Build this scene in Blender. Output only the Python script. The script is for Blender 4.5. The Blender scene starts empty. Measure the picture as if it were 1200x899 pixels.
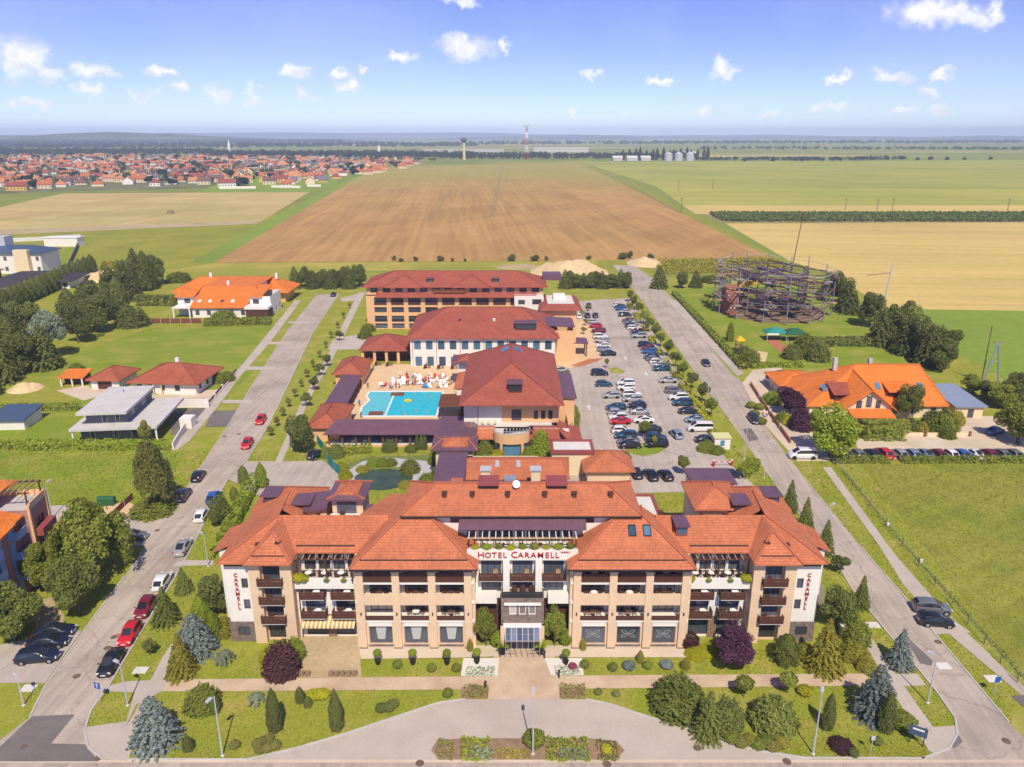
import bpy, bmesh, math, random
import numpy as np
from mathutils import Vector, Matrix
PI = math.pi
R = math.radians
rnd = random.Random(7)
sc = bpy.context.scene
COL = sc.collection

# ------------------------------------------------------------------ camera
F = 890.0; H = 57.0; CX = 600.0; CY = 449.5
PITCH = math.atan((CY - 158.0) / F)
cam_data = bpy.data.cameras.new('camera')
cam = bpy.data.objects.new('camera', cam_data); COL.objects.link(cam)
cam.location = (0, 0, H)
cam.rotation_euler = (PI / 2 - PITCH, 0, 0)
cam_data.sensor_fit = 'HORIZONTAL'
cam_data.angle = 2 * math.atan(600.0 / F)
cam_data.clip_start = 0.5; cam_data.clip_end = 60000
sc.camera = cam

def G(x, y, z=0.0):
    """ground (or height z) point seen at photograph pixel x, y"""
    u = (x - CX) / F; v = (CY - y) / F
    dy = math.cos(PITCH) + v * math.sin(PITCH); dz = -math.sin(PITCH) + v * math.cos(PITCH)
    t = (z - H) / dz
    return (u * t, dy * t)
def GP(pts, z=0.0):
    return [G(x, y, z) for x, y in pts]
def ray_az_el(x, y):
    u = (x - CX) / F; v = (CY - y) / F
    dy = math.cos(PITCH) + v * math.sin(PITCH); dz = -math.sin(PITCH) + v * math.cos(PITCH)
    return math.atan2(u, dy), math.atan2(dz, math.hypot(u, dy))

# ------------------------------------------------------------------ sun, sky
SUN_EL = R(51.0)
SUN_DIR = Vector((0.155, -0.988, 0)).normalized()          # horizontal direction towards the sun
sun_data = bpy.data.lights.new('sun', 'SUN')
sun_data.energy = 4.1; sun_data.angle = R(0.55); sun_data.color = (1.0, 0.885, 0.70)
sun = bpy.data.objects.new('sun', sun_data); COL.objects.link(sun)
sun.location = (60, -200, 300)
to_sun = Vector((SUN_DIR.x * math.cos(SUN_EL), SUN_DIR.y * math.cos(SUN_EL), math.sin(SUN_EL)))
sun.rotation_euler = (-to_sun).to_track_quat('-Z', 'Y').to_euler()

world = bpy.data.worlds.new('World'); sc.world = world; world.use_nodes = True
nt = world.node_tree; nt.nodes.clear()
def wn(t, **k):
    n = nt.nodes.new(t)
    for a, b in k.items(): setattr(n, a, b)
    return n
out = wn('ShaderNodeOutputWorld'); bg = wn('ShaderNodeBackground')
SKY_STRENGTH = 0.15
bg.inputs['Strength'].default_value = SKY_STRENGTH
sky = wn('ShaderNodeTexSky', sky_type='NISHITA', sun_disc=False)
sky.sun_elevation = SUN_EL
sky.sun_rotation = math.atan2(SUN_DIR.x, SUN_DIR.y)
sky.altitude = 1500; sky.air_density = 0.8; sky.dust_density = 0.5; sky.ozone_density = 5.0
hsv = wn('ShaderNodeHueSaturation'); hsv.inputs['Hue'].default_value = 0.532; hsv.inputs['Saturation'].default_value = 1.06; hsv.inputs['Value'].default_value = 0.86
nt.links.new(sky.outputs[0], hsv.inputs['Color'])
tc = wn('ShaderNodeTexCoord')
sep = wn('ShaderNodeSeparateXYZ'); nt.links.new(tc.outputs['Generated'], sep.inputs[0])
az = wn('ShaderNodeMath', operation='ARCTAN2'); nt.links.new(sep.outputs[0], az.inputs[0]); nt.links.new(sep.outputs[1], az.inputs[1])
el = wn('ShaderNodeMath', operation='ARCSINE'); nt.links.new(sep.outputs[2], el.inputs[0])
comb = wn('ShaderNodeCombineXYZ'); nt.links.new(az.outputs[0], comb.inputs[0]); nt.links.new(el.outputs[0], comb.inputs[1])
def cloud_noise(scale, detail, rough, vec):
    n = wn('ShaderNodeTexNoise'); n.inputs['Scale'].default_value = scale; n.inputs['Detail'].default_value = detail; n.inputs['Roughness'].default_value = rough
    nt.links.new(vec, n.inputs['Vector']); return n
nz = cloud_noise(34, 7, 0.62, comb.outputs[0])
sub = wn('ShaderNodeVectorMath', operation='SUBTRACT'); nt.links.new(nz.outputs['Color'], sub.inputs[0]); sub.inputs[1].default_value = (0.5, 0.5, 0.5)
dist = wn('ShaderNodeVectorMath', operation='MULTIPLY_ADD'); nt.links.new(sub.outputs[0], dist.inputs[0]); dist.inputs[1].default_value = (0.072, 0.046, 0); nt.links.new(comb.outputs[0], dist.inputs[2])
# cumulus: photograph pixel, half width, half height
CLOUDS = [(545, 53, 38, 15), (532, 0, 30, 6), (471, 63, 22, 6), (347, 86, 22, 8), (28, 70, 26, 22), (60, 88, 16, 8), (108, 80, 22, 9), (105, 106, 24, 13), (193, 86, 22, 6),
          (258, 108, 20, 14), (300, 114, 18, 12), (170, 112, 20, 10), (355, 113, 19, 12), (410, 105, 20, 14), (395, 87, 14, 6), (425, 83, 6, 6), (1085, 14, 36, 16), (1115, 20, 40, 12), (1163, 15, 14, 11),
          (844, 80, 16, 12), (690, 91, 12, 7), (775, 92, 17, 5), (978, 91, 15, 6), (1045, 91, 19, 6), (1104, 88, 12, 5), (1085, 108, 18, 10), (825, 131, 22, 10), (970, 127, 26, 8), (1000, 125, 16, 6), (1105, 127, 14, 7), (740, 134, 14, 5), (670, 133, 10, 5), (1060, 131, 20, 5), (900, 134, 16, 5), (590, 52, 10, 5), (210, 105, 16, 8), (40, 120, 30, 5)]
# the same kind of fair-weather cumulus all round the rest of the sky
cr = random.Random(3)
dmin = None
def add_cloud(a0, e0, wa, he, thick):
    global dmin
    m = wn('ShaderNodeVectorMath', operation='MULTIPLY_ADD')
    nt.links.new(dist.outputs[0], m.inputs[0]); m.inputs[1].default_value = (1 / wa, 1 / he, 0); m.inputs[2].default_value = (-a0 / wa, -e0 / he, 0)
    l = wn('ShaderNodeVectorMath', operation='LENGTH'); nt.links.new(m.outputs[0], l.inputs[0])
    o = l.outputs['Value']
    ad = wn('ShaderNodeMath', operation='ADD'); nt.links.new(o, ad.inputs[0]); ad.inputs[1].default_value = thick; o = ad.outputs[0]
    if dmin is None: dmin = o
    else:
        mn = wn('ShaderNodeMath', operation='MINIMUM'); nt.links.new(dmin, mn.inputs[0]); nt.links.new(o, mn.inputs[1]); dmin = mn.outputs[0]
for (px, py, w, h) in CLOUDS:
    a0, e0 = ray_az_el(px, py)
    add_cloud(a0, e0, w / F * .96, h / F * 1.08, -0.14 if py < 100 else 0.04)
for k in range(26):
    a0 = cr.uniform(0.75, 2 * PI - 0.75); e0 = 0.03 + abs(cr.gauss(0, 0.12)) + (0.01)
    a0 = a0 - 2 * PI if a0 > PI else a0
    w = cr.uniform(14, 40) / F; add_cloud(a0, e0, w, w * cr.uniform(.3, .55), 0.0)
mr = wn('ShaderNodeMapRange', interpolation_type='SMOOTHSTEP'); nt.links.new(dmin, mr.inputs[0])
mr.inputs[1].default_value = 1.0; mr.inputs[2].default_value = 0.08; mr.inputs[3].default_value = 0.0; mr.inputs[4].default_value = 0.93
shn = cloud_noise(46, 5, 0.6, dist.outputs[0])
shm = wn('ShaderNodeMapRange'); nt.links.new(shn.outputs[0], shm.inputs[0]); shm.inputs[1].default_value = 0.35; shm.inputs[2].default_value = 0.62
ccol = wn('ShaderNodeMix', data_type='RGBA'); nt.links.new(shm.outputs[0], ccol.inputs[0])
ccol.inputs[6].default_value = (4.6, 4.8, 5.6, 1); ccol.inputs[7].default_value = (6.9, 6.75, 6.5, 1)
# thin veil
vn = cloud_noise(3.2, 6, 0.6, comb.outputs[0])
vm = wn('ShaderNodeMapRange'); nt.links.new(vn.outputs[0], vm.inputs[0]); vm.inputs[1].default_value = 0.42; vm.inputs[2].default_value = 0.8; vm.inputs[3].default_value = 0.0; vm.inputs[4].default_value = 0.22
veil = wn('ShaderNodeMix', data_type='RGBA'); nt.links.new(vm.outputs[0], veil.inputs[0]); nt.links.new(hsv.outputs[0], veil.inputs[6]); veil.inputs[7].default_value = (5.2, 5.5, 6.2, 1)
mixc = wn('ShaderNodeMix', data_type='RGBA'); nt.links.new(mr.outputs[0], mixc.inputs[0]); nt.links.new(veil.outputs[2], mixc.inputs[6]); nt.links.new(ccol.outputs[2], mixc.inputs[7])
nt.links.new(mixc.outputs[2], bg.inputs['Color']); nt.links.new(bg.outputs[0], out.inputs['Surface'])
world.cycles.sampling_method = 'MANUAL'; world.cycles.sample_map_resolution = 512

sc.view_settings.view_transform = 'Standard'; sc.view_settings.look = 'None'
sc.view_settings.exposure = 0.24; sc.view_settings.gamma = 1.0; sc.view_settings.use_curve_mapping = False
sc.cycles.max_bounces = 6; sc.cycles.volume_bounces = 2; sc.cycles.transparent_max_bounces = 6
sc.cycles.diffuse_bounces = 3; sc.cycles.glossy_bounces = 2; sc.cycles.transmission_bounces = 4

# ------------------------------------------------------------------ materials
MATS = {}
def new_mat(name):
    m = bpy.data.materials.new(name); m.use_nodes = True
    t = m.node_tree; b = t.nodes['Principled BSDF']
    b.inputs['Specular IOR Level'].default_value = 0.25
    return m, t, b
def c4(c, k=1.0): return (min(1, c[0] * k), min(1, c[1] * k), min(1, c[2] * k), 1)
def mat(name, rgb=(.5, .5, .5), rough=.85, var=.12, scale=1.5, detail=5, bump=0.0, metal=0.0, coord='Object', spec=.25, second=None, bscale=None):
    if name in MATS: return MATS[name]
    m, t, b = new_mat(name)
    L = t.links.new
    if var > 0:
        tcn = t.nodes.new('ShaderNodeTexCoord')
        n = t.nodes.new('ShaderNodeTexNoise'); n.inputs['Scale'].default_value = scale; n.inputs['Detail'].default_value = detail; n.inputs['Roughness'].default_value = .65
        L(tcn.outputs[coord], n.inputs['Vector'])
        r = t.nodes.new('ShaderNodeValToRGB'); L(n.outputs[0], r.inputs[0])
        r.color_ramp.elements[0].position = .3; r.color_ramp.elements[1].position = .7
        r.color_ramp.elements[0].color = c4(rgb, 1 - var); r.color_ramp.elements[1].color = c4(second or rgb, 1 + var if not second else 1)
        L(r.outputs[0], b.inputs['Base Color'])
        if bump:
            n2 = t.nodes.new('ShaderNodeTexNoise'); n2.inputs['Scale'].default_value = bscale or scale * 6; n2.inputs['Detail'].default_value = 4; L(tcn.outputs[coord], n2.inputs['Vector'])
            bp = t.nodes.new('ShaderNodeBump'); bp.inputs['Strength'].default_value = bump; bp.inputs['Distance'].default_value = .1; L(n2.outputs[0], bp.inputs['Height']); L(bp.outputs[0], b.inputs['Normal'])
    else: b.inputs['Base Color'].default_value = c4(rgb)
    b.inputs['Roughness'].default_value = rough; b.inputs['Metallic'].default_value = metal; b.inputs['Specular IOR Level'].default_value = spec
    MATS[name] = m
    return m

def ground_mat(name, cols, scales, fine=(.12, 3.0), bump=.4, stripes=None, rough=.95, cracks=None):
    """cols: 3 colours mixed by two noises; fine = (amount, scale) brightness speckle; stripes = (dir_deg, wavelength, amount)"""
    if name in MATS: return MATS[name]
    m, t, b = new_mat(name); L = t.links.new; N = t.nodes.new
    tcn = N('ShaderNodeTexCoord'); v = tcn.outputs['Object']
    def noise(s, d=5, rg=.6):
        n = N('ShaderNodeTexNoise'); n.inputs['Scale'].default_value = s; n.inputs['Detail'].default_value = d; n.inputs['Roughness'].default_value = rg; L(v, n.inputs['Vector']); return n.outputs[0]
    def rng(o, a, b_, c=0, d=1):
        n = N('ShaderNodeMapRange'); L(o, n.inputs[0]); n.inputs[1].default_value = a; n.inputs[2].default_value = b_; n.inputs[3].default_value = c; n.inputs[4].default_value = d; return n.outputs[0]
    def mix(f, a, b_):
        n = N('ShaderNodeMix'); n.data_type = 'RGBA'; L(f, n.inputs[0])
        for i, x in ((6, a), (7, b_)):
            if isinstance(x, tuple): n.inputs[i].default_value = c4(x)
            else: L(x, n.inputs[i])
        return n.outputs[2]
    c = mix(rng(noise(scales[0]), .38, .62), cols[0], cols[1])
    c = mix(rng(noise(scales[1], 6), .48, .70), c, cols[2])
    fac = rng(noise(fine[1], 6, .75), .25, .75, 1 - fine[0], 1 + fine[0])
    if stripes:
        for (dg, wl, am) in stripes:
            mp = N('ShaderNodeMapping'); mp.inputs['Rotation'].default_value = (0, 0, R(dg)); L(v, mp.inputs[0])
            m2 = N('ShaderNodeMapping'); m2.inputs['Scale'].default_value = (1.6 / wl, .05 / wl, 1); L(mp.outputs[0], m2.inputs[0])
            w = N('ShaderNodeTexNoise'); w.inputs['Scale'].default_value = 1.0; w.inputs['Detail'].default_value = 3; L(m2.outputs[0], w.inputs['Vector'])
            f2 = rng(w.outputs[0], .3, .7, 1 - am, 1 + am)
            mu = N('ShaderNodeMath'); mu.operation = 'MULTIPLY'; L(fac, mu.inputs[0]); L(f2, mu.inputs[1]); fac = mu.outputs[0]
    if cracks:
        nd = N('ShaderNodeTexNoise'); nd.inputs['Scale'].default_value = .5; nd.inputs['Detail'].default_value = 4; L(v, nd.inputs['Vector'])
        wv = N('ShaderNodeVectorMath'); wv.operation = 'MULTIPLY_ADD'; L(nd.outputs['Color'], wv.inputs[0]); wv.inputs[1].default_value = (3, 3, 0); L(v, wv.inputs[2])
        vo = N('ShaderNodeTexVoronoi'); vo.feature = 'DISTANCE_TO_EDGE'; vo.inputs['Scale'].default_value = cracks; L(wv.outputs[0], vo.inputs['Vector'])
        mu = N('ShaderNodeMath'); mu.operation = 'MULTIPLY'; L(fac, mu.inputs[0]); L(rng(vo.outputs['Distance'], .004, .016, .80, 1), mu.inputs[1]); fac = mu.outputs[0]
    vm_ = N('ShaderNodeVectorMath'); vm_.operation = 'SCALE'; L(c, vm_.inputs[0]); L(fac, vm_.inputs['Scale'])
    L(vm_.outputs[0], b.inputs['Base Color']); b.inputs['Roughness'].default_value = rough; b.inputs['Specular IOR Level'].default_value = .1
    if bump:
        bp = N('ShaderNodeBump'); bp.inputs['Strength'].default_value = bump; bp.inputs['Distance'].default_value = .08; L(noise(fine[1] * 2.5, 3), bp.inputs['Height']); L(bp.outputs[0], b.inputs['Normal'])
    MATS[name] = m
    return m

def tile_mat(name, rgb, row=.36, colw=.30, var=.22):
    """roof tiles laid on the UV of the slope (metres)"""
    m, t, b = new_mat(name); L = t.links.new; N = t.nodes.new
    uv = N('ShaderNodeUVMap'); sp = N('ShaderNodeSeparateXYZ'); L(uv.outputs[0], sp.inputs[0])
    def mth(op, a, b_=None, c=None):
        n = N('ShaderNodeMath'); n.operation = op
        for i, x in enumerate((a, b_, c)):
            if x is None: continue
            if isinstance(x, (int, float)): n.inputs[i].default_value = x
            else: L(x, n.inputs[i])
        return n.outputs[0]
    v = mth('DIVIDE', sp.outputs[1], row); u = mth('DIVIDE', sp.outputs[0], colw)
    fv = mth('FRACT', v); fu = mth('FRACT', u)
    cb = N('ShaderNodeCombineXYZ'); L(mth('FLOOR', u), cb.inputs[0]); L(mth('FLOOR', v), cb.inputs[1])
    wnz = N('ShaderNodeTexWhiteNoise'); wnz.noise_dimensions = '2D'; L(cb.outputs[0], wnz.inputs['Vector'])
    tcn = N('ShaderNodeTexCoord'); nz_ = N('ShaderNodeTexNoise'); nz_.inputs['Scale'].default_value = .35; nz_.inputs['Detail'].default_value = 6; nz_.inputs['Roughness'].default_value = .7; L(tcn.outputs['Object'], nz_.inputs['Vector'])
    a = mth('MULTIPLY_ADD', wnz.outputs[0], var, 1 - var * .5)
    n3 = N('ShaderNodeTexNoise'); n3.inputs['Scale'].default_value = 2.6; n3.inputs['Detail'].default_value = 5; L(tcn.outputs['Object'], n3.inputs['Vector'])
    a = mth('MULTIPLY', a, mth('MULTIPLY_ADD', nz_.outputs[0], .8, .60)); a = mth('MULTIPLY', a, mth('MULTIPLY_ADD', n3.outputs[0], .5, .75))
    edge = mth('LESS_THAN', fv, .14)
    a = mth('MULTIPLY', a, mth('MULTIPLY_ADD', edge, -.30, 1.0))
    sc_ = N('ShaderNodeVectorMath'); sc_.operation = 'SCALE'; sc_.inputs[0].default_value = rgb; L(a, sc_.inputs['Scale'])
    L(sc_.outputs[0], b.inputs['Base Color']); b.inputs['Roughness'].default_value = .75
    hgt = mth('ADD', mth('SUBTRACT', 1.0, fv), mth('MULTIPLY', mth('SINE', mth('MULTIPLY', fu, 2 * PI)), .4))
    bp = N('ShaderNodeBump'); bp.inputs['Strength'].default_value = .55; bp.inputs['Distance'].default_value = .05; L(hgt, bp.inputs['Height']); L(bp.outputs[0], b.inputs['Normal'])
    MATS[name] = m
    return m

def leaf_mat(name, rgb, var=.35, trans=.45):
    m, t, b = new_mat(name); L = t.links.new; N = t.nodes.new
    g = N('ShaderNodeNewGeometry'); oi = N('ShaderNodeObjectInfo')
    r1 = N('ShaderNodeMapRange'); L(g.outputs['Random Per Island'], r1.inputs[0]); r1.inputs[3].default_value = 1 - var; r1.inputs[4].default_value = 1 + var
    r2 = N('ShaderNodeMapRange'); L(oi.outputs['Random'], r2.inputs[0]); r2.inputs[3].default_value = .82; r2.inputs[4].default_value = 1.2
    mu = N('ShaderNodeMath'); mu.operation = 'MULTIPLY'; L(r1.outputs[0], mu.inputs[0]); L(r2.outputs[0], mu.inputs[1])
    hs = N('ShaderNodeHueSaturation'); hs.inputs['Color'].default_value = c4(rgb); L(mu.outputs[0], hs.inputs['Value'])
    h2 = N('ShaderNodeMapRange'); L(g.outputs['Random Per Island'], h2.inputs[0]); h2.inputs[3].default_value = .485; h2.inputs[4].default_value = .51; L(h2.outputs[0], hs.inputs['Hue'])
    L(hs.outputs[0], b.inputs['Base Color']); b.inputs['Roughness'].default_value = .7; b.inputs['Specular IOR Level'].default_value = .15
    tr = N('ShaderNodeBsdfTranslucent'); L(hs.outputs[0], tr.inputs[0])
    mx = N('ShaderNodeMixShader'); mx.inputs[0].default_value = trans; L(b.outputs[0], mx.inputs[1]); L(tr.outputs[0], mx.inputs[2])
    L(mx.outputs[0], t.nodes['Material Output'].inputs[0])
    MATS[name] = m
    return m

def glass_mat(name, rgb, rough=.06, spec=.6):
    m, t, b = new_mat(name); N = t.nodes.new; L = t.links.new
    oi = N('ShaderNodeObjectInfo'); r2 = N('ShaderNodeMapRange'); L(oi.outputs['Random'], r2.inputs[0]); r2.inputs[3].default_value = .5; r2.inputs[4].default_value = 1.7
    sc_ = N('ShaderNodeVectorMath'); sc_.operation = 'SCALE'; sc_.inputs[0].default_value = rgb; L(r2.outputs[0], sc_.inputs['Scale']); L(sc_.outputs[0], b.inputs['Base Color'])
    b.inputs['Roughness'].default_value = rough; b.inputs['Specular IOR Level'].default_value = spec
    MATS[name] = m; return m

def paint_mat(name, rgb, metal=.0):
    m, t, b = new_mat(name)
    b.inputs['Base Color'].default_value = c4(rgb); b.inputs['Roughness'].default_value = .35; b.inputs['Metallic'].default_value = metal
    b.inputs['Coat Weight'].default_value = .6; b.inputs['Coat Roughness'].default_value = .08; b.inputs['Specular IOR Level'].default_value = .4
    MATS[name] = m; return m

tile_mat('tile_orange', (.50, .165, .078), var=.17); tile_mat('tile_red', (.35, .095, .065), var=.17); tile_mat('tile_bright', (.72, .20, .035), var=.14); tile_mat('tile_brick', (.38, .11, .06)); tile_mat('tile_dark', (.06, .055, .07))
mat('render_beige', (.70, .525, .365), var=.09, scale=.5, bump=.05); mat('render_white', (.78, .75, .70), var=.06, scale=.5, bump=.04); mat('render_cream', (.74, .62, .42), var=.06, scale=.6)
mat('render_apricot', (.74, .45, .24), var=.05, scale=.6); mat('render_rose', (.42, .24, .19), var=.08); mat('render_blue', (.30, .42, .62), var=.06); mat('render_yellow', (.70, .45, .12), var=.06)
mat('wood_brown', (.10, .042, .03), var=.3, scale=3, rough=.7); mat('wood_red', (.20, .07, .04), var=.25, scale=3); mat('wood_light', (.42, .28, .15), var=.25, scale=2)
mat('metal_roof', (.145, .075, .105), var=.15, scale=.8, rough=.45, spec=.5); mat('copper_box', (.30, .075, .075), var=.12, rough=.5)
mat('stone_dark', (.20, .155, .135), var=.35, scale=2.2, detail=2, bump=.3); mat('stone_brown', (.25, .17, .11), var=.3, scale=2.5)
mat('grey_slate', (.15, .16, .20), var=.06); mat('concrete', (.50, .48, .46), var=.12, scale=.7, bump=.1); mat('concrete_light', (.66, .64, .60), var=.08, scale=.5)
mat('white_paint', (.80, .79, .77), var=.03, rough=.5); mat('dark_metal', (.035, .035, .04), var=.1, rough=.45); mat('steel', (.45, .46, .50), var=.1, rough=.35, metal=.6); mat('galvanised', (.48, .50, .55), var=.06, rough=.5)
mat('black_plastic', (.02, .02, .022), var=.1, rough=.6); mat('tyre', (.018, .018, .02), var=.1); mat('green_plastic', (.03, .12, .06), var=.1, rough=.4); mat('blue_sign', (.02, .10, .42), var=.03, rough=.4)
mat('red_paint', (.42, .02, .03), var=.05, rough=.4); mat('sign_red', (.40, .015, .03), var=.04, rough=.5); mat('teal_fabric', (.03, .25, .22), var=.1); mat('blue_metal', (.24, .30, .40), var=.08, rough=.4)
mat('bark', (.13, .10, .075), var=.35, scale=3, bump=.5); mat('bark_pale', (.55, .52, .45), var=.25, scale=2)
mat('cloth_white', (.82, .81, .79), var=.03); mat('cloth_red', (.5, .06, .06), var=.06); mat('cloth_blue', (.05, .25, .55), var=.06); mat('cloth_yellow', (.75, .55, .04), var=.05)
mat('skin', (.55, .30, .20), var=.06, rough=.6); mat('sand', (.66, .50, .27), var=.18, scale=.5, bump=.5); mat('soil', (.28, .19, .12), var=.25, scale=1.2, bump=.4); mat('gravel', (.46, .47, .50), var=.22, scale=5, bump=.4)
mat('timber_grey', (.30, .26, .24), var=.2, scale=2); mat('terracotta', (.45, .17, .08), var=.1); mat('light_lens', (.75, .72, .66), var=0, rough=.15, spec=.5); mat('tail_lens', (.35, .01, .01), var=0, rough=.2, spec=.5); mat('plate', (.75, .75, .72), var=0)
mat('purple_mat', (.10, .06, .11), var=.3, scale=1.0); mat('rope_brown', (.16, .09, .07), var=.2); mat('yellow_paint', (.70, .42, .03), var=.08)
mat('cloth_grey', (.45, .47, .47), var=.05)
mat('ridge_red', (.27, .08, .055), var=.15, scale=2); mat('ridge_bright', (.55, .17, .05), var=.1)
mat('flat_grey', (.56, .54, .52), var=.1, scale=.4); mat('mast_grey', (.25, .22, .28), var=.1)
mat('slate_blue', (.06, .10, .17), var=.12, rough=.4); mat('white_gravel', (.70, .67, .62), var=.12, scale=5, bump=.3); mat('leafless_lime', (.62, .62, .30), var=.05); mat('tile_brick_plain', (.36, .14, .09), var=.2, scale=3)
glass_mat('sky_glass', (.11, .13, .18), .05, .8); glass_mat('window_glass', (.07, .085, .115)); glass_mat('car_glass', (.02, .024, .03), .05); glass_mat('blue_glass', (.06, .15, .25)); glass_mat('curtain_glass', (.30, .28, .26), .12)
leaf_mat('leaf_mid', (0.29, 0.33, 0.06)); leaf_mat('leaf_dark', (0.215, 0.245, 0.07)); leaf_mat('leaf_bright', (0.33, 0.41, 0.045)); leaf_mat('leaf_lime', (0.506, 0.506, 0.033)); leaf_mat('leaf_olive', (0.32, 0.32, 0.09)); leaf_mat('leaf_blue', (0.29, 0.35, 0.33)); leaf_mat('leaf_conifer', (0.25, 0.29, 0.07)); leaf_mat('leaf_golden', (0.4, 0.37, 0.06)); leaf_mat('leaf_purple', (0.13, 0.055, 0.1)); leaf_mat('leaf_silver', (0.36, 0.42, 0.29)); leaf_mat('leaf_corn', (0.15, 0.19, 0.06)); leaf_mat('leaf_far', (0.045, 0.075, 0.045)); leaf_mat('leaf_plum', (0.13, 0.06, 0.065))
leaf_mat('grass_blade', (.33, .36, .045), .4); leaf_mat('flower_pink', (0.5, 0.12, 0.2)); leaf_mat('flower_white', (0.8, 0.78, 0.75))

# ------------------------------------------------------------------ mesh builder
class MB:
    def __init__(s): s.v = []; s.f = []; s.uv = None; s.mi = None
    def quad(s, a, b, c, d): n = len(s.v); s.v += [a, b, c, d]; s.f.append((n, n + 1, n + 2, n + 3)); return s
    def poly(s, pts): n = len(s.v); s.v += list(pts); s.f.append(tuple(range(n, n + len(pts)))); return s
    def box(s, x0, x1, y0, y1, z0, z1):
        n = len(s.v); s.v += [(x0, y0, z0), (x1, y0, z0), (x1, y1, z0), (x0, y1, z0), (x0, y0, z1), (x1, y0, z1), (x1, y1, z1), (x0, y1, z1)]
        s.f += [tuple(n + i for i in q) for q in ((0, 3, 2, 1), (4, 5, 6, 7), (0, 1, 5, 4), (1, 2, 6, 5), (2, 3, 7, 6), (3, 0, 4, 7))]; return s
    def prism(s, pts, z0, z1):
        if sum(pts[i - 1][0] * pts[i][1] - pts[i][0] * pts[i - 1][1] for i in range(len(pts))) < 0: pts = pts[::-1]
        n = len(s.v); k = len(pts)
        s.v += [(p[0], p[1], z0) for p in pts] + [(p[0], p[1], z1) for p in pts]
        s.f.append(tuple(n + i for i in range(k - 1, -1, -1))); s.f.append(tuple(n + k + i for i in range(k)))
        for i in range(k): j = (i + 1) % k; s.f.append((n + i, n + j, n + k + j, n + k + i))
        return s
    def bar(s, a, b, w, h=None):
        """square bar from a to b"""
        a = Vector(a); b = Vector(b); h = h or w; d = (b - a).normalized()
        up = Vector((0, 0, 1)) if abs(d.z) < .95 else Vector((0, 1, 0))
        sx = d.cross(up).normalized() * w / 2; sz = sx.cross(d).normalized() * h / 2
        n = len(s.v)
        for p in (a, b): s.v += [tuple(p - sx - sz), tuple(p + sx - sz), tuple(p + sx + sz), tuple(p - sx + sz)]
        s.f += [tuple(n + i for i in q) for q in ((0, 3, 2, 1), (4, 5, 6, 7), (0, 1, 5, 4), (1, 2, 6, 5), (2, 3, 7, 6), (3, 0, 4, 7))]; return s
    def cyl(s, a, b, r0, r1=None, k=8, cap=True):
        a = Vector(a); b = Vector(b); r1 = r0 if r1 is None else r1; d = (b - a).normalized()
        up = Vector((0, 0, 1)) if abs(d.z) < .95 else Vector((1, 0, 0))
        e1 = d.cross(up).normalized(); e2 = d.cross(e1).normalized(); n = len(s.v)
        for p, r in ((a, r0), (b, r1)):
            for i in range(k): t = 2 * PI * i / k; s.v.append(tuple(p + e1 * r * math.cos(t) + e2 * r * math.sin(t)))
        for i in range(k): j = (i + 1) % k; s.f.append((n + i, n + k + i, n + k + j, n + j))
        if cap: s.f.append(tuple(n + i for i in range(k))); s.f.append(tuple(n + k + i for i in range(k - 1, -1, -1)))
        return s
    def lathe(s, prof, k=12, c=(0, 0)):
        n = len(s.v)
        for (r, z) in prof:
            for i in range(k): t = 2 * PI * i / k; s.v.append((c[0] + r * math.cos(t), c[1] + r * math.sin(t), z))
        for a in range(len(prof) - 1):
            for i in range(k): j = (i + 1) % k; s.f.append((n + a * k + i, n + a * k + j, n + a * k + k + j, n + a * k + k + i))
        return s
    def ball(s, c, r, k=8, sq=1.0):
        pr = [(r * math.sin(PI * i / k), c[2] - r * sq * math.cos(PI * i / k)) for i in range(k + 1)]
        pr[0] = (.001, pr[0][1]); pr[-1] = (.001, pr[-1][1]); return s.lathe(pr, k + 2, c[:2])
    def mesh(s, name):
        me = bpy.data.meshes.new(name); me.from_pydata(s.v, [], s.f); me.update()
        if s.uv:
            l = me.uv_layers.new(name='UVMap'); flat = [x for f in s.uv for p in f for x in p]; l.data.foreach_set('uv', flat)
        return me
    def build(s, name, m, parent=None, smooth=False):
        return obj(name, s.mesh(name), m, parent, smooth)
KIDS = {}
def obj(name, me, m, parent=None, smooth=False):
    o = bpy.data.objects.new(name, me); COL.objects.link(o)
    if m is not None and not me.materials: me.materials.append(MATS[m] if isinstance(m, str) else m)
    elif m is not None:
        o.material_slots[0].link = 'OBJECT'; o.material_slots[0].material = MATS[m] if isinstance(m, str) else m
    if smooth: me.polygons.foreach_set('use_smooth', [True] * len(me.polygons))
    if parent is not None: o.parent = parent; KIDS.setdefault(parent.name, []).append(o)
    return o
def tag(o, label=None, cat=None, group=None, kind=None):
    for k, v in (('label', label), ('category', cat), ('group', group), ('kind', kind)):
        if v: o[k] = v
    return o
def thing(name, label, cat, loc=(0, 0, 0), rz=0, group=None):
    o = bpy.data.objects.new(name, None); COL.objects.link(o); o.location = (loc[0], loc[1], loc[2] if len(loc) > 2 else 0); o.rotation_euler = (0, 0, rz)
    o.empty_display_size = .3
    return tag(o, label, cat, group)
def structure(name, mb, m): return tag(mb.build(name, m), kind='structure')
def copy_tree(o, parent=None):
    c = o.copy(); COL.objects.link(c); c.parent = parent
    if parent is not None: KIDS.setdefault(parent.name, []).append(c)
    for ch in list(KIDS.get(o.name, ())): copy_tree(ch, c)
    return c

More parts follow.
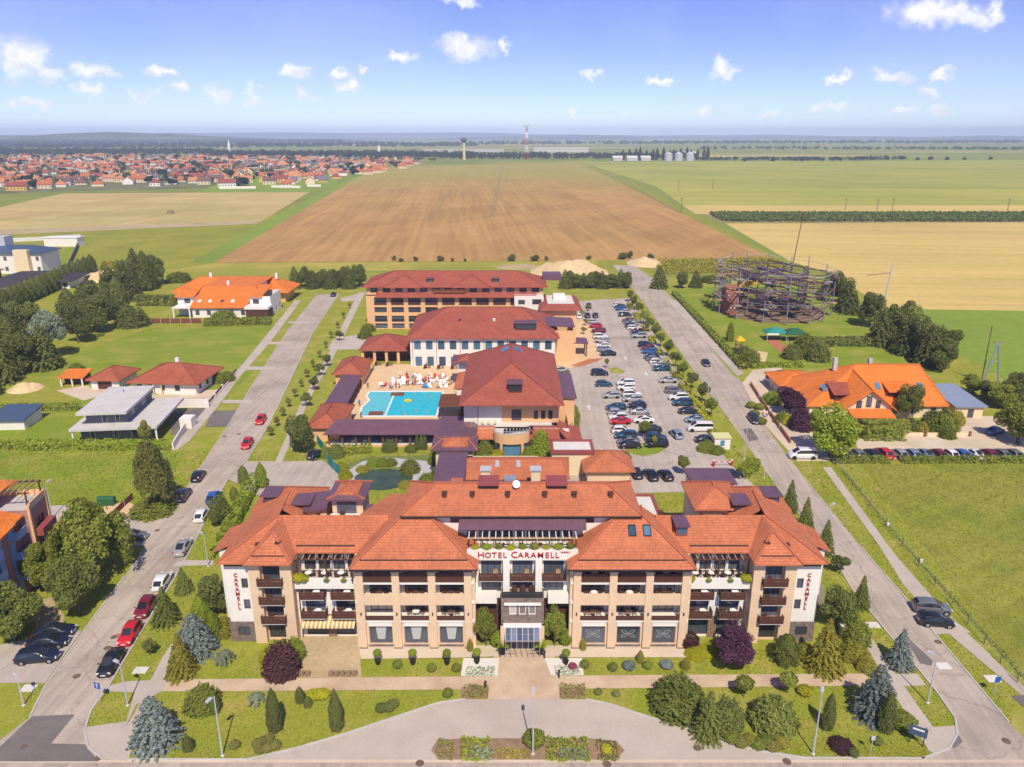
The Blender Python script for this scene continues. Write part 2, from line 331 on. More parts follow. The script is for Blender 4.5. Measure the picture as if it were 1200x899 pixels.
# ------------------------------------------------------------------ roofs and walls
def roof(polys, m, parent, name='roof', th=.22, ridge='ridge_tiles', ridge_mat=None):
    """solid tiled roof shell from its slope polygons (outward, counter-clockwise seen from above) with UVs in metres and ridge caps on hips and ridges"""
    mb = MB(); mb.uv = []; edges = {}
    key = lambda p: (round(p[0], 2), round(p[1], 2), round(p[2], 2))
    for p in polys:
        p = [Vector(q) for q in p]; nrm = Vector((0, 0, 0))
        for i in range(len(p)): a, b = p[i - 1], p[i]; nrm += a.cross(b)
        if nrm.z < 0: p = p[::-1]; nrm = -nrm
        nrm.normalize()
        u = Vector((0, 0, 1)).cross(nrm); u = u.normalized() if u.length > .05 else Vector((1, 0, 0)); v = nrm.cross(u)
        mb.poly([tuple(q) for q in p]); mb.uv.append([(q.dot(u), q.dot(v)) for q in p])
        mb.poly([(q.x, q.y, q.z - th) for q in p[::-1]]); mb.uv.append([(0, 0.1)] * len(p))
        for i in range(len(p)):
            a, b = p[i], p[(i + 1) % len(p)]
            edges.setdefault(frozenset((key(a), key(b))), []).append((a, b, nrm))
    rg = MB()
    for k, l in edges.items():
        a, b, n1 = l[0]
        if len(l) == 1:
            mb.poly([(a.x, a.y, a.z - th), (b.x, b.y, b.z - th), tuple(b), tuple(a)]); mb.uv.append([(0, .1)] * 4)
        elif len(l) == 2:
            n2 = l[1][2]
            mid = (a + b) / 2
            c1 = n1.cross(n2)
            if c1.length > .12:
                d = (b - a).normalized()
                # convex?
                side = n1.cross(d) * -1
                if n2.dot(side) < 0 or True:
                    up = (n1 + n2).normalized() * .05
                    rg.bar(a + up, b + up, .26, .14)
    o = mb.build(name, m, parent)
    if ridge and rg.v: rg.build(ridge, ridge_mat or 'ridge', o)
    return o
mat('ridge', (.44, .14, .075), var=.15, scale=2)
def hip_polys(x0, x1, y0, y1, ze, zr, inset=None):
    """hip roof over a rectangle; ridge along the longer side"""
    if x1 - x0 >= y1 - y0:
        i = inset if inset is not None else (y1 - y0) / 2; ym = (y0 + y1) / 2; a = (x0 + i, ym, zr); b = (x1 - i, ym, zr)
        return [[(x0, y0, ze), (x1, y0, ze), b, a], [(x1, y1, ze), (x0, y1, ze), a, b], [(x0, y1, ze), (x0, y0, ze), a], [(x1, y0, ze), (x1, y1, ze), b]]
    i = inset if inset is not None else (x1 - x0) / 2; xm = (x0 + x1) / 2; a = (xm, y0 + i, zr); b = (xm, y1 - i, zr)
    return [[(x0, y1, ze), (x0, y0, ze), a, b], [(x1, y0, ze), (x1, y1, ze), b, a], [(x0, y0, ze), (x1, y0, ze), a], [(x1, y1, ze), (x0, y1, ze), b]]
def gable_polys(x0, x1, y0, y1, ze, zr, axis='x'):
    if axis == 'x':
        ym = (y0 + y1) / 2; return [[(x0, y0, ze), (x1, y0, ze), (x1, ym, zr), (x0, ym, zr)], [(x1, y1, ze), (x0, y1, ze), (x0, ym, zr), (x1, ym, zr)]]
    xm = (x0 + x1) / 2; return [[(x0, y1, ze), (x0, y0, ze), (xm, y0, zr), (xm, y1, zr)], [(x1, y0, ze), (x1, y1, ze), (xm, y1, zr), (xm, y0, zr)]]

WIN = {}
def window(parent, o, u, a, b, z0, z1, inset=.14, frame='wood_brown', pane='window_glass', vm=1, hm=0, fw=.08, sill=None):
    """window part (frame and mullions) with its pane; o = wall origin, u = wall direction, a..b along it, z0..z1"""
    w = b - a; h = z1 - z0
    key = (round(w, 2), round(h, 2), vm, hm, fw)
    if key not in WIN:
        f = MB(); f.box(-w / 2, w / 2, -.05, .03, 0, fw); f.box(-w / 2, w / 2, -.05, .03, h - fw, h); f.box(-w / 2, -w / 2 + fw, -.048, .028, fw, h - fw); f.box(w / 2 - fw, w / 2, -.048, .028, fw, h - fw)
        for i in range(1, vm + 1): x = -w / 2 + w * i / (vm + 1); f.box(x - fw * .45, x + fw * .45, -.045, .025, fw, h - fw)
        for i in range(1, hm + 1): z = h * i / (hm + 1); f.box(-w / 2 + fw, w / 2 - fw, -.042, .022, z - fw * .35, z + fw * .35)
        g = MB(); g.quad((-w / 2 + .01, 0, .01), (w / 2 - .01, 0, .01), (w / 2 - .01, 0, h - .01), (-w / 2 + .01, 0, h - .01))
        WIN[key] = (f.mesh('window'), g.mesh('pane'))
    fm, gm = WIN[key]
    n = Vector((u[1], -u[0], 0)); c = Vector((o[0] + u[0] * (a + b) / 2, o[1] + u[1] * (a + b) / 2, o[2] + z0)) - n * inset
    w_ = obj('window', fm, frame, parent); w_.location = c; w_.rotation_euler = (0, 0, math.atan2(u[1], u[0]))
    obj('pane', gm, pane, w_)
    if sill: MB().box(-w / 2 - .06, w / 2 + .06, -inset - .1, -.02, -.07, 0.004).build('sill', sill, w_)
    return w_
def facade(mb, o, u, width, z0, z1, holes=(), depth=.22):
    """wall face from z0 to z1 with rectangular holes (a, b, za, zb), and their reveals"""
    n = Vector((u[1], -u[0], 0)); U = Vector((u[0], u[1], 0)); O = Vector((o[0], o[1], o[2] if len(o) > 2 else 0))
    P = lambda a, z, d=0: tuple(O + U * a + Vector((0, 0, z)) - n * d)
    us = sorted({0.0, width} | {x for h in holes for x in h[:2]}); zs = sorted({z0, z1} | {x for h in holes for x in h[2:4]})
    for i in range(len(us) - 1):
        for j in range(len(zs) - 1):
            a, b, c, d = us[i], us[i + 1], zs[j], zs[j + 1]; m1 = (a + b) / 2; m2 = (c + d) / 2
            if any(h[0] < m1 < h[1] and h[2] < m2 < h[3] for h in holes): continue
            mb.quad(P(a, c), P(b, c), P(b, d), P(a, d))
    for (a, b, c, d) in [h[:4] for h in holes]:
        mb.quad(P(a, c), P(a, c, depth), P(b, c, depth), P(b, c)); mb.quad(P(a, d), P(b, d), P(b, d, depth), P(a, d, depth))
        mb.quad(P(a, c), P(a, d), P(a, d, depth), P(a, c, depth)); mb.quad(P(b, c), P(b, c, depth), P(b, d, depth), P(b, d))
    return mb
def walls(parent, x0, x1, y0, y1, z0, z1, m, fronts=None, name='wall', frame='wood_brown', pane='window_glass', vm=1, hm=0, sill=None, depth=.2):
    """four walls in the thing's own coordinates; fronts = {'S': [(a,b,za,zb)...], 'E','N','W'} window openings"""
    fronts = fronts or {}; mb = MB()
    sides = {'S': ((x0, y0, 0), (1, 0), x1 - x0), 'E': ((x1, y0, 0), (0, 1), y1 - y0), 'N': ((x1, y1, 0), (-1, 0), x1 - x0), 'W': ((x0, y1, 0), (0, -1), y1 - y0)}
    for k, (o, u, w) in sides.items():
        hs = fronts.get(k, []); facade(mb, o, u, w, z0, z1, hs, depth)
    wl = mb.build(name, m, parent)
    for k, (o, u, w) in sides.items():
        for h in fronts.get(k, []):
            if len(h) > 4 and h[4] is None: continue
            window(parent, o, u, h[0], h[1], h[2], h[3], inset=depth * .7, frame=frame, pane=pane, vm=h[4] if len(h) > 4 else vm, hm=hm, sill=sill)
    return wl
def row(n, w, width, z0, z1, m=None, margin=.8):
    """n evenly spaced openings of width w on a wall"""
    if n == 1: return [(width / 2 - w / 2, width / 2 + w / 2, z0, z1)]
    st = (width - 2 * margin - w) / (n - 1); return [(margin + i * st, margin + i * st + w, z0, z1) for i in range(n)]

# ================================================================== THE SETTING
ground_mat('grass_far', [(.20, .25, .045), (.27, .29, .06), (.16, .20, .05)], (.0011, .004), (.10, .05), 0)
ground_mat('meadow', [(.26, .275, .035), (.31, .30, .048), (.21, .235, .035)], (.02, .05), (.26, .8), .5)
ground_mat('lawn', [(.25, .285, .03), (.285, .30, .042), (.39, .335, .09)], (.10, .22), (.28, 3.2), .6, stripes=[(20, 1.2, .07)])
ground_mat('lawn_lush', [(.20, .27, .024), (.235, .285, .03), (.32, .31, .06)], (.06, .12), (.28, 2.6), .6, stripes=[(75, 1.6, .08)])
ground_mat('dry_meadow', [(.245, .26, .04), (.29, .285, .055), (.18, .22, .035)], (.05, .09), (.2, 1.4), .5, stripes=[(60, 2.4, .10), (-35, 7, .07)])
ground_mat('yellow_meadow', [(.33, .31, .05), (.42, .36, .075), (.24, .27, .04)], (.05, .02), (.18, .8), .3)
ground_mat('field_tan', [(.47, .36, .15), (.53, .42, .18), (.38, .33, .12)], (.010, .006), (.12, .25), .2, stripes=[(8, 10, .08), (98, 40, .06)])
ground_mat('field_yellow', [(.56, .43, .15), (.63, .48, .17), (.46, .37, .12)], (.012, .006), (.12, .25), .2, stripes=[(94, 7, .10), (94, 40, .07)])
ground_mat('field_green', [(.33, .34, .07), (.39, .38, .085), (.27, .29, .055)], (.006, .0035), (.10, .1), .1, stripes=[(90, 30, .08)])
ground_mat('field_lime', [(.36, .37, .07), (.42, .40, .09), (.30, .33, .06)], (.006, .004), (.10, .1), .1, stripes=[(90, 26, .09)])
ground_mat('field_bright', [(.21, .30, .04), (.24, .33, .05), (.17, .24, .035)], (.02, .01), (.14, .3), .2)
ground_mat('asphalt_pale', [(.42, .355, .295), (.47, .40, .335), (.33, .28, .235)], (.14, .09), (.13, 3.5), .15, stripes=[(4, 1.1, .13)], cracks=.13)
ground_mat('asphalt_lot', [(.44, .385, .335), (.48, .42, .365), (.37, .32, .28)], (.10, .07), (.11, 3.0), .15, stripes=[(2, 1.6, .09)], cracks=.10)
ground_mat('asphalt_dark', [(.17, .15, .145), (.20, .18, .17), (.13, .12, .12)], (.3, .12), (.12, 4), .2)
ground_mat('paving_grey', [(.47, .41, .355), (.51, .445, .385), (.41, .355, .305)], (.3, .1), (.10, 5), .15)
ground_mat('paving_pink', [(.53, .40, .28), (.58, .46, .33), (.45, .32, .23)], (.5, .2), (.12, 5), .15)
ground_mat('paving_deck', [(.66, .47, .28), (.70, .52, .33), (.60, .42, .25)], (.3, .1), (.08, 4), .1)
ground_mat('paving_light', [(.58, .49, .37), (.63, .53, .41), (.51, .42, .31)], (.3, .1), (.08, 4), .1)
mat('dirt_track', (.26, .20, .085), var=.2, scale=.1)
ground_mat('dirt', [(.42, .33, .20), (.50, .39, .24), (.30, .27, .12)], (.12, .06), (.2, 1.5), .4)
ground_mat('planting', [(.13, .19, .05), (.20, .24, .06), (.25, .19, .12)], (.6, .4), (.3, 4), .6)

def plough_mat():
    m = ground_mat('field_brown', [(.405, .24, .085), (.45, .275, .10), (.35, .225, .075)], (.014, .006), (.14, .35), .3, stripes=[(-4, 5, .13), (-4, 24, .10), (32, 16, .06)])
    t = m.node_tree; b = t.nodes['Principled BSDF']; L = t.links.new; N = t.nodes.new
    src = b.inputs['Base Color'].links[0].from_socket
    g = N('ShaderNodeTexCoord'); sp = N('ShaderNodeSeparateXYZ'); L(g.outputs['Object'], sp.inputs[0])
    nz_ = N('ShaderNodeTexNoise'); nz_.inputs['Scale'].default_value = .0055; nz_.inputs['Detail'].default_value = 6; L(g.outputs['Object'], nz_.inputs['Vector'])
    a = N('ShaderNodeMath'); a.operation = 'MULTIPLY_ADD'; L(nz_.outputs[0], a.inputs[0]); a.inputs[1].default_value = 900; L(sp.outputs[1], a.inputs[2])
    r = N('ShaderNodeMapRange'); r.interpolation_type = 'SMOOTHSTEP'; L(a.outputs[0], r.inputs[0]); r.inputs[1].default_value = 1100; r.inputs[2].default_value = 1700; r.inputs[4].default_value = .72
    mx = N('ShaderNodeMix'); mx.data_type = 'RGBA'; L(r.outputs[0], mx.inputs[0]); L(src, mx.inputs[6]); mx.inputs[7].default_value = (.33, .32, .075, 1)
    L(mx.outputs[2], b.inputs['Base Color'])
plough_mat()

SHEETS = [0]; PAVED = []
def sheet(name, px, z, m, world_pts=False):
    SHEETS[0] += 1; z += .0002 * SHEETS[0]
    pts = px if world_pts else GP(px, 0)
    if m.split('_')[0] in ('asphalt', 'paving', 'dirt', 'gravel', 'soil', 'white', 'pond', 'terracotta', 'sand'): PAVED.append(pts)
    if sum(pts[i - 1][0] * pts[i][1] - pts[i][0] * pts[i - 1][1] for i in range(len(pts))) < 0: pts = pts[::-1]
    return structure(name, MB().poly([(x, y, z) for x, y in pts]), m)
structure('ground', MB().quad((-15500, -350, -.02), (15500, -350, -.02), (15500, 15800, -.02), (-15500, 15800, -.02)), 'grass_far')
sheet('meadow', [(-400, 340), (-200, 262), (300, 259), (385, 224), (440, 196), (690, 188), (920, 306), (1600, 345)], .02, 'meadow')
sheet('meadow_near', [(-160, 40), (160, 40), (160, 330), (-260, 330), (-260, 120)], .024, 'lawn', True)
# fields behind
sheet('ploughed_field', [(250, 308), (440, 196), (676, 190), (908, 304)], .06, 'field_brown')
sheet('stubble_field', [(-60, 271), (-60, 256), (73, 227), (363, 225), (307, 259)], .06, 'field_tan')
sheet('stubble_edge', [(-60, 278), (-60, 271), (307, 259), (300, 262.5)], .065, 'dirt')
sheet('grass_strip', [(222, 308), (366, 231), (405, 212), (440, 196), (250, 308)], .07, 'field_bright')
sheet('village_green', [(230, 226), (290, 202), (395, 204), (395, 221), (363, 225)], .07, 'field_bright')
ground_mat('village_ground', [(.12, .15, .05), (.19, .19, .09), (.28, .24, .17)], (.02, .03), (.3, .1), 0)
sheet('village_ground', [(-250, 240), (30, 226), (75, 224), (255, 221), (380, 220), (395, 206), (440, 194), (460, 184), (-250, 184)], .05, 'village_ground')
sheet('yellow_strip', [(190, 318), (250, 308.5), (690, 306.5), (690, 312), (420, 318), (330, 322)], .05, 'yellow_meadow')
sheet('weedy_strip', [(740, 305), (908, 303), (960, 318), (1000, 326), (905, 330), (770, 325)], .05, 'dry_meadow')
sheet('wheat_field', [(850, 262), (1500, 259), (1700, 372), (1040, 362), (975, 322), (925, 306)], .06, 'field_yellow')
sheet('crop_field', [(680, 190), (1500, 186), (1500, 224), (770, 219)], .06, 'field_green')
sheet('lime_field', [(770, 219), (1500, 224), (1500, 241), (800, 241)], .06, 'field_lime')
sheet('pale_field', [(800, 241), (1500, 241), (1500, 251), (815, 251)], .06, 'field_yellow')
sheet('green_field', [(1040, 362), (1700, 372), (1900, 470), (1180, 445), (1085, 395)], .06, 'field_bright')
for a, b in ((574, 588), (577.5, 589.3), (505, 553)): sheet('field_track', [(a, 255), (a + 1.3, 255), (b + .5, 193), (b, 193)], .07, 'dirt_track')
sheet('field_track', [(692, 193), (694, 193), (800, 250), (796, 250)], .075, 'dirt_track')
# far patchwork of fields
fr = random.Random(11)
fm = ['field_green', 'field_lime', 'field_tan', 'grass_far', 'field_yellow', 'field_green', 'field_bright']
for k in range(46):
    y = 2150 * (1.035 ** k) ; w = fr.uniform(400, 1500) * (y / 2500); x = fr.uniform(-1.0, 1.05) * y * .75; d = y * fr.uniform(.02, .05)
    if x < .1 * y and y < 3300: x += y * .65
    s = fr.uniform(-.15, .15) * w
    sheet('far_field', [(x - w / 2, y), (x + w / 2, y), (x + w / 2 + s, y + d), (x - w / 2 + s, y + d)], .10 + .012 * k, fm[fr.randrange(len(fm))], True)
# near lawns with their own look
sheet('lawn_plot', [(22, 440), (100, 410), (180, 384), (325, 380), (278, 437), (262, 447)], .03, 'lawn_lush')
sheet('lawn_plot', [(-150, 531), (-150, 600), (150, 600), (205, 560), (207, 530)], .03, 'lawn_lush')
sheet('lawn_plot', [(-120, 470), (300, 432), (215, 520), (-150, 525)], .03, 'lawn_lush')
sheet('park_lawn', [(790, 340), (905, 332), (985, 345), (1060, 425), (930, 432), (868, 432)], .03, 'lawn_lush')
sheet('rough_meadow', [(1010, 545), (1500, 540), (1700, 900), (1250, 860)], .03, 'dry_meadow')
sheet('dry_plot', [(640, 306), (700, 304), (700, 324), (640, 330)], .055, 'yellow_meadow')

# streets
LEFT_L = [(0, 868), (35, 841), (53, 805), (66, 786), (115, 717), (146, 676), (170, 640), (205, 593), (240, 541), (268, 498), (292, 458), (335, 391), (372, 345)]
LEFT_R = [(397, 345), (366, 391), (343, 440), (315, 498), (288, 542), (267, 562), (245, 602), (219, 653), (203, 681), (171, 732), (128, 804), (107, 833), (99, 857), (104, 878), (120, 890)]
sheet('street', [(0, 868)] + LEFT_L + LEFT_R + [(150, 893), (150, 1000), (-100, 1000), (-100, 900)], .05, 'asphalt_pale')
RIGHT_L = [(718, 311), (738, 334), (760, 362), (800, 416), (840, 472), (873, 518), (889, 542), (925, 590), (969, 640), (998, 690), (1040, 742), (1073, 781), (1099, 813), (1119, 842), (1122, 862), (1112, 878), (1080, 890)]
RIGHT_R = [(1260, 925), (1182, 847), (1096, 744), (1073, 715), (1022, 657), (1008, 640), (931, 545), (893, 495), (882, 456), (870, 449), (858, 440), (820, 393), (791, 354), (765, 327), (742, 311)]
sheet('street', RIGHT_L + [(1080, 960), (1300, 960)] + RIGHT_R, .05, 'asphalt_pale')
sheet('street', [(-300, 893), (1500, 893), (1500, 1010), (-300, 1010)], .046, 'asphalt_pale')
sheet('forecourt_drive', [(290, 893), (345, 878), (400, 862), (445, 847), (487, 833), (515, 824), (545, 820), (687, 820), (715, 826), (745, 836), (816, 858), (887, 880), (943, 889), (965, 893)], .054, 'paving_grey')
sheet('street_edge', [(-20, 891), (1215, 891), (1215, 894.5), (-20, 894.5)], .06, 'paving_light')
sheet('car_park', [(662, 356), (700, 351), (740, 350), (762, 384), (800, 445), (843, 528), (860, 548), (890, 575), (662, 580), (655, 556), (672, 540), (668, 470), (668, 420), (640, 395)], .05, 'asphalt_lot')
sheet('side_road', [(268, 562), (290, 541), (340, 541), (378, 540), (399, 556), (398, 580), (300, 580)], .052, 'asphalt_lot')
sheet('entry_paving', [(640, 380), (690, 375), (702, 404), (705, 418), (668, 432), (640, 432)], .056, 'paving_deck')
sheet('red_paving', [(668, 429), (690, 421), (707, 420), (700, 424), (680, 430)], .060, 'terracotta')
# footpaths
sheet('promenade', [(198, 797), (575, 793), (1014, 790), (1022, 804), (655, 808), (575, 808.5), (185, 811)], .056, 'paving_pink')
sheet('entrance_plaza', [(592, 757), (634, 757), (652, 772), (657, 820), (571, 820), (577, 772)], .060, 'paving_pink')
sheet('hotel_terrace', [(420, 757), (556, 757), (594, 757), (592, 769), (556, 771), (423, 773)], .064, 'paving_light')
sheet('hotel_terrace', [(632, 757), (670, 757), (806, 757), (808, 771), (670, 771), (634, 769)], .064, 'paving_light')
sheet('side_terrace', [(346, 742), (420, 742), (424, 795), (352, 795)], .062, 'dirt')
sheet('footpath', [(102, 858), (145, 857), (160, 826), (190, 811), (198, 797), (150, 799), (128, 804), (126, 811), (158, 812), (148, 846), (99, 853)], .058, 'paving_grey')
sheet('footpath', [(99, 855), (145, 856), (158, 836), (170, 812), (180, 812), (150, 892), (118, 890), (104, 878)], .059, 'paving_grey')
sheet('footpath', [(176, 799), (190, 772), (203, 752), (213, 740), (219, 742), (208, 756), (199, 775), (192, 799)], .059, 'paving_grey')
sheet('footpath', [(205, 661), (216, 657), (250, 657), (250, 663), (203, 664)], .059, 'paving_grey')
sheet('footpath', [(1003, 737), (1014, 737), (1056, 800), (1100, 862), (1098, 886), (1088, 880), (1046, 812)], .058, 'paving_grey')
sheet('footpath', [(1040, 791), (1075, 790), (1085, 804), (1050, 805)], .062, 'paving_grey')
sheet('footpath', [(1090, 853), (1119, 851), (1121, 862), (1112, 877), (1098, 886)], .062, 'paving_grey')
sheet('footpath', [(964, 548), (974, 548), (1050, 652), (1110, 720), (1200, 806), (1200, 818), (1110, 742), (1060, 688), (1030, 640)], .058, 'paving_grey')
sheet('parking_bay', [(1073, 715), (1094, 708), (1118, 728), (1138, 742), (1096, 744)], .056, 'paving_grey')
sheet('footpath', [(420, 343), (428, 343), (391, 419), (362, 470), (330, 543), (322, 543), (351, 476), (383, 419)], .058, 'paving_grey')
sheet('driveway', [(390, 398), (431, 390), (432, 410), (384, 410)], .060, 'paving_grey')
sheet('driveway', [(398, 350), (418, 345), (420, 352), (402, 354)], .060, 'paving_grey')
sheet('footpath', [(346, 352), (353, 352), (318, 400), (283, 440), (256, 476), (222, 517), (207, 528), (200, 528), (240, 480), (276, 437)], .058, 'paving_grey')
for (a, b) in (((349, 377), (352, 379)), ((318, 401), (330, 404)), ((298, 430), (310, 434)), ((272, 469), (284, 473))):
    sheet('driveway', [(a[0] - 10, a[1]), (b[0] + 14, a[1]), (b[0] + 10, b[1]), (a[0] - 12, b[1])], .061, 'paving_grey')
sheet('driveway_dark', [(250, 482), (278, 481), (268, 500), (240, 501)], .056, 'asphalt_dark')
sheet('driveway_dark', [(205, 480), (243, 478), (222, 510), (200, 510)], .054, 'asphalt_dark')
sheet('parking_bay', [(-40, 801), (53, 801), (96, 740), (80, 738), (40, 748), (-40, 765)], .056, 'asphalt_lot')
sheet('parking_bay', [(136, 614), (160, 596), (200, 600), (171, 640), (135, 642)], .056, 'asphalt_lot')
sheet('garden_yard', [(50, 594), (80, 592), (92, 610), (60, 614)], .05, 'paving_grey')
sheet('bin_yard', [(122, 594), (150, 588), (160, 594), (138, 612), (118, 606)], .05, 'paving_deck')
sheet('bare_earth', [(40, 706), (62, 700), (76, 724), (66, 748), (42, 742)], .05, 'dirt')
sheet('restaurant_forecourt', [(870, 449), (882, 434), (915, 430), (925, 452), (948, 500), (960, 520), (1005, 527), (1002, 515), (1118, 511), (1116, 488), (1165, 488), (1230, 530), (985, 541), (935, 541), (893, 495)], .054, 'paving_light')
sheet('park_path', [(782, 352), (794, 352), (872, 438), (864, 441)], .058, 'paving_grey')
sheet('park_path', [(895, 397), (905, 394), (930, 412), (918, 416)], .05, 'terracotta')
sheet('play_sand', [(872, 408), (900, 414), (897, 424), (880, 424)], .05, 'sand')
sheet('barbecue_lawn', [(0, 463), (60, 446), (96, 452), (86, 470), (0, 474)], .034, 'meadow')
# patched tarmac, manhole covers
sheet('tarmac_patch', [(38, 840), (88, 838), (60, 872), (100, 873), (115, 893), (-5, 893), (0, 876)], .056, 'asphalt_dark')
sheet('tarmac_patch', [(1064, 748), (1093, 775), (1091, 781), (1078, 778), (1066, 757)], .056, 'asphalt_dark')
sheet('tarmac_patch', [(1122, 859), (1128, 870), (1118, 878), (1116, 876)], .06, 'asphalt_dark')
sheet('tarmac_patch', [(870, 503), (880, 502), (889, 515), (878, 518)], .056, 'asphalt_dark')
sheet('tarmac_patch', [(1185, 816), (1200, 815), (1200, 830)], .06, 'asphalt_dark')
# pond and paths of the courtyard
sheet('courtyard_garden', [(395, 548), (430, 536), (520, 533), (520, 572), (400, 572)], .05, 'planting')
sheet('courtyard_path', [(408, 552), (425, 541), (460, 537), (500, 541), (516, 552), (510, 566), (478, 574), (484, 562), (470, 548), (436, 546), (421, 556), (412, 572), (404, 565)], .056, 'gravel')
mat('pond_water', (.05, .085, .04), var=.3, scale=.6, rough=.08, spec=.6)
pondc = G(449, 562)
sheet('pond', [(pondc[0] + 5.0 * math.cos(t) * (1 + .08 * math.sin(3 * t)), pondc[1] + 4.3 * math.sin(t)) for t in [2 * PI * i / 28 for i in range(28)]], .062, 'pond_water', True)

def kerb(px, name='kerb', w=.17, h=.12, off=0):
    pts = GP(px); mb = MB()
    for i in range(len(pts) - 1):
        mb.bar((pts[i][0], pts[i][1], h / 2 + .03), (pts[i + 1][0], pts[i + 1][1], h / 2 + .03), w, h)
    return structure(name, mb, 'concrete')
kerb(LEFT_L[1:6]); kerb(LEFT_L[7:]); kerb(LEFT_R[:5]); kerb(LEFT_R[5:]); kerb(RIGHT_L[2:5]); kerb(RIGHT_L[7:]); kerb(RIGHT_R[1:6]); kerb(RIGHT_R[9:])
kerb([(345, 878), (400, 862), (445, 847), (487, 833), (515, 824), (545, 820)]); kerb([(687, 820), (715, 826), (745, 836), (816, 858), (887, 880), (943, 889), (1085, 889.5)])
kerb([(150, 890.5), (290, 891), (345, 878)])

def manhole(x, y, w=.42):
    mb = MB(); c = G(x, y); mb.lathe([(.001, .082), (w * .8, .082), (w * .82, .076), (w, .076), (w, .052)], 16, c)
    tag(mb.build('manhole_cover', 'rust'), 'round dark iron manhole cover set in the pale paving', 'manhole cover', 'manhole covers in the streets')
mat('rust', (.16, .11, .08), var=.3, scale=3)
for p in [(90, 793), (28, 876), (134, 747), (115, 889), (126, 760), (817, 877), (1179, 869), (1099, 753), (922, 893), (711, 896), (492, 895), (263, 512), (280, 509), (184, 622)]: manhole(*p)
for p in [(34, 807), (165, 786), (1023, 733), (1163, 796), (1105, 781)]:
    c = G(*p); o = MB().box(c[0] - .75, c[0] + .75, c[1] - .55, c[1] + .55, .02, .10).build('utility_cover', 'concrete_light'); tag(o, 'pale square concrete utility cover lying in the grass verge', 'utility cover', 'concrete covers in the verges')

# white parking arrows painted on the car park
def arrow(x, y, rz, label):
    c = G(x, y); mb = MB(); pts = [(-.12, -1.5), (.12, -1.5), (.12, .5), (.45, .5), (0, 1.6), (-.45, .5), (-.12, .5)]; cs, sn = math.cos(rz), math.sin(rz)
    mb.poly([(c[0] + a * cs - b * sn, c[1] + a * sn + b * cs, .072) for a, b in pts]); tag(mb.build('painted_arrow', 'white_paint'), label, 'road marking', 'painted arrows')
for p in [(690, 478, 0), (757, 438, PI), (709, 530, .4), (733, 420, 0)]: arrow(*p, 'white arrow painted on the hotel car park')

# hills and far woodland
def hills(name, y0, depth, hmax, x0, x1, seed, m, nx=160, prof=None):
    r = random.Random(seed); ph = [r.uniform(0, 6) for _ in range(8)]; fq = [1.3, 2.1, 3.7, 6.1, 9.7, 15.1, 24, 37]; am = [1, .8, .5, .35, .2, .13, .08, .05]
    mb = MB(); ny = 6
    for j in range(ny + 1):
        for i in range(nx + 1):
            t = i / nx; x = x0 + (x1 - x0) * t; hh = .55 + .28 * sum(a * math.sin(f * t * 4 + p) for a, f, p in zip(am, fq, ph)) / 1.4
            if prof: hh *= prof(t)
            mb.v.append((x, y0 + depth * j / ny, -1 + max(0.0, hh) * hmax * math.sin(PI * j / ny)))
    for j in range(ny):
        for i in range(nx):
            n = nx + 1; a = j * n + i; mb.f.append((a, a + 1, a + n + 1, a + n))
    return tag(mb.build(name, m, None, True), kind='structure')
ground_mat('wooded_hill', [(.045, .075, .03), (.07, .10, .04), (.17, .20, .06)], (.0016, .0011), (.3, .012), 0)
ground_mat('far_ridge', [(.06, .09, .05), (.08, .11, .05), (.15, .18, .07)], (.0008, .0006), (.2, .006), 0)
hills('hills', 5200, 2400, 96, -6500, -900, 5, 'wooded_hill', prof=lambda t: min(1, (1 - t) * 3.2) * min(1, t * 6 + .3))
hills('hills', 9000, 3000, 66, -9500, 1500, 8, 'wooded_hill')
hills('hills', 10500, 3000, 76, -500, 14000, 12, 'wooded_hill')
hills('ridge', 13000, 2600, 150, -14000, 13500, 21, 'far_ridge', 220, prof=lambda t: .35 + .65 * math.sin(PI * min(1, max(0, t))) ** 2)

# ================================================================== THE HOTEL (front building)
HX, HY = 1.2, 74.6
hotel = thing('hotel', 'long cream and white hotel with orange tiled roofs and HOTEL CARAMELL sign over its entrance', 'hotel', (HX, HY, 0))
def hp(mb, name, m, parent=hotel, smooth=False): return mb.build(name, m, parent, smooth)
def lbox(name, m, *b, parent=hotel): return MB().box(*b).build(name, m, parent)
BOXM = {}
def shared_box(name, m, cx, y0, z0, w, d, h, parent):
    k = (name, round(w, 2), round(d, 2), round(h, 2))
    if k not in BOXM: BOXM[k] = MB().box(-w / 2, w / 2, 0, d, 0, h).mesh(name)
    o = obj(name, BOXM[k], m, parent); o.location = (cx, y0, z0); return o
RAILM = {}
def plank_rail(name, m, cx, y0, z0, w, h, d=.0, parent=hotel, planks=4, side=0.0):
    """balcony front of horizontal planks with gaps; side = depth of its returns"""
    k = (name, round(w, 2), round(h, 2), planks, round(side, 2))
    if k not in RAILM:
        mb = MB(); ph = h / planks
        for i in range(planks):
            mb.box(-w / 2, w / 2, -.03, .03, i * ph + .02, (i + 1) * ph - .03)
            if side > 0:
                for s in (-1, 1): mb.box(s * w / 2 - .03, s * w / 2 + .03, .035, side, i * ph + .02, (i + 1) * ph - .03)
        for x in (-w / 2, 0, w / 2): mb.box(x - .035, x + .035, .031, .09, 0, h + .02)
        mb.box(-w / 2 - .03, w / 2 + .03, -.05, .10, h - .02, h + .04)
        RAILM[k] = mb.mesh(name)
    o = obj(name, RAILM[k], m, parent); o.location = (cx, y0, z0); return o
CHAIRM = {}
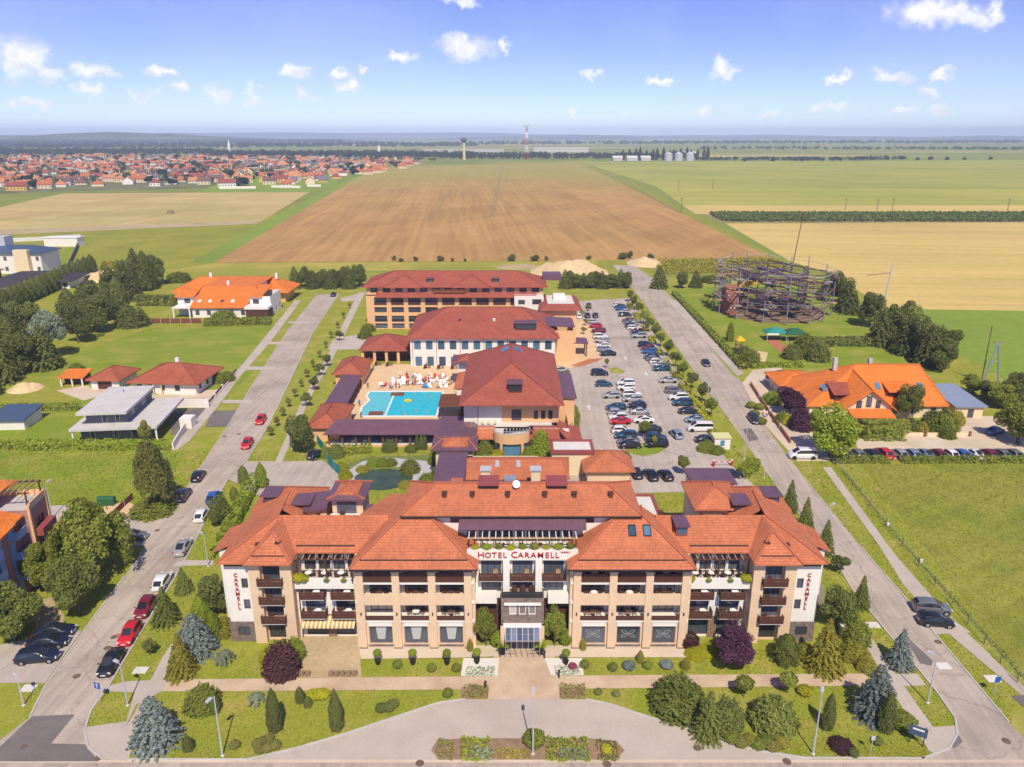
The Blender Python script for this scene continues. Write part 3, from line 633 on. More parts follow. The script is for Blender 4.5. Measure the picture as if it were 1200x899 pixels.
def chair(x, y, z, rz, m, label, group, parent=None):
    if 'c' not in CHAIRM:
        mb = MB(); mb.box(-.25, .25, -.25, .25, .40, .46); mb.box(-.25, .25, .20, .26, .46, .92)
        for a in (-.22, .22):
            for b in (-.22, .22): mb.box(a - .025, a + .025, b - .025, b + .025, 0, .40)
        for a in (-.25, .25): mb.box(a - .03, a + .03, -.25, .22, .60, .65)
        CHAIRM['c'] = mb.mesh('chair')
    o = obj('chair', CHAIRM['c'], m); o.location = (x, y, z); o.rotation_euler = (0, 0, rz); return tag(o, label, 'chair', group)
def table(x, y, z, m, label, group, r=.42):
    k = ('t', r)
    if k not in CHAIRM:
        mb = MB(); mb.lathe([(.001, .70), (r, .70), (r, .74), (.001, .74)], 12); mb.lathe([(.04, .03), (.04, .70)], 8); mb.lathe([(.24, 0), (.24, .03), (.04, .03)], 10); CHAIRM[k] = mb.mesh('table')
    o = obj('table', CHAIRM[k], m); o.location = (x, y, z); return tag(o, label, 'table', group)

# ---- loggia blocks (two, mirrored)
PIL = [6.2, 10.3, 14.4, 18.5]
F1, F2, F3 = 3.75, 6.25, 8.80
fr2 = random.Random(5)
for s in (-1, 1):
    side = 'striped awning' if s < 0 else 'purple-leaved tree'
    for p in PIL:
        shared_box('column', 'render_beige', s * p, -.02, 0, .86, .75, 10.15, hotel)
        c = shared_box('column_cap', 'concrete', s * p, -.10, 10.15, 1.0, .9, .12, hotel)
        shared_box('column_base', 'stone_dark', s * p, -.10, 0, .98, .9, .18, hotel)
    x0, x1 = (5.4, 19.2) if s > 0 else (-19.2, -5.4)
    # back wall of the loggias, with a window for each bay and floor
    bw = MB(); holes = []
    bays = [(s * (PIL[i] + PIL[i + 1]) / 2) for i in range(3)]
    for b in bays:
        for fz in (F1, F2, F3): holes.append((b - x0 - 1.35, b - x0 + 1.35, fz + .08, fz + 2.08))
    facade(bw, (x0, 2.0, 0), (1, 0), x1 - x0, 3.4, 11.4, holes)
    bw.build('wall', 'render_white', hotel)
    for k, h in enumerate(holes): window(hotel, (x0, 2.0, 0), (1, 0), *h, inset=.12, frame='wood_brown', pane='curtain_glass' if fr2.random() < .3 else 'window_glass', vm=2)
    # ground floor wall with shop windows
    gw = MB(); gh = [(b - x0 - 1.36, b - x0 + 1.36, .38, 2.84) for b in bays]
    facade(gw, (x0, .35, 0), (1, 0), x1 - x0, 0, 3.72, gh, .35); gw.build('wall', 'render_beige', hotel)
    for j, (h, b) in enumerate(zip(gh, bays)):
        w = window(hotel, (x0, .35, 0), (1, 0), *h, inset=.28, frame='stone_dark', vm=0, fw=.10)
        shared_box('lintel_panel', 'render_white', b, .27, 2.86, 2.74, .08, .80, hotel)
        shared_box('window_sill', 'stone_dark', b, .20, .20, 2.9, .14, .18, hotel)
        # drawn curtain (white) or ring motif on the glass
        cm = MB()
        if s < 0:
            for q in range(9): cm.quad((-.42 + q * .09, .02 * (q % 2), .5), (-.42 + (q + 1) * .09, .02 * ((q + 1) % 2), .5), (-.62 + (q + 1) * .14, .02 * ((q + 1) % 2), 2.2), (-.62 + q * .14, .02 * (q % 2), 2.2))
            o = cm.build('curtain', 'cloth_grey', hotel)
            o.location = (b, .60, .38)
        else:
            for sa, sb in ((-1, -1), (-1, 1), (1, -1), (1, 1)):
                ca, sn_ = .82 * sa, .57 * sb; ring = lambda t, g: (.52 * ca + (.40 + g) * math.cos(t) * ca - (.15 + g) * math.sin(t) * sn_, 0, 1.25 + .85 * (.52 * sn_ + (.40 + g) * math.cos(t) * sn_ + (.15 + g) * math.sin(t) * ca))
                for q in range(18): t0, t1 = 2 * PI * q / 18, 2 * PI * (q + 1) / 18; cm.quad(ring(t0, 0), ring(t1, 0), ring(t1, .05), ring(t0, .05))
            o = cm.build('window_motif', 'cloth_grey', hotel); o.location = (b, .60, .38)
    # slabs, parapets, partitions, railings
    for fz in (F1, F2, F3): lbox('floor_slab', 'render_white', x0 + .1, x1 - .1, .18, 1.98, fz - .30, fz)
    for b in bays:
        shared_box('beam', 'render_beige', b, .10, F2 - .42, 3.24, .22, 1.42, hotel)
        plank_rail('railing', 'wood_brown', b, .16, F1 + .02, 3.2, .52, planks=2)
        MB().box(-1.6, 1.6, -.02, .02, .98, 1.02).build('handrail', 'render_beige', hotel).location = (b, .16, F1)
        plank_rail('railing', 'wood_brown', b, .12, F3 + .05, 3.2, 1.0, planks=5)
        for fz, nm in ((F1, 'first'), (F2, 'second'), (F3, 'top')):
            if fr2.random() < .85:
                gm = 'wood_brown' if fr2.random() < .7 else 'black_plastic'
                lab = 'dark wooden chair on a hotel balcony between beige columns'
                chair(HX + b - .8, HY + 1.2, fz, fr2.uniform(-.6, .6), gm, lab, 'balcony chairs'); chair(HX + b + .7, HY + 1.25, fz, fr2.uniform(-.6, .6), gm, lab, 'balcony chairs')
                table(HX + b, HY + 1.0, fz, 'wood_brown' if fr2.random() < .6 else 'cloth_white', 'small round table on a hotel balcony between beige columns', 'balcony tables')
    for p in PIL: shared_box('partition', 'render_beige', s * p, .74, F1, .22, 1.24, 7.2, hotel)
    for xe in ((5.4, 5.75), (18.9, 19.2)):
        a, b = xe if s > 0 else (-xe[1], -xe[0]); lbox('side_wall', 'render_beige', a, b, .36, 4.0, 0, 11.2)
    # wall lanterns on the columns
    for p in PIL:
        shared_box('wall_lantern', 'dark_metal', s * p, -.16, 4.6, .14, .14, .32, hotel)
    # block roof
    q = lambda x, y, z: (s * x, y, z)
    roof([[q(5.0, -.9, 11.15), q(19.3, -.9, 11.15), q(14.2, 4.5, 14.75), q(10.7, 4.5, 14.75)], [q(19.3, -.9, 11.15), q(19.3, 7.4, 11.15), q(14.2, 7.4, 14.75), q(14.2, 4.5, 14.75)],
          [q(5.0, 4.7, 11.15), q(5.0, -.9, 11.15), q(10.7, 4.5, 14.75), q(10.7, 4.7, 14.75)], [q(10.7, 4.5, 14.75), q(14.2, 4.5, 14.75), q(14.2, 7.4, 14.75), q(10.7, 7.4, 14.75)]], 'tile_orange', hotel)
    lbox('gutter', 'dark_metal', *sorted((s * 5.0, s * 19.3)), -1.05, -.92, 11.0, 11.12)
    lbox('snow_guard', 'dark_metal', *sorted((s * 6.2, s * 18.2)), -.12, -.06, 11.78, 11.9)

# ---- recesses with balconies, awning and terrace
for s in (-1, 1):
    xa, xb = (18.9, 26.4) if s > 0 else (-26.4, -18.9)
    cols = [s * 20.75, s * 24.3]
    holes = []
    for c in cols:
        holes += [(c - xa - 1.15, c - xa + 1.15, F1 - .2, F1 + 1.75), (c - xa - 1.15, c - xa + 1.15, F2 - .1, F2 + 1.4 - .35)]
        holes.append((c - xa - 1.3, c - xa + 1.3, .3, 2.35))
    fw = MB(); facade(fw, (xa, 2.3, 0), (1, 0), xb - xa, 0, 7.55, holes); fw.build('wall', 'render_white', hotel)
    for h in holes: window(hotel, (xa, 2.3, 0), (1, 0), *h, inset=.12, vm=2, frame='wood_brown')
    for c in cols:
        for fz in (F1 - .35, F2 - .30):
            shared_box('balcony_floor', 'concrete_light', c, 1.0, fz - .12, 2.7, 1.28, .12, hotel)
            plank_rail('railing', 'wood_brown', c, 1.02, fz - .05, 2.76, .95, planks=4, side=1.2)
            chair(HX + c - .6, HY + 1.7, fz, .3, 'wood_brown', 'brown wooden chair on a projecting balcony of the white hotel wall', 'projecting balcony chairs')
            table(HX + c + .4, HY + 1.6, fz, 'cloth_white', 'small white table on a projecting balcony of the white hotel wall', 'projecting balcony tables')
    shared_box('pilaster', 'stone_brown', (cols[0] + cols[1]) / 2, 2.16, 0, 1.0, .13, 2.9, hotel)
    # terrace parapet and floor
    lbox('parapet', 'render_white', xa + .05, xb - .05, 1.6, 1.85, 7.0, 8.35); lbox('terrace_floor', 'concrete', xa, xb, 1.86, 5.6, 7.4, 7.6)
    sb = MB(); th = row(4, 1.35, xb - xa, 7.75, 10.3, margin=.5); facade(sb, (xa, 4.6, 0), (1, 0), xb - xa, 7.6, 11.6, th); sb.build('wall', 'render_white', hotel)
    for h in th: window(hotel, (xa, 4.6, 0), (1, 0), *h, inset=.12, vm=1)
    pg = MB(); pg.box(xa + .1, xb - .1, 1.95, 2.1, 10.55, 10.75)
    pgo = pg.build('pergola', 'wood_brown', hotel)
    for i in range(10):
        x = xa + .4 + i * (xb - xa - .8) / 9; shared_box('pergola_rafter', 'wood_light', x, 1.75, 10.76, .10, 2.7, .14, pgo)
    for x in (xa + .35, (xa + xb) / 2, xb - .35): shared_box('pergola_post', 'wood_brown', x, 1.95, 7.6, .16, .16, 2.95, pgo)
    for i in range(4):
        x = HX + xa + .9 + i * 1.9; lab = 'dark chair on the hotel roof terrace under the white rafters'
        chair(x, HY + 2.8, 7.6, .4, 'wood_brown', lab, 'roof terrace chairs'); chair(x + .9, HY + 3.2, 7.6, -1.2, 'wood_brown', lab, 'roof terrace chairs'); table(x + .45, HY + 3.0, 7.6, 'cloth_white', 'small pale table on the hotel roof terrace under the white rafters', 'roof terrace tables')
    # downpipe
    MB().cyl((s * 19.35, 2.1, 0), (s * 19.35, 2.1, 7), .06).build('downpipe', 'wood_brown', hotel); MB().cyl((s * 26.1, 2.1, 0), (s * 26.1, 2.1, 7), .06).build('downpipe', 'wood_brown', hotel)
    # end tower
    for c in (27.05, 30.65):
        shared_box('pier', 'render_beige', s * c, 1.0, 0, 1.3, 2.2, 11.1, hotel)
    a, b = sorted((s * 27.7, s * 30.0)); tx = a
    th = [(.12, b - a - .12, .3, 2.2)] + [(.12, b - a - .12, fz - .15, fz + 1.75) for fz in (F1 - .35, F2 - .35, F3 - .55)]
    tw = MB(); facade(tw, (tx, 1.7, 0), (1, 0), b - a, 0, 11.1, th); tw.build('wall', 'render_beige', hotel)
    for h in th: window(hotel, (tx, 1.7, 0), (1, 0), *h, inset=.12, vm=2)
    for fz in (F1 - .65, F2 - .6, F3 - .75):
        shared_box('balcony_floor', 'concrete_light', s * 28.85, .4, fz - .12, 2.7, 1.2, .12, hotel)
        plank_rail('railing', 'wood_brown', s * 28.85, .42, fz - .05, 2.8, .98, planks=4, side=.6)
        chair(HX + s * 28.85 - .4, HY + 1.0, fz, .4, 'wood_brown', 'brown wooden chair on a balcony of the hotel end tower', 'tower balcony chairs')
    lbox('side_wall', 'render_beige', *sorted((s * 26.4, s * 26.6)), 3.2, 6.5, 0, 11.2)
    # white end with the vertical sign
    a, b = sorted((s * 31.3, s * 34.2)); wh = [(((.35, 1.1) if s > 0 else (b - a - 1.1, b - a - .35))[0], ((.35, 1.1) if s > 0 else (b - a - 1.1, b - a - .35))[1], z, z + 1.3) for z in (4.4, 7.2)]
    wm = MB(); facade(wm, (a, 1.45, 0), (1, 0), b - a, 2.7, 10.1, wh); facade(wm, (s * 34.2, 1.45 if s > 0 else 12.0, 0), (0, 1) if s > 0 else (0, -1), 10.55, 2.7, 11.1, [(2 + 2.6 * i, 3.2 + 2.6 * i, z, z + 1.3) for i in range(3) for z in (4.4, 7.2)]); wm.build('wall', 'render_white', hotel)
    for h in wh: window(hotel, (a, 1.45, 0), (1, 0), *h, vm=0)
    bm_ = MB(); bh = [(.8, 2.2, .9, 2.1)]; facade(bm_, (a - .0, 1.30, 0), (1, 0), b - a, 0, 2.7, bh); bm_.quad((a, 1.30, 2.7), (b, 1.30, 2.7), (b, 1.46, 2.7), (a, 1.46, 2.7)); bm_.build('stone_base', 'stone_dark', hotel)
    window(hotel, (a, 1.30, 0), (1, 0), *bh[0], vm=1, frame='wood_brown')
    lbox('stone_base', 'stone_dark', *sorted((s * 34.1, s * 34.34)), 1.31, 12, 0, 2.68)
    lbox('upper_band', 'wood_brown', a, b - .0, 1.40, 1.62, 10.1, 11.1)
    window(hotel, (a, 1.40, 0), (1, 0), .7, 2.1, 10.25, 10.95, inset=.01, vm=1, frame='wood_brown')
    q = lambda x, y, z: (s * x, y, z)
    # roofs of recess, tower and wing
    roof([[q(16, 2.5, 11.35), q(26.6, 2.5, 11.35), q(26.6, 6.9, 13.75), q(16, 6.9, 13.75)], [q(26.6, 2.5, 11.35), q(29.1, 2.5, 11.35), q(29.1, 6.9, 13.75), q(26.6, 6.9, 13.75)],
          [q(29.1, .5, 11.1), q(34.5, .5, 11.1), q(29.1, 6.9, 13.75)], [q(34.5, .5, 11.1), q(34.5, 13.5, 11.1), q(29.6, 13.5, 13.7), q(29.1, 6.9, 13.75)],
          [q(16, 6.9, 13.75), q(29.1, 6.9, 13.75), q(26.6, 11.2, 11.35), q(16, 11.2, 11.35)]], 'tile_orange', hotel)
    roof([[q(26.0, .05, 11.22), q(31.5, .05, 11.22), q(28.75, 3.0, 13.72)], [q(26.0, .05, 11.22), q(28.75, 3.0, 13.72), q(28.75, 7.0, 13.79), q(26.0, 7.0, 11.22)], [q(31.5, .05, 11.22), q(31.5, 6.0, 11.22), q(28.75, 6.0, 13.72), q(28.75, 3.0, 13.72)]], 'tile_orange', hotel)
    roof([[q(34.7, 12.9, 11.2), q(34.7, 19.1, 11.2), q(30.0, 14.6, 13.72), q(29.6, 12.9, 13.72)], [q(26.0, 19.1, 11.4), q(34.7, 19.1, 11.2), q(30.0, 14.6, 13.72)], [q(26.0, 9.0, 11.4), q(26.0, 19.1, 11.4), q(30.0, 14.6, 13.72), q(29.6, 9.0, 13.68)]], 'tile_orange', hotel)
    roof([[q(34.3, 5.2, 11.0), q(36.8, 5.2, 9.9), q(36.8, 10.6, 9.9), q(34.3, 10.6, 11.0)]], 'tile_orange', hotel)
    lbox('wall', 'render_white', *sorted((s * 34.2, s * 36.3)), 5.6, 10.2, 0, 9.75); lbox('wall', 'render_white', *sorted((s * 26.8, s * 34.2)), 12.0, 18.4, 0, 11.1); lbox('wall', 'render_white', *sorted((s * 16, s * 27)), 6.5, 10.6, 0, 11.2)
    lbox('snow_guard', 'dark_metal', *sorted((s * 19.4, s * 26.2)), 3.1, 3.16, 11.72, 11.86); lbox('snow_guard', 'dark_metal', *sorted((s * 26.9, s * 30.6)), .70, .76, 11.76, 11.9)
    # dormers on the rear wing, roof vents
    for (dx, dy) in ((27.6, 11.4), (32.2, 13.6)):
        d = MB(); d.box(s * dx - .9, s * dx + .9, dy - .2, dy + 2.2, 11.8, 13.05); do = d.build('dormer', 'wood_brown', hotel)
        MB().box(s * dx - 1.2, s * dx + 1.2, dy - .7, dy + 2.4, 13.06, 13.2).build('dormer_roof', 'metal_roof', do)
        MB().box(s * dx - .75, s * dx + .75, dy - .24, dy - .205, 12.1, 12.95).build('pane', 'window_glass', do)
    for (vx, vy, vz) in ((30.3, 2.3, 12.1), (27.9, 2.0, 12.5), (25, 9.0, 12.6), (22.2, 9.6, 12.3), (17.2, 9.8, 12.3)):
        v = MB(); v.box(s * vx - .22, s * vx + .22, vy - .22, vy + .22, vz - .4, vz + .35); v.box(s * vx - .3, s * vx + .3, vy - .3, vy + .3, vz + .36, vz + .46); v.build('roof_vent', 'wood_brown', hotel)
    # slatted timber screen beside the side garden
    for i in range(9):
        shared_box('timber_baffle', 'timber_grey', s * 37.6, 8 + i * .62, 0, 1.0 + i * .12, .12, 2.4 + i * .3, hotel)

# roof lights on the block beside the purple-leaved tree, dormer on its wing
for x in (12.6, 14.3):
    rl = MB(); z = 11.15 + (3.0 + .9) * (3.6 / 5.4); rl.poly([(x - .35, 2.5, z - .25), (x + .35, 2.5, z - .25), (x + .35, 3.5, z + .42), (x - .35, 3.5, z + .42)]); o = rl.build('roof_window', 'blue_glass', hotel)
    f = MB()
    for a, b in (((x - .4, 2.44, z - .27), (x + .4, 2.44, z - .27)), ((x - .4, 3.56, z + .48), (x + .4, 3.56, z + .48)), ((x - .4, 2.44, z - .27), (x - .4, 3.56, z + .48)), ((x + .4, 2.44, z - .27), (x + .4, 3.56, z + .48))): f.bar(a, b, .1)
    f.build('frame', 'dark_metal', o)
d = lbox('dormer', 'copper_box', 18.0, 19.3, 4.3, 6.6, 12.0, 13.7); MB().box(17.8, 19.5, 3.9, 6.7, 13.71, 13.85).build('dormer_roof', 'metal_roof', d); MB().box(18.15, 19.15, 4.26, 4.295, 12.6, 13.5).build('pane', 'blue_glass', d)

# ---- striped awning over the cafe terrace
ao = MB().box(-26.0, -19.6, 2.18, 2.30, 2.95, 3.1).build('awning', 'wood_brown', hotel)
mat('cloth_yellow_pale', (.74, .62, .36), var=.04)
stm = MB().poly([(0, 0, 0), (.2461, 0, 0), (.2461, 1.45, .58), (0, 1.45, .58), ]).mesh('awning_stripe')
stv = MB().box(0, .2461, -.02, 0, -.2, 0).mesh('valance')
for i in range(26):
    m_ = 'cloth_yellow_pale' if i % 2 else 'wood_light'
    o = obj('awning_stripe', stm, m_, ao); o.location = (-26.0 + i * .2461, .75, 2.42)
    o = obj('valance', stv, m_, ao); o.location = (-26.0 + i * .2461, .75, 2.42)

# ---- centre
ch = []
for c in (-3.6, 0, 3.6):
    ch += [(c + 5.6 - 1.15, c + 5.6 + 1.15, F3 - .05, F3 + 1.95), (c + 5.6 - 1.15, c + 5.6 + 1.15, F2 + .25, F2 + 1.9)]
cw = MB(); facade(cw, (-5.6, 1.9, 0), (1, 0), 11.2, 5.6, 11.2, ch); cw.build('wall', 'render_white', hotel)
for h in ch: window(hotel, (-5.6, 1.9, 0), (1, 0), *h, inset=.12, vm=2)
for c in (-3.6, 0, 3.6):
    shared_box('balcony_floor', 'concrete_light', c, .75, F3 - .3, 2.7, 1.15, .14, hotel); plank_rail('railing', 'wood_brown', c, .77, F3 - .25, 2.7, .95, planks=4, side=1.1)
    chair(HX + c + .5, HY + 1.5, F3 - .16, 0, 'wood_light', 'pale wooden chair on a balcony under the HOTEL CARAMELL sign', 'chairs under the sign')
for c in (-4.25, 4.25): lbox('white_fascia', 'render_white', c - 1.3, c + 1.3, .9, 1.85, 5.5, 6.7)
for c in (-1.85, 1.85): shared_box('fin_wall', 'render_white', c, .9, 6.75, .75, 1.0, 4.5, hotel)
for c in (-4.1, 4.1):
    w = MB(); w.box(c - 1.45, c + 1.45, 2.2, 2.4, 0, 5.5); wo = w.build('timber_cladding', 'wood_red', hotel)
    for i in range(9): shared_box('plank', 'wood_brown', c, 2.12, .1 + i * .6, 2.8, .07, .5, wo)
# stone portal
ph_ = [(.95, 1.75, 4.75, 5.95), (2.05, 2.85, 4.75, 5.95), (3.15, 3.95, 4.75, 5.95)]
pw = MB(); facade(pw, (-2.45, -.15, 0), (1, 0), 4.9, 3.45, 6.9, ph_); pw.quad((-2.45, -.15, 6.9), (2.45, -.15, 6.9), (2.45, 1.9, 6.9), (-2.45, 1.9, 6.9)); facade(pw, (2.45, -.15, 0), (0, 1), 2.05, 0, 6.9); facade(pw, (-2.45, 1.9, 0), (0, -1), 2.05, 0, 6.9); pw.build('stone_portal', 'stone_dark', hotel)
for h in ph_: window(hotel, (-2.45, -.15, 0), (1, 0), *h, inset=.1, vm=0, frame='white_paint', pane='curtain_glass')
lbox('portal_lintel', 'white_paint', -2.1, 2.1, -.45, -.16, 6.15, 6.35); lbox('canopy_fascia', 'white_paint', -2.2, 2.2, -.6, -.16, 3.3, 3.62)
for c in (-2.2, 2.2): lbox('portal_pier', 'render_beige', c - .32, c + .32, -.6, -.16, 0, 3.28)
for c in (-.9, .1, 1.1): chair(HX + c, HY + .9, 6.9, .2, 'wood_brown', 'brown chair on the small balcony above the stone portal', 'chairs above the portal')
plank_rail('railing', 'dark_metal', 0, -.05, 6.92, 4.6, .7, planks=6)
can = MB()
for i in range(7):
    x = -1.95 + i * .65; can.bar((x, -.5, 3.2), (x, -1.75, 2.35), .07); can.bar((x, -1.75, 2.35), (x, -1.75, .06), .06)
can.bar((-1.95, -1.75, 2.35), (1.95, -1.75, 2.35), .1); can.bar((-1.95, -1.1, 2.79), (1.95, -1.1, 2.79), .07); can.bar((-1.95, -1.75, 1.0), (-.7, -1.75, 1.0), .06); can.bar((.7, -1.75, 1.0), (1.95, -1.75, 1.0), .06)
co = can.build('entrance_canopy', 'steel', hotel)
gm_ = MB().poly([(0, 0, 0), (.58, 0, 0), (.58, 1.2, .82), (0, 1.2, .82)]).mesh('glass_panel')
for i in range(6):
    o = obj('glass_panel', gm_, 'sky_glass', co); o.location = (-1.91 + i * .65, -1.72, 2.40)
dm = MB().box(-.44, .44, 0, .05, 0, 2.3).mesh('door')
for i in range(4):
    o = obj('door', dm, 'window_glass', hotel); o.location = (-1.42 + i * .95, -.10, .06)
    fr_ = MB(); fr_.box(-.47, -.42, -.04, .06, 0, 2.35); fr_.box(.42, .47, -.04, .06, 0, 2.35); fr_.box(-.418, .418, -.04, .06, 2.3, 2.36); fr_.build('frame', 'dark_metal', o)
lbox('wall', 'stone_dark', -2.1, 2.1, .05, .3, 0, 3.4)
# roof terrace with sign
lbox('sign_parapet', 'render_white', -6.3, 6.3, 1.15, 1.42, 11.05, 12.35); lbox('terrace_floor', 'concrete', -7.0, 7.0, 1.43, 4.9, 11.0, 11.2)
pl = MB(); pl.box(-6.2, 6.2, 1.43, 1.8, 11.9, 12.3); pl.build('planter', 'concrete', hotel)
pg = MB(); pg.box(-6.3, 6.3, 1.85, 2.0, 13.35, 13.55); pgo = pg.build('pergola', 'wood_light', hotel)
for i in range(17): shared_box('pergola_rafter', 'white_paint', -6.1 + i * .7625, 1.6, 13.56, .1, 3.1, .14, pgo)
for i in range(9): shared_box('pergola_post', 'wood_brown', -6.1 + i * 1.525, 1.86, 11.2, .13, .13, 2.15, pgo)
mr_ = MB(); mr_.box(-7.35, 7.35, 4.55, 4.7, 13.6, 15.0); mo = roof([[(-7.35, 2.85, 14.05), (7.35, 2.85, 14.05), (7.35, 4.85, 14.95), (-7.35, 4.85, 14.95)]], 'metal_roof', hotel, 'canopy_roof', .12, None)
for i in range(20): MB().bar((-7.2 + i * .758, 2.86, 14.09), (-7.2 + i * .758, 4.8, 14.97), .05).build('standing_seam', 'metal_roof', mo)
gl = [(.4 + i * 1.4, 1.6 + i * 1.4, 11.4, 13.6) for i in range(9)]
up = MB(); facade(up, (-6.9, 4.9, 0), (1, 0), 13.8, 11.2, 15.1, gl); up.build('wall', 'render_white', hotel)
for h in gl: window(hotel, (-6.9, 4.9, 0), (1, 0), *h, inset=.12, vm=1)
for s in (-1, 1): up = MB(); facade(up, (min(s * 6.9, s * 13.4), 4.85, 0), (1, 0), 6.5, 11, 15.1, []); facade(up, (s * 13.4, 4.85 if s > 0 else 12.5, 0), (0, s), 7.65, 11, 15.1, []); up.build('wall', 'render_white', hotel); window(hotel, (s * 7.9 - .5, 4.85, 0), (1, 0), 0, 1.0, 13.9, 14.7, inset=-.04, vm=0)
MB().quad((13.4, 12.5, 11), (-13.4, 12.5, 11), (-13.4, 12.5, 15.1), (13.4, 12.5, 15.1)).build('wall', 'render_white', hotel)
for i in range(11):
    x = HX - 5.6 + i * 1.1; chair(x, HY + 2.5 + .5 * (i % 2), 11.2, rnd.uniform(-1, 1), 'wood_light' if i % 3 else 'wood_red', 'wooden chair on the roof terrace behind the HOTEL CARAMELL sign', 'chairs behind the sign')
    if i % 2: table(x + .5, HY + 3.2, 11.2, 'cloth_white', 'white table on the roof terrace behind the HOTEL CARAMELL sign', 'tables behind the sign')
roof(hip_polys(-14.1, 13.9, 4.1, 13.4, 15.1, 17.05, inset=3.7), 'tile_orange', hotel)
lbox('gutter', 'dark_metal', -14.1, 13.9, 3.95, 4.08, 14.95, 15.07)
for i, x in enumerate((-9.2, -5.9, -1.7, 2.7, 6.2, 10.5)):
    v = MB(); v.box(x - .24, x + .24, 6.6, 7.1, 15.8, 16.7); v.box(x - .32, x + .32, 6.5, 7.2, 16.71, 16.8); v.build('roof_vent', 'wood_brown', hotel)
for x in (-4.0, 4.2):
    d = lbox('roof_box', 'dark_metal', x - 1.15, x + 1.15, 7.9, 9.8, 16.2, 17.2); MB().box(x - 1.25, x + 1.25, 7.6, 10.2, 17.21, 17.45).build('lid', 'copper_box', d)
# satellite dish
dsh = MB(); pr = [(.001, 0), (.2, .03), (.36, .09), (.48, .17), (.46, .19), (.001, .03)]; dsh.lathe(pr, 16); o = dsh.build('satellite_dish', 'white_paint', hotel, True); o.location = (-.7, 7.9, 17.3); o.rotation_euler = (R(60), 0, R(10))
MB().cyl((-.7, 8.05, 16.6), (-.7, 8.05, 17.35), .05).build('dish_mast', 'galvanised', hotel)

# ---- lettering
def letters(txt, size, parent, m, place, extr=.04, sx=1.0):
    for i, ch_ in enumerate(txt):
        if ch_ == ' ': continue
        cu = bpy.data.curves.new('letter', 'FONT'); cu.body = ch_; cu.size = size; cu.extrude = extr; cu.offset = .004 * size; cu.align_x = 'CENTER'; cu.resolution_u = 2
        t = bpy.data.objects.new('letter_tmp', cu); COL.objects.link(t)
        bpy.context.view_layer.update(); me = bpy.data.meshes.new_from_object(t.evaluated_get(bpy.context.evaluated_depsgraph_get()))
        bpy.data.objects.remove(t); bpy.data.curves.remove(cu)
        me.materials.clear(); me.name = 'letter'
        o = obj('letter', me, m, parent); o.rotation_euler = (PI / 2, 0, 0); o.location = place(i); o.scale = (sx, 1, 1)
sign = MB().box(-5.3, 5.3, 1.10, 1.14, 11.25, 11.3).build('sign', 'render_white', hotel)
txt = 'HOTEL CARAMELL'; wid = {'H': .86, 'O': .9, 'T': .72, 'E': .68, 'L': .62, ' ': .45, 'C': .82, 'A': .82, 'R': .78, 'M': 1.0}
xs = []; acc = 0
for c in txt: xs.append(acc + wid[c] / 2); acc += wid[c]
k_ = 9.3 / acc
big = lambda c, i: 1.12 if i in (0, 6) else .92
for i, c in enumerate(txt):
    letters(c, 1.12 if i in (0, 6) else .98, sign, 'sign_red', lambda j, i=i: (-5.1 + xs[i] * k_, 1.08, 11.42), sx=1.0)
letters('***', .55, sign, 'sign_red', lambda j: (4.45 + j * .28, 1.08, 11.85)); letters('S', .3, sign, 'sign_red', lambda j: (5.28, 1.08, 12.02))
for s in (-1, 1):
    sg = MB().box(s * 32.95 - .03, s * 32.95 + .03, 1.40, 1.43, 4.2, 9.4).build('sign', 'render_white', hotel)
    letters('CARAMELL', .66, sg, 'sign_red', lambda j: (s * 32.95, 1.36, 8.75 - j * .62))

# ---- stair tower and low roofs on the courtyard side of the hotel
def hbox(name, m, x0, x1, y0, y1, z0, z1): return lbox(name, m, x0 - HX, x1 - HX, y0 - HY, y1 - HY, z0, z1)
hbox('wall', 'render_beige', -22.4, -18.6, 85.2, 89.2, 0, 14.2)
w = MB(); w.box(-21.8 - HX, -19.4 - HX, 85.05 - HY, 85.19 - HY, 11.6, 13.6); w.build('window', 'window_glass', hotel)
tr = [(-22.9 - HX, -18.1 - HX, 84.4 - HY, 89.6 - HY)]
for (a, b, c, d) in tr: roof(hip_polys(a, b, c, d, 14.3, 15.0, 1.3), 'metal_roof', hotel); roof(hip_polys(a + 1.0, b - 1.0, c + .6, d - 1.2, 14.75, 15.3, 1.5), 'tile_orange', hotel)
roof([[(-26.0 - HX, 84.6 - HY, 12.6), (-23.0 - HX, 84.6 - HY, 13.0), (-23.0 - HX, 89 - HY, 13.4), (-26.8 - HX, 89 - HY, 12.9)]], 'metal_roof', hotel, 'flat_roof', .2, None)
hbox('wall', 'render_beige', -25.8, -23.2, 85.2, 88.6, 0, 12.5)
roof([[(-18.4 - HX, 83.0 - HY, 12.6), (-15.3 - HX, 83.4 - HY, 12.4), (-15.8 - HX, 86 - HY, 12.7), (-18.2 - HX, 86 - HY, 12.9)]], 'metal_roof', hotel, 'flat_roof', .2, None); hbox('wall', 'render_beige', -18.3, -16.0, 83.6, 85.6, 8, 12.4)
hbox('terrace_floor', 'white_paint', -22.6, -18.0, 83.6, 85.0, 11.9, 12.1)
roof([[(-19.5, 6.95, 13.7), (-9.5, 6.95, 13.7), (-9.5, 15.4, 12.3), (-17.2, 15.4, 12.3)]], 'tile_orange', hotel, ridge=None); hbox('wall', 'render_white', -15.6, -9, 84, 89.4, 0, 12.0)
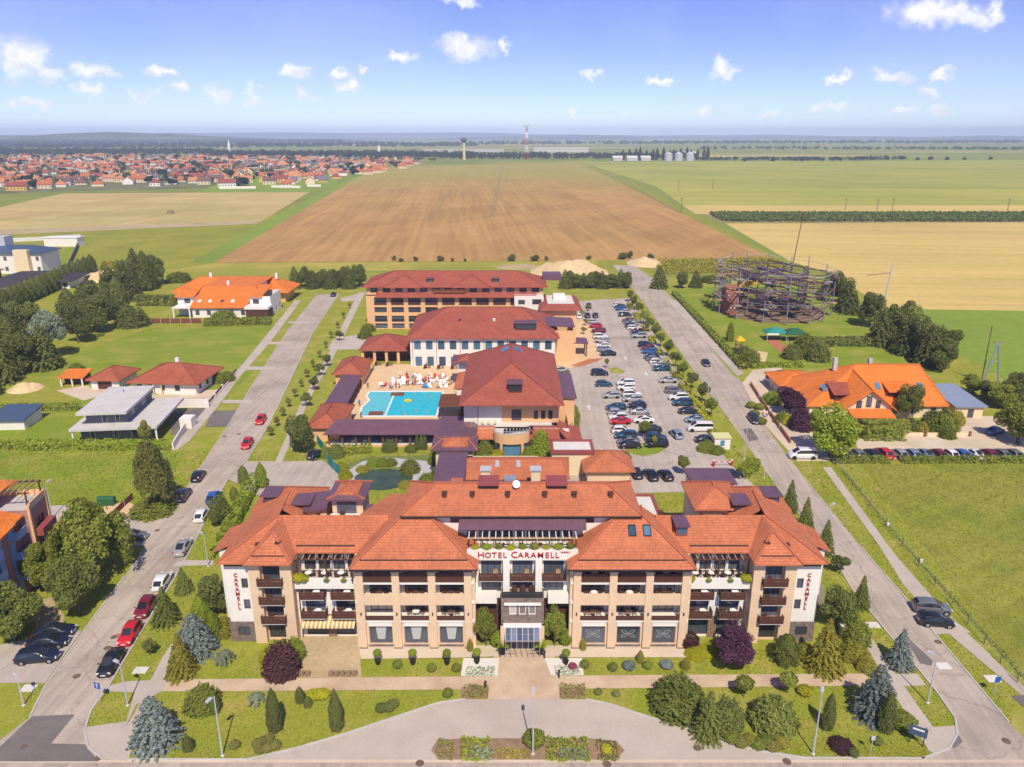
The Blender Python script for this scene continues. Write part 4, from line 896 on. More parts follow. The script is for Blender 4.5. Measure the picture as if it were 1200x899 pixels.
# right-hand pavilion behind the wing
hbox('wall', 'render_beige', 23.6, 28.0, 86.6, 93.4, 0, 12.2); roof(hip_polys(22.9 - HX, 29.4 - HX, 85.8 - HY, 93.6 - HY, 12.3, 13.9), 'tile_orange', hotel)
roof([[(24.6 - HX, 93.4 - HY, 12.2), (30.5 - HX, 93.4 - HY, 12.2), (30.5 - HX, 98.4 - HY, 12.2), (24.0 - HX, 98.4 - HY, 12.2)]], 'metal_roof', hotel, 'flat_roof', .25, None); hbox('wall', 'render_beige', 24.6, 30.0, 93.6, 98.0, 0, 11.9)
# low flat roof with maroon edge
hbox('wall', 'render_cream', 14.6, 21.0, 87, 103, 0, 5.4); hbox('roof_terrace', 'concrete_light', 14.9, 20.7, 87.2, 102.7, 5.42, 5.55)
for b in ((14.4, 21.2, 102.7, 103.2), (20.7, 21.2, 87, 102.7), (14.4, 14.9, 87, 102.7)): hbox('roof_edge', 'copper_box', *b, 5.3, 5.75)
roof([[(8.0 - HX, 84 - HY, 11.2), (14.6 - HX, 84 - HY, 11.2), (14.6 - HX, 96 - HY, 7.6), (8.0 - HX, 96 - HY, 7.6)]], 'tile_orange', hotel); hbox('wall', 'render_cream', 8.2, 14.4, 86, 95.5, 0, 7.3)

# ================================================================== HOTEL ANNEXES ROUND THE POOL
def dormer(parent, x, y, z, w, d, h, lid='metal_roof'):
    o = MB().box(x - w / 2, x + w / 2, y, y + d, z - .6, z + h).build('dormer', 'wood_brown', parent)
    MB().box(x - w / 2 - .25, x + w / 2 + .25, y - .35, y + d + .2, z + h + .01, z + h + .14).build('dormer_roof', lid, o)
    MB().box(x - w / 2 + .15, x + w / 2 - .15, y - .04, y - .005, z - .1, z + h - .12).build('pane', 'window_glass', o)
    return o
def skylight(parent, pts, m='blue_glass'):
    return MB().poly(pts).build('roof_window', m, parent)
# -- low connecting building between front building and spa hall
cb = thing('connecting_building', 'low hotel link building with small orange and maroon roofs and two beige chimneys', 'building', (0, 88, 0))
walls(cb, -11.5, 7.5, 2, 20, 0, 5.2, 'render_cream'); walls(cb, -10.5, 4.5, 20.0, 33, 0, 4.2, 'render_cream')
roof([[(-12, 1, 6.9), (8.2, 1, 6.9), (8.2, 12.0, 6.0), (-12, 12.0, 6.0)], [(-12, 12.0, 6.0), (8.2, 12.0, 6.0), (8.2, 20.8, 5.3), (-12, 20.8, 5.3)]], 'metal_roof', cb)
roof([[(-7.3, 20.8, 5.6), (9.0, 20.8, 5.6), (8.2, 25.5, 6.9), (-7.3, 25.5, 6.9)], [(9.0, 20.8, 5.6), (9.6, 29.8, 5.4), (-7.3, 29.8, 5.4), (-7.3, 25.5, 6.9), (8.2, 25.5, 6.9)]], 'tile_orange', cb)
roof([[(-12.2, 13, 6.2), (-7.4, 13, 6.2), (-7.4, 30, 6.2), (-12.2, 30, 6.2)]], 'metal_roof', cb, 'flat_roof', .3, None)
roof([[(-9.4, 8, 6.9), (-7.6, 8, 6.9), (-7.6, 19, 6.6), (-9.4, 19, 6.6)]], 'tile_orange', cb, ridge=None)
for x in (-4.0, 3.6):
    c = MB().box(x - .7, x + .7, 17.2, 18.4, 5.2, 8.6).build('chimney', 'render_cream', cb); MB().box(x - .85, x + .85, 17.0, 18.6, 8.61, 8.85).build('chimney_cap', 'galvanised', c)
for x in (-2.4, 1.0): MB().cyl((x, 24, 6.4), (x, 24, 7.2), .5, .35, 10).build('roof_fan', 'galvanised', cb)
MB().box(-1.2, .6, 18.5, 20.0, 5.4, 6.6).build('air_conditioner', 'blue_metal', cb)
walls(cb, -13.2, -6.8, 33.0, 38.5, 0, 5.5, 'render_cream'); roof(hip_polys(-14.0, -6.0, 32.2, 39.0, 5.6, 6.1, 1.6), 'metal_roof', cb); roof(hip_polys(-12.2, -7.6, 33.2, 37.4, 5.95, 6.6, 1.6), 'tile_orange', cb)
roof([[(-14, 39, 4.4), (-6.5, 39, 4.4), (-6.5, 52, 4.4), (-14, 52, 4.4)]], 'metal_roof', cb, 'flat_roof', .3, None); walls(cb, -13.5, -7, 39, 51.5, 0, 4.1, 'render_cream')
MB().box(7.0, 14.2, 34.0, 38.8, 0, 4.4).build('wall', 'render_cream', cb); MB().box(7.3, 13.9, 34.3, 38.5, 4.41, 4.55).build('roof_terrace', 'concrete_light', cb)
for b in ((6.8, 14.4, 33.7, 34.3), (6.8, 14.4, 38.5, 39.1), (13.9, 14.4, 34.3, 38.5), (6.8, 7.3, 34.3, 38.5)): MB().box(*b, 4.2, 4.8).build('roof_edge', 'copper_box', cb)

# -- spa hall with the big red hip roof
spa = thing('spa_hall', 'square spa hall with big red hipped roof and rounded balcony bay', 'building', (0, 131, 0))
g1 = [(1.0, 2.2, .6, 2.2), (3.4, 4.4, .6, 2.2), (6.2, 7.2, .3, 2.4), (15.0, 16.0, .6, 2.4), (17.6, 18.6, .6, 2.4)]
walls(spa, -10.5, 10.8, 3.0, 38, 0, 4.2, 'render_white', {'S': g1})
up = [(9.1, 11.0, 4.6, 6.9, 3), (13.4, 14.2, 4.9, 6.7, 0), (14.8, 15.6, 4.9, 6.7, 0), (16.2, 17.0, 4.9, 6.7, 0)]
walls(spa, -9.2, 9.0, 6.0, 37, 4.2, 8.9, 'render_apricot', {'S': up, 'E': row(5, 1.6, 31, 5.0, 7.0, margin=2), 'W': row(5, 1.6, 31, 5.0, 7.0, margin=2)})
MB().box(-9.26, -2.0, 5.94, 5.995, 4.3, 8.8).build('wall_panel', 'render_white', spa); MB().box(-6.6, -6.5, 5.9, 5.96, 4.3, 8.8).build('downpipe', 'wood_brown', spa)
roof(hip_polys(-10.0, 9.8, 3.2, 37.8, 8.8, 14.1), 'tile_red', spa, ridge_mat='ridge_red')
dormer(spa, 0.6, 6.0, 10.8, 2.5, 2.6, 1.2)
for s in (-1, 1): skylight(spa, [(-.1 + s * .5, 24.6, 13.9), (-.1 + s * 2.2, 24.6, 12.98), (-.1 + s * 2.2, 27.2, 12.98), (-.1 + s * .5, 27.2, 13.9)][::s])
# terrace round the upper floor and the bow
MB().box(-8, 7.6, 3.62, 5.95, 4.21, 4.32).build('terrace_floor', 'concrete_light', spa)
bow = MB(); n = 18; arc = [(-.05 + 3.4 * math.cos(PI + PI * i / n), .9 + 2.4 * math.sin(PI + PI * i / n)) for i in range(n + 1)]
bow.prism(arc, 2.7, 4.5); bo = bow.build('rounded_balcony', 'render_apricot', spa, False)
MB().prism([(-.05 + 3.1 * math.cos(PI + PI * i / n), .9 + 2.1 * math.sin(PI + PI * i / n)) for i in range(n + 1)], 4.51, 4.6).build('balcony_floor', 'concrete_light', spa)
rb = MB()
for i in range(n):
    for z in (4.9, 5.3): rb.bar((*arc[i], z), (*arc[i + 1], z), .05)
    rb.bar((*arc[i], 4.5), (*arc[i], 5.3), .04)
rb.build('railing', 'galvanised', spa)
for x in (-2.0, 1.9): MB().cyl((x, -.9, 0), (x, -.9, 2.7), .28, None, 12).build('column', 'render_apricot', spa)
for a0, a1 in ((205, 235), (238, 302), (305, 335)):
    pn = MB(); a0, a1 = R(a0), R(a1)
    for i in range(6):
        t0, t1 = a0 + (a1 - a0) * i / 6, a0 + (a1 - a0) * (i + 1) / 6
        pn.quad((-.05 + 2.9 * math.cos(t0), .9 + 1.9 * math.sin(t0), .2), (-.05 + 2.9 * math.cos(t1), .9 + 1.9 * math.sin(t1), .2), (-.05 + 2.9 * math.cos(t1), .9 + 1.9 * math.sin(t1), 2.6), (-.05 + 2.9 * math.cos(t0), .9 + 1.9 * math.sin(t0), 2.6))
    pn.build('pane', 'blue_glass', spa)
for s in (-1, 1):
    q = lambda x, y, z: (s * x, y, z)
    roof([[q(3.2, 1.0, 2.9), q(11.4, 1.0, 2.9), q(8.6, 3.6, 4.5), q(3.2, 3.6, 4.5)], [q(11.4, 1.0, 2.9), q(11.4, 7.5, 3.0), q(8.6, 7.5, 4.5), q(8.6, 3.6, 4.5)]], 'tile_red' if s > 0 else 'tile_orange', spa, ridge_mat='ridge_red')
    rl = MB()
    for z in (4.7, 5.2): rl.bar((s * 3.4, 3.4, z), (s * 7.8, 3.4, z), .05)
    for i in range(6): rl.bar((s * (3.4 + i * .88), 3.4, 4.3), (s * (3.4 + i * .88), 3.4, 5.2), .04)
    rl.build('railing', 'galvanised', spa)
roof([[(9.0, 7.5, 3.4), (13.0, 7.5, 2.9), (13.4, -5.0, 2.8), (11.0, -5.0, 3.6), (9.0, 1.0, 4.3)]], 'tile_red', spa, ridge=None); MB().box(10.9, 12.8, -4.8, 7.2, 0, 2.6).build('wall', 'render_white', spa)
for x in (-6.8, -5.6, -4.4, -3.2): chair(x, 135.3, 4.32, .2, 'render_cream', 'cream chair on the white terrace of the spa hall', 'cream terrace chairs')
for i in range(9): chair(-1.2 + i * .62, 130.2 + .22 * i, 4.6 if i < 5 else 4.45, .5, 'black_plastic', 'dark lounge chair on the rounded balcony of the spa hall', 'chairs on the rounded balcony')
# entrance block with plum metal roof, toward the car park
walls(spa, 9.05, 12.4, 11.0, 26.5, 0, 7.6, 'render_apricot'); roof([[(7.6, 10.6, 7.9), (12.8, 10.6, 7.7), (12.8, 27, 7.7), (7.6, 27, 7.9)]], 'metal_roof', spa, 'flat_roof', .3, None)
# small stair turret with red pyramid
walls(spa, -12.6, -8.6, 40.0, 45, 0, 6.2, 'render_white'); roof(hip_polys(-14.2, -7.2, 38.8, 46, 6.3, 6.7, 2), 'metal_roof', spa); roof(hip_polys(-12.9, -8.5, 40, 44.8, 6.55, 7.6), 'tile_red', spa, ridge_mat='ridge_red')
roof([[(-12.6, 24, 5.0), (-9.3, 24, 5.6), (-9.3, 36, 5.6), (-12.4, 36, 5.0)]], 'tile_orange', spa, ridge=None); MB().box(-12, -9.3, 24.2, 35.8, 0, 4.7).build('wall', 'render_white', spa)
# timber poolside canopy
pc = thing('pool_canopy', 'brown timber canopy standing at the corner of the pool', 'canopy', (-12.8, 148.5, 0))
MB().box(-2.6, 2.6, 0, 7.5, 3.3, 3.5).build('roof', 'wood_red', pc)
for i in range(8): shared_box('batten', 'wood_brown', 0, .3 + i * .98, 3.51, 5.2, .12, .08, pc)
for x in (-2.4, 2.4):
    for y in (.2, 7.2): shared_box('post', 'wood_brown', x, y, 0, .18, .18, 3.3, pc)

# -- restaurant hall: white walls, red hip roof
rest = thing('dining_hall', 'long white hotel hall with blue-paned windows and red hipped roof behind the pool', 'building', (-7.5, 188, 0))
wS = [(1.0 + i * 3.05, 2.7 + i * 3.05, 4.6, 6.9) for i in range(12)] + [(1.2 + i * 3.05, 2.9 + i * 3.05, .2, 2.7) for i in range(5)]
walls(rest, -18.6, 18.6, 0, 24, 0, 7.9, 'render_white', {'S': wS, 'E': row(4, 1.6, 24, 4.6, 6.9, margin=2), 'W': row(4, 1.6, 24, 4.6, 6.9, margin=2)}, frame='wood_brown', pane='blue_glass', vm=1, hm=1)
for i in range(5): MB().box(-18.6 + .55 + i * 6.1, -18.6 + .65 + i * 6.1, -.07, -.01, 0, 7.8).build('downpipe', 'wood_brown', rest)
roof(hip_polys(-19.6, 19.6, -1, 25, 7.85, 13.1, 9.5), 'tile_red', rest, ridge_mat='ridge_red')
dormer(rest, 11.0, 2.2, 9.7, 5.4, 3.4, 1.2); MB().box(2.5, 3.1, 6, 6.5, 10.4, 11.3).build('roof_vent', 'white_paint', rest); MB().box(-6.5, -5.9, 6, 6.5, 10.4, 11.2).build('roof_vent', 'dark_metal', rest)
walls(rest, 18.65, 23.5, 4, 20, 0, 8.6, 'render_apricot'); roof([[(16.5, 6, 9.6), (24, 6, 9.2), (24, 16, 9.2), (16.5, 16, 9.6)]], 'metal_roof', rest, 'flat_roof', .3, None); MB().box(23.52, 24.6, 9, 12.5, 0, 7.6).build('pier', 'render_apricot', rest)
roof([[(24, 9, 4.0), (28, 9, 3.8), (28, 15, 3.8), (24, 15, 4.0)]], 'metal_roof', rest, 'porch_roof', .25, None)
for y in (9.4, 14.4): MB().box(27.4, 27.7, y, y + .3, 0, 3.6).build('porch_post', 'wood_brown', rest)
for x in (8.3, 4.1): MB().box(x, x + 2.8, -.7, -.02, 3.2, 3.6).build('balcony', 'copper_box', rest)
# bar pavilion beside it
bar = thing('bar_pavilion', 'open poolside bar pavilion with red hipped roof on beige pillars', 'pavilion', (-33.2, 190, 0))
roof(hip_polys(-6.6, 6.2, 0, 13, 3.9, 6.6), 'tile_red', bar, ridge_mat='ridge_red')
for x in (-5.8, -2.7, .4, 3.5):
    shared_box('pillar', 'render_apricot', x, .6, 0, .7, .7, 3.7, bar)
MB().box(-6, 6, 9, 9.4, 0, 3.7).build('back_wall', 'render_apricot', bar); MB().box(-6.1, -5.7, 1.4, 9, 0, 3.7).build('side_wall', 'render_apricot', bar); MB().box(-4.8, 3.5, 4, 4.8, 0, 1.15).build('bar_counter', 'wood_brown', bar); MB().box(-6.2, 5.8, .55, .75, 3.4, 3.72).build('lintel', 'render_cream', bar)
# -- rear guest wing
rw = thing('guest_wing', 'four-storey apricot guest wing with long red roof at the edge of the ploughed field', 'building', (-17.5, 228, 0))
bays = [(2.4 + i * 5.2, 6.2 + i * 5.2) for i in range(9)]
hs = [(a, b, z0, z1, 3) for (a, b) in bays for (z0, z1) in ((7.6, 9.9), (5.2, 6.9), (2.4, 4.2), (.2, 1.8))]
walls(rw, -27.0, 27.0, 0, 16, 0, 10.4, 'render_apricot', {'S': hs, 'W': row(3, 1.5, 16, 7.6, 9.4, margin=3)}, pane='window_glass', frame='wood_brown', depth=.6)
for (a, b) in bays:
    plank_rail('railing', 'wood_brown', -27 + (a + b) / 2, -.06, 7.6, 3.8, .8, planks=3, parent=rw); plank_rail('railing', 'dark_metal', -27 + (a + b) / 2, -.06, 2.4, 3.8, .8, planks=3, parent=rw)
tw_ = row(14, 2.3, 54, 11.1, 12.7, margin=1.2)
walls(rw, -27.0, 27.0, 1.4, 15.5, 10.4, 13.2, 'render_apricot', {'S': tw_}, frame='wood_red')
roof([[(-24, -1.4, 10.3), (25.0, -1.4, 10.3), (25.0, 1.38, 11.3), (-24, 1.38, 11.3)]], 'tile_red', rw, 'skirt_roof', ridge=None)
roof(hip_polys(-28.2, 28.2, .2, 16.8, 13.1, 16.6, 9), 'tile_red', rw, ridge_mat='ridge_red')
for x in (-15.5, 5.0): roof([[(x - 6, .0, 13.0), (x + 6, .0, 13.0), (x, 5.6, 15.9)], [(x - 6, .0, 13.0), (x, 5.6, 15.9), (x, 8, 16.1), (x - 6, 6, 13.2)][:3] , [(x + 6, .0, 13.0), (x + 6, 2, 13.2), (x, 5.6, 15.9)]], 'tile_red', rw, ridge_mat='ridge_red')
dormer(rw, -7.6, 2.6, 14.1, 1.8, 2.2, 1.0); dormer(rw, 12.5, 2.6, 14.1, 1.8, 2.2, 1.0)
pg = MB().box(-6.5, 3.4, .1, .3, 11.2, 12.2).build('balcony_rail', 'wood_red', rw)
for i in range(10): shared_box('pergola_post', 'wood_red', -6.2 + i, .35, 10.6, .16, .16, 2.3, pg)
walls(rw, 18.2, 27.05, -2.2, 0, 0, 10.9, 'render_white', {'S': [(1.2, 3.2, 8.2, 9.6, 1), (5.4, 8.2, 8.2, 9.8, 2), (5.4, 8.2, 4.6, 6.4, 2)]})
walls(rw, 27.1, 36.5, -10, 6, 0, 8.6, 'render_apricot'); roof([[(25.6, -11.4, 8.5), (38, -11.4, 8.5), (36, -8.6, 9.8), (28, -8.6, 9.8)], [(38, -11.4, 8.5), (38, 7.4, 8.5), (36, 5.4, 9.8), (36, -8.6, 9.8)], [(25.6, 7.4, 8.5), (25.6, -11.4, 8.5), (28, -8.6, 9.8), (28, 5.4, 9.8)]], 'tile_red', rw, ridge_mat='ridge_red')
MB().box(28, 36, -8.5, 5.4, 9.3, 9.5).build('roof_terrace', 'concrete_light', rw); MB().box(30, 33.6, -2, 2, 9.51, 10.9).build('plant_room', 'render_white', rw)
MB().box(27.2, 33, 10, 15, 13.3, 15.3).build('stair_head', 'metal_roof', rw)

# -- arcades and pavilions round the pool
arc_ = thing('arcade', 'long open arcade with plum metal roof between pond garden and pool', 'arcade', (-24.8, 135.2, 0))
roof([[(-11.2, -.6, 2.75), (11.2, -.6, 2.75), (11.0, 3.2, 4.3), (-9.4, 3.2, 4.3)], [(11.0, 3.2, 4.3), (11.0, 6.0, 3.3), (-9.4, 6.0, 3.3), (-9.4, 3.2, 4.3)]], 'metal_roof', arc_, ridge=None)
for i in range(9): shared_box('post', 'wood_red', -10.4 + i * 2.6, 0, 0, .3, .3, 2.7, arc_)
MB().box(-10.8, 11, 4.6, 4.8, 0, 3.1).build('back_wall', 'blue_glass', arc_); MB().box(-10.9, 11, -.1, 5.6, 0, .12).build('floor', 'concrete_light', arc_); MB().box(-10.9, 11, -.32, -.12, 0, .34).build('kerb_wall', 'render_apricot', arc_)
for i in range(9): tag(MB().box(-33.6 + i * 2.3, -32.9 + i * 2.3, 137.0, 138.9, .13, .5).build('covered_lounger', 'cloth_white' if i % 3 else 'cloth_blue'), 'low lounger under the plum arcade roof', 'lounger', 'loungers under the arcade')
def pavilion(label, x, y, rx, ry, ze, zr, m, rz=0):
    t = thing('pavilion', label, 'pavilion', (x, y, 0), rz)
    roof(hip_polys(-rx, rx, -ry, ry, ze, zr), m, t, ridge_mat='ridge_red'); walls(t, -rx + .7, rx - .7, -ry + .7, ry - .7, 0, ze - .1, 'render_apricot'); return t
pavilion('apricot corner pavilion with red hipped roof where the arcades meet', -36.6, 143.6, 3.6, 6.6, 3.1, 4.9, 'tile_brick')
pavilion('apricot pavilion with red pyramid roof at the far end of the pool arcade', -38.8, 177.4, 3.9, 6.2, 3.2, 5.2, 'tile_brick')
a2 = thing('arcade', 'narrow arcade with plum metal roof along the lamp-lined footpath', 'arcade', (-37.2, 150.4, 0))
roof([[(-2.3, 0, 3.3), (2.4, 0, 3.1), (1.8, 20.4, 3.1), (-2.6, 20.4, 3.4)]], 'metal_roof', a2, ridge=None)
for i in range(7): shared_box('post', 'wood_red', 2.0 - i * .07, .8 + i * 3.1, 0, .25, .25, 3.0, a2)
MB().box(-2.1, -1.8, .4, 20, 0, 3.1).build('back_wall', 'render_apricot', a2)

# -- pool
sheet('pool_deck', [(-34.0, 140.5), (-8.5, 140.5), (-8.5, 190), (-40, 190)], .07, 'paving_deck', True)
pw_ = [(-31.9, 151.3), (-16.0, 151.3), (-16.0, 160.5), (-15.6, 161), (-16.1, 167.8), (-33.2, 167.8), (-33.4, 164.5), (-32.2, 161.5), (-33.0, 157), (-32.6, 153)]
pool = thing('swimming_pool', 'turquoise outdoor swimming pool with pale rim on the apricot deck', 'pool', (0, 0, 0))
def water_mat(name, rgb):
    m = mat(name, rgb, rough=.08, var=.14, scale=.9, detail=4, bump=.35, bscale=1.6, spec=.5); return m
water_mat('pool_water', (.02, .50, .62)); water_mat('pool_shallow', (.12, .55, .60))
MB().poly([(x, y, .10) for x, y in [(-27.0, 151.3), (-16, 151.3), (-16, 160.5), (-15.6, 161), (-16.1, 167.8), (-27.2, 167.8)]]).build('water', 'pool_water', pool)
MB().poly([(x, y, .10) for x, y in [(-27.0, 151.3), (-27.2, 167.8), (-33.2, 167.8), (-33.4, 164.5), (-32.2, 161.5), (-33.0, 157), (-32.6, 153), (-31.9, 151.3)]]).build('shallow_water', 'pool_shallow', pool)
rm = MB()
for i in range(len(pw_)): a, b = pw_[i], pw_[(i + 1) % len(pw_)]; rm.bar((*a, .12), (*b, .12), .5, .14)
rm.bar((-27.0, 151.3, .12), (-27.2, 167.8, .12), .35, .1); rm.build('rim', 'white_paint', pool)
for (x, y) in ((-26.4, 165.6), (-29.2, 152.9)):
    t = MB().box(-1.5, 1.5, -1.0, 1.0, .13, .3).build('floating_mat', 'wood_red'); t.location = (x, y, 0); tag(t, 'dark red float lying in the shallow part of the pool', 'float', 'pool floats')
o = MB().lathe([(.35, .13), (.8, .13), (.9, .25), (.8, .37), (.35, .37), (.25, .25), (.35, .13)], 14).build('swim_ring', 'cloth_yellow'); o.location = (-23.4, 161.0, 0); tag(o, 'yellow swim ring floating in the deep pool', 'swim ring')

# sun loungers
lm = MB(); lm.box(-.33, .33, 0, 1.3, .26, .36)
lm.poly([(-.33, 1.3, .34), (.33, 1.3, .34), (.33, 1.95, .78), (-.33, 1.95, .78)]); lm.poly([(-.33, 1.95, .70), (.33, 1.95, .70), (.33, 1.3, .27), (-.33, 1.3, .27)])
for x in (-.3, .26):
    for y in (.1, 1.2): lm.box(x, x + .05, y, y + .05, 0, .27)
lmm = lm.mesh('sun_lounger')
lr = random.Random(4)
for k in range(46):
    x = lr.choice([-30.5, -29, -27.5]) + lr.uniform(-.4, .4) if k < 6 else -28 + (k % 12) * 1.15 + lr.uniform(-.25, .25)
    y = 170.2 + lr.uniform(-.4, .6) if k < 6 else 170.0 + (k // 12) * 2.6 + lr.uniform(-.5, .5)
    m_ = lr.choice(['cloth_white'] * 7 + ['cloth_red', 'cloth_blue', 'wood_light'])
    o = obj('sun_lounger', lmm, m_); o.location = (x, y, .085); o.rotation_euler = (0, 0, lr.uniform(-.5, .5))
    tag(o, {'cloth_white': 'white sun lounger', 'cloth_red': 'sun lounger under a red towel', 'cloth_blue': 'sun lounger under a blue towel', 'wood_light': 'tan sun lounger'}[m_] + ' on the deck between pool and dining hall', 'sun lounger', 'sun loungers by the pool')
def parasol(x, y, m, label, h=2.4, closed=False, group=None):
    t = thing('parasol', label, 'parasol', (x, y, .08), 0, group); MB().cyl((0, 0, 0), (0, 0, h), .04).build('pole', 'wood_light', t); MB().lathe([(.3, 0), (.3, .1), (.05, .12)], 10).build('base', 'concrete', t)
    (MB().lathe([(.001, h + .1), (.2, h - .2), (.28, h - 1.3), (.05, h - 1.6)], 8) if closed else MB().lathe([(.001, h + .2), (1.3, h - .35), (1.3, h - .42), (.001, h + .12)], 8)).build('canopy', m, t)
parasol(-35.6, 186.2, 'cloth_yellow', 'closed yellow parasol in front of the bar pavilion', 2.6, True)
parasol(-38.5, 187.5, 'wood_brown', 'closed brown parasol beside the bar pavilion', 2.4, True)
parasol(-36.8, 188.0, 'metal_roof', 'closed plum parasol beside the bar pavilion', 2.5, True)
for i, (x, y) in enumerate(((-35.0, 189), (-32, 188.6), (-22, 186.5), (-18.5, 186), (-15, 186))):
    table(x, y, .08, 'wood_brown', 'small brown table on the deck before the pool buildings', 'deck tables', .5)
    for a in (0, 2.1, 4.2): chair(x + .8 * math.cos(a), y + .8 * math.sin(a), .08, a + PI / 2, 'wood_brown', 'brown chair round a table on the pool deck', 'deck chairs')

# ================================================================== NEIGHBOURING HOUSES
# -- inn with bright orange roof
inn = thing('inn', 'large cream inn with bright orange tiled roof and gabled front beside the lime tree', 'inn', (77, 149.5, 0))
walls(inn, -14.2, 13.8, 1.2, 17.5, 0, 3.0, 'render_cream', {'S': row(7, 1.2, 28, .9, 2.3, margin=1.2), 'W': row(3, 1.2, 16.3, .9, 2.3, margin=2)}, depth=.12)
roof([[(-15.2, .6, 2.9), (14.8, .6, 2.9), (11.8, 9.4, 9.4), (-2.0, 9.4, 9.4)], [(-15.2, 18.4, 2.9), (-15.2, .6, 2.9), (-2.0, 9.4, 9.4)], [(14.8, .6, 2.9), (14.8, 18.4, 2.9), (11.8, 9.4, 9.4)], [(14.8, 18.4, 2.9), (-15.2, 18.4, 2.9), (-2.0, 9.4, 9.4), (11.8, 9.4, 9.4)]], 'tile_bright', inn, ridge_mat='ridge_bright')
roof([[(-8.8, -2.0, 2.9), (-3.0, -2.0, 7.2), (-3.0, 8.5, 8.6), (-8.8, 4, 2.9)], [(2.6, -2.0, 2.9), (2.6, 3, 2.9), (-3.0, 8.5, 8.6), (-3.0, -2.0, 7.2)]], 'tile_bright', inn, ridge_mat='ridge_bright')
gw = MB(); gw.poly([(-8.0, -1.2, 0), (1.8, -1.2, 0), (1.8, -1.2, 3.2), (-3.05, -1.2, 6.9), (-8.0, -1.2, 3.2)]); gw.box(-8.0, -7.8, -1.19, 2, 0, 3); gw.box(1.6, 1.8, -1.19, 2, 0, 3); gw.build('gable_wall', 'render_cream', inn)
for (a, b, c, d) in ((-3.6, -2.5, 3.3, 5.7), (-5.6, -4.5, 3.1, 4.7), (-1.6, -.6, 3.1, 4.7)): window(inn, (0, -1.2, 0), (1, 0), a, b, c, d, inset=-.05, vm=1)
roof([[(-7.4, -4.4, 2.2), (1.4, -4.4, 2.2), (1.4, -1.22, 2.95), (-7.4, -1.22, 2.95)]], 'tile_bright', inn, 'porch_roof', ridge=None)
for x in (-7.0, -3, 1.0): shared_box('porch_post', 'wood_brown', x, -4.2, 0, .2, .2, 2.0, inn)
for (x, y, z, w) in ((-7.4, 1.6, 4.3, 3.4), (5.0, 2.4, 4.6, 4.4)):
    d_ = MB().box(x - w / 2, x + w / 2, y, y + 3.2, z - .6, z + 1.0).build('dormer', 'wood_brown', inn); roof([[(x - w / 2 - .5, y - .7, z + 1.0), (x + w / 2 + .5, y - .7, z + 1.0), (x + w / 2 + .5, y + 4.4, z + 2.4), (x - w / 2 - .5, y + 4.4, z + 2.4)]], 'tile_red' if x < 0 else 'tile_bright', inn, 'dormer_roof', .15, None)
for (x, y) in ((-10.4, 4.2), (1.2, 4.6), (10.2, 4.6)):
    z = 2.95 + (y - .6) * .739; o = MB().poly([(x - .5, y - .7, z - .40), (x + .5, y - .7, z - .40), (x + .5, y + .7, z + .64), (x - .5, y + .7, z + .64)]).build('roof_window', 'blue_glass', inn)
for (x, y) in ((-5.8, 11.0), (1.6, 10.4)): MB().box(x - .4, x + .4, y - .4, y + .4, 7.6, 10.4).build('chimney', 'concrete', inn)
walls(inn, -15.6, -8.0, 14.5, 23, 0, 2.9, 'render_cream'); roof(hip_polys(-16.6, -6.6, 13.6, 24.2, 2.95, 5.0), 'tile_bright', inn, ridge_mat='ridge_bright')
sh = thing('shed', 'cream shed with pale blue metal roof behind the inn', 'shed', (97, 150.5, 0))
walls(sh, -3.4, 2.4, 0, 12, 0, 2.7, 'render_cream', {'S': [(2.6, 3.9, 0.02, 2.0)]}); roof([[(-4, -.6, 2.8), (3, -.6, 2.8), (3, 12.6, 3.6), (-4, 12.6, 3.6)]], 'blue_metal', sh, ridge=None)
# garden walls of the inn
gwall = thing('garden_wall', 'low cream wall with reddish piers along the inn garden', 'wall', (84, 140, 0))
for i in range(3): MB().box(-6 + i * 4.4, -2.4 + i * 4.4, 0, .3, 0, .8).build('wall_panel', 'render_cream', gwall)

for i in range(4): MB().box(-6.4 + i * 4.4, -6.05 + i * 4.4, -.05, .35, 0, 1.1).build('pier', 'tile_brick_plain', gwall)

fc = thing('forecourt_fence', 'long reddish brick fence before the inn car yard', 'fence', (0, 0, 0))
pts = GP([(880, 452), (890, 468), (902, 486), (914, 503), (926, 520)])
for i in range(4):
    a, b = pts[i], pts[i + 1]; MB().bar((a[0], a[1], .45), (b[0], b[1], .45), .25, .9).build('wall_panel', 'tile_brick_plain', fc); MB().box(a[0] - .22, a[0] + .22, a[1] - .22, a[1] + .22, 0, 1.2).build('pier', 'concrete', fc)
# -- bungalow, garage, hut
bg_ = thing('bungalow', 'white bungalow with brick-red hipped roof and white chimney', 'house', (-80, 166, 0), R(-5))
walls(bg_, -7.6, 7.4, 0, 11.5, 0, 3.0, 'render_white', {'S': [(1.0, 2.2, .9, 2.3), (3.6, 4.8, .1, 2.3), (6.6, 7.6, .9, 2.2), (10, 11.2, .9, 2.3)], 'E': row(3, 1.2, 11.5, .9, 2.3, margin=1.6)}, depth=.12, frame='wood_brown')
roof(hip_polys(-8.6, 8.5, -1.0, 12.6, 2.95, 5.9), 'tile_brick', bg_, ridge_mat='ridge_red'); c = MB().box(-.2, .6, 6.3, 7.0, 4.8, 6.9).build('chimney', 'white_paint', bg_)
for x in (-4.6, -2.4, -.4): MB().cyl((x, -.7, 0), (x, -.7, 2.8), .12).build('porch_post', 'render_cream', bg_)
ga = thing('garage', 'white garage with brick-red hipped roof and brown door', 'garage', (-95.6, 169.5, 0), R(-3))
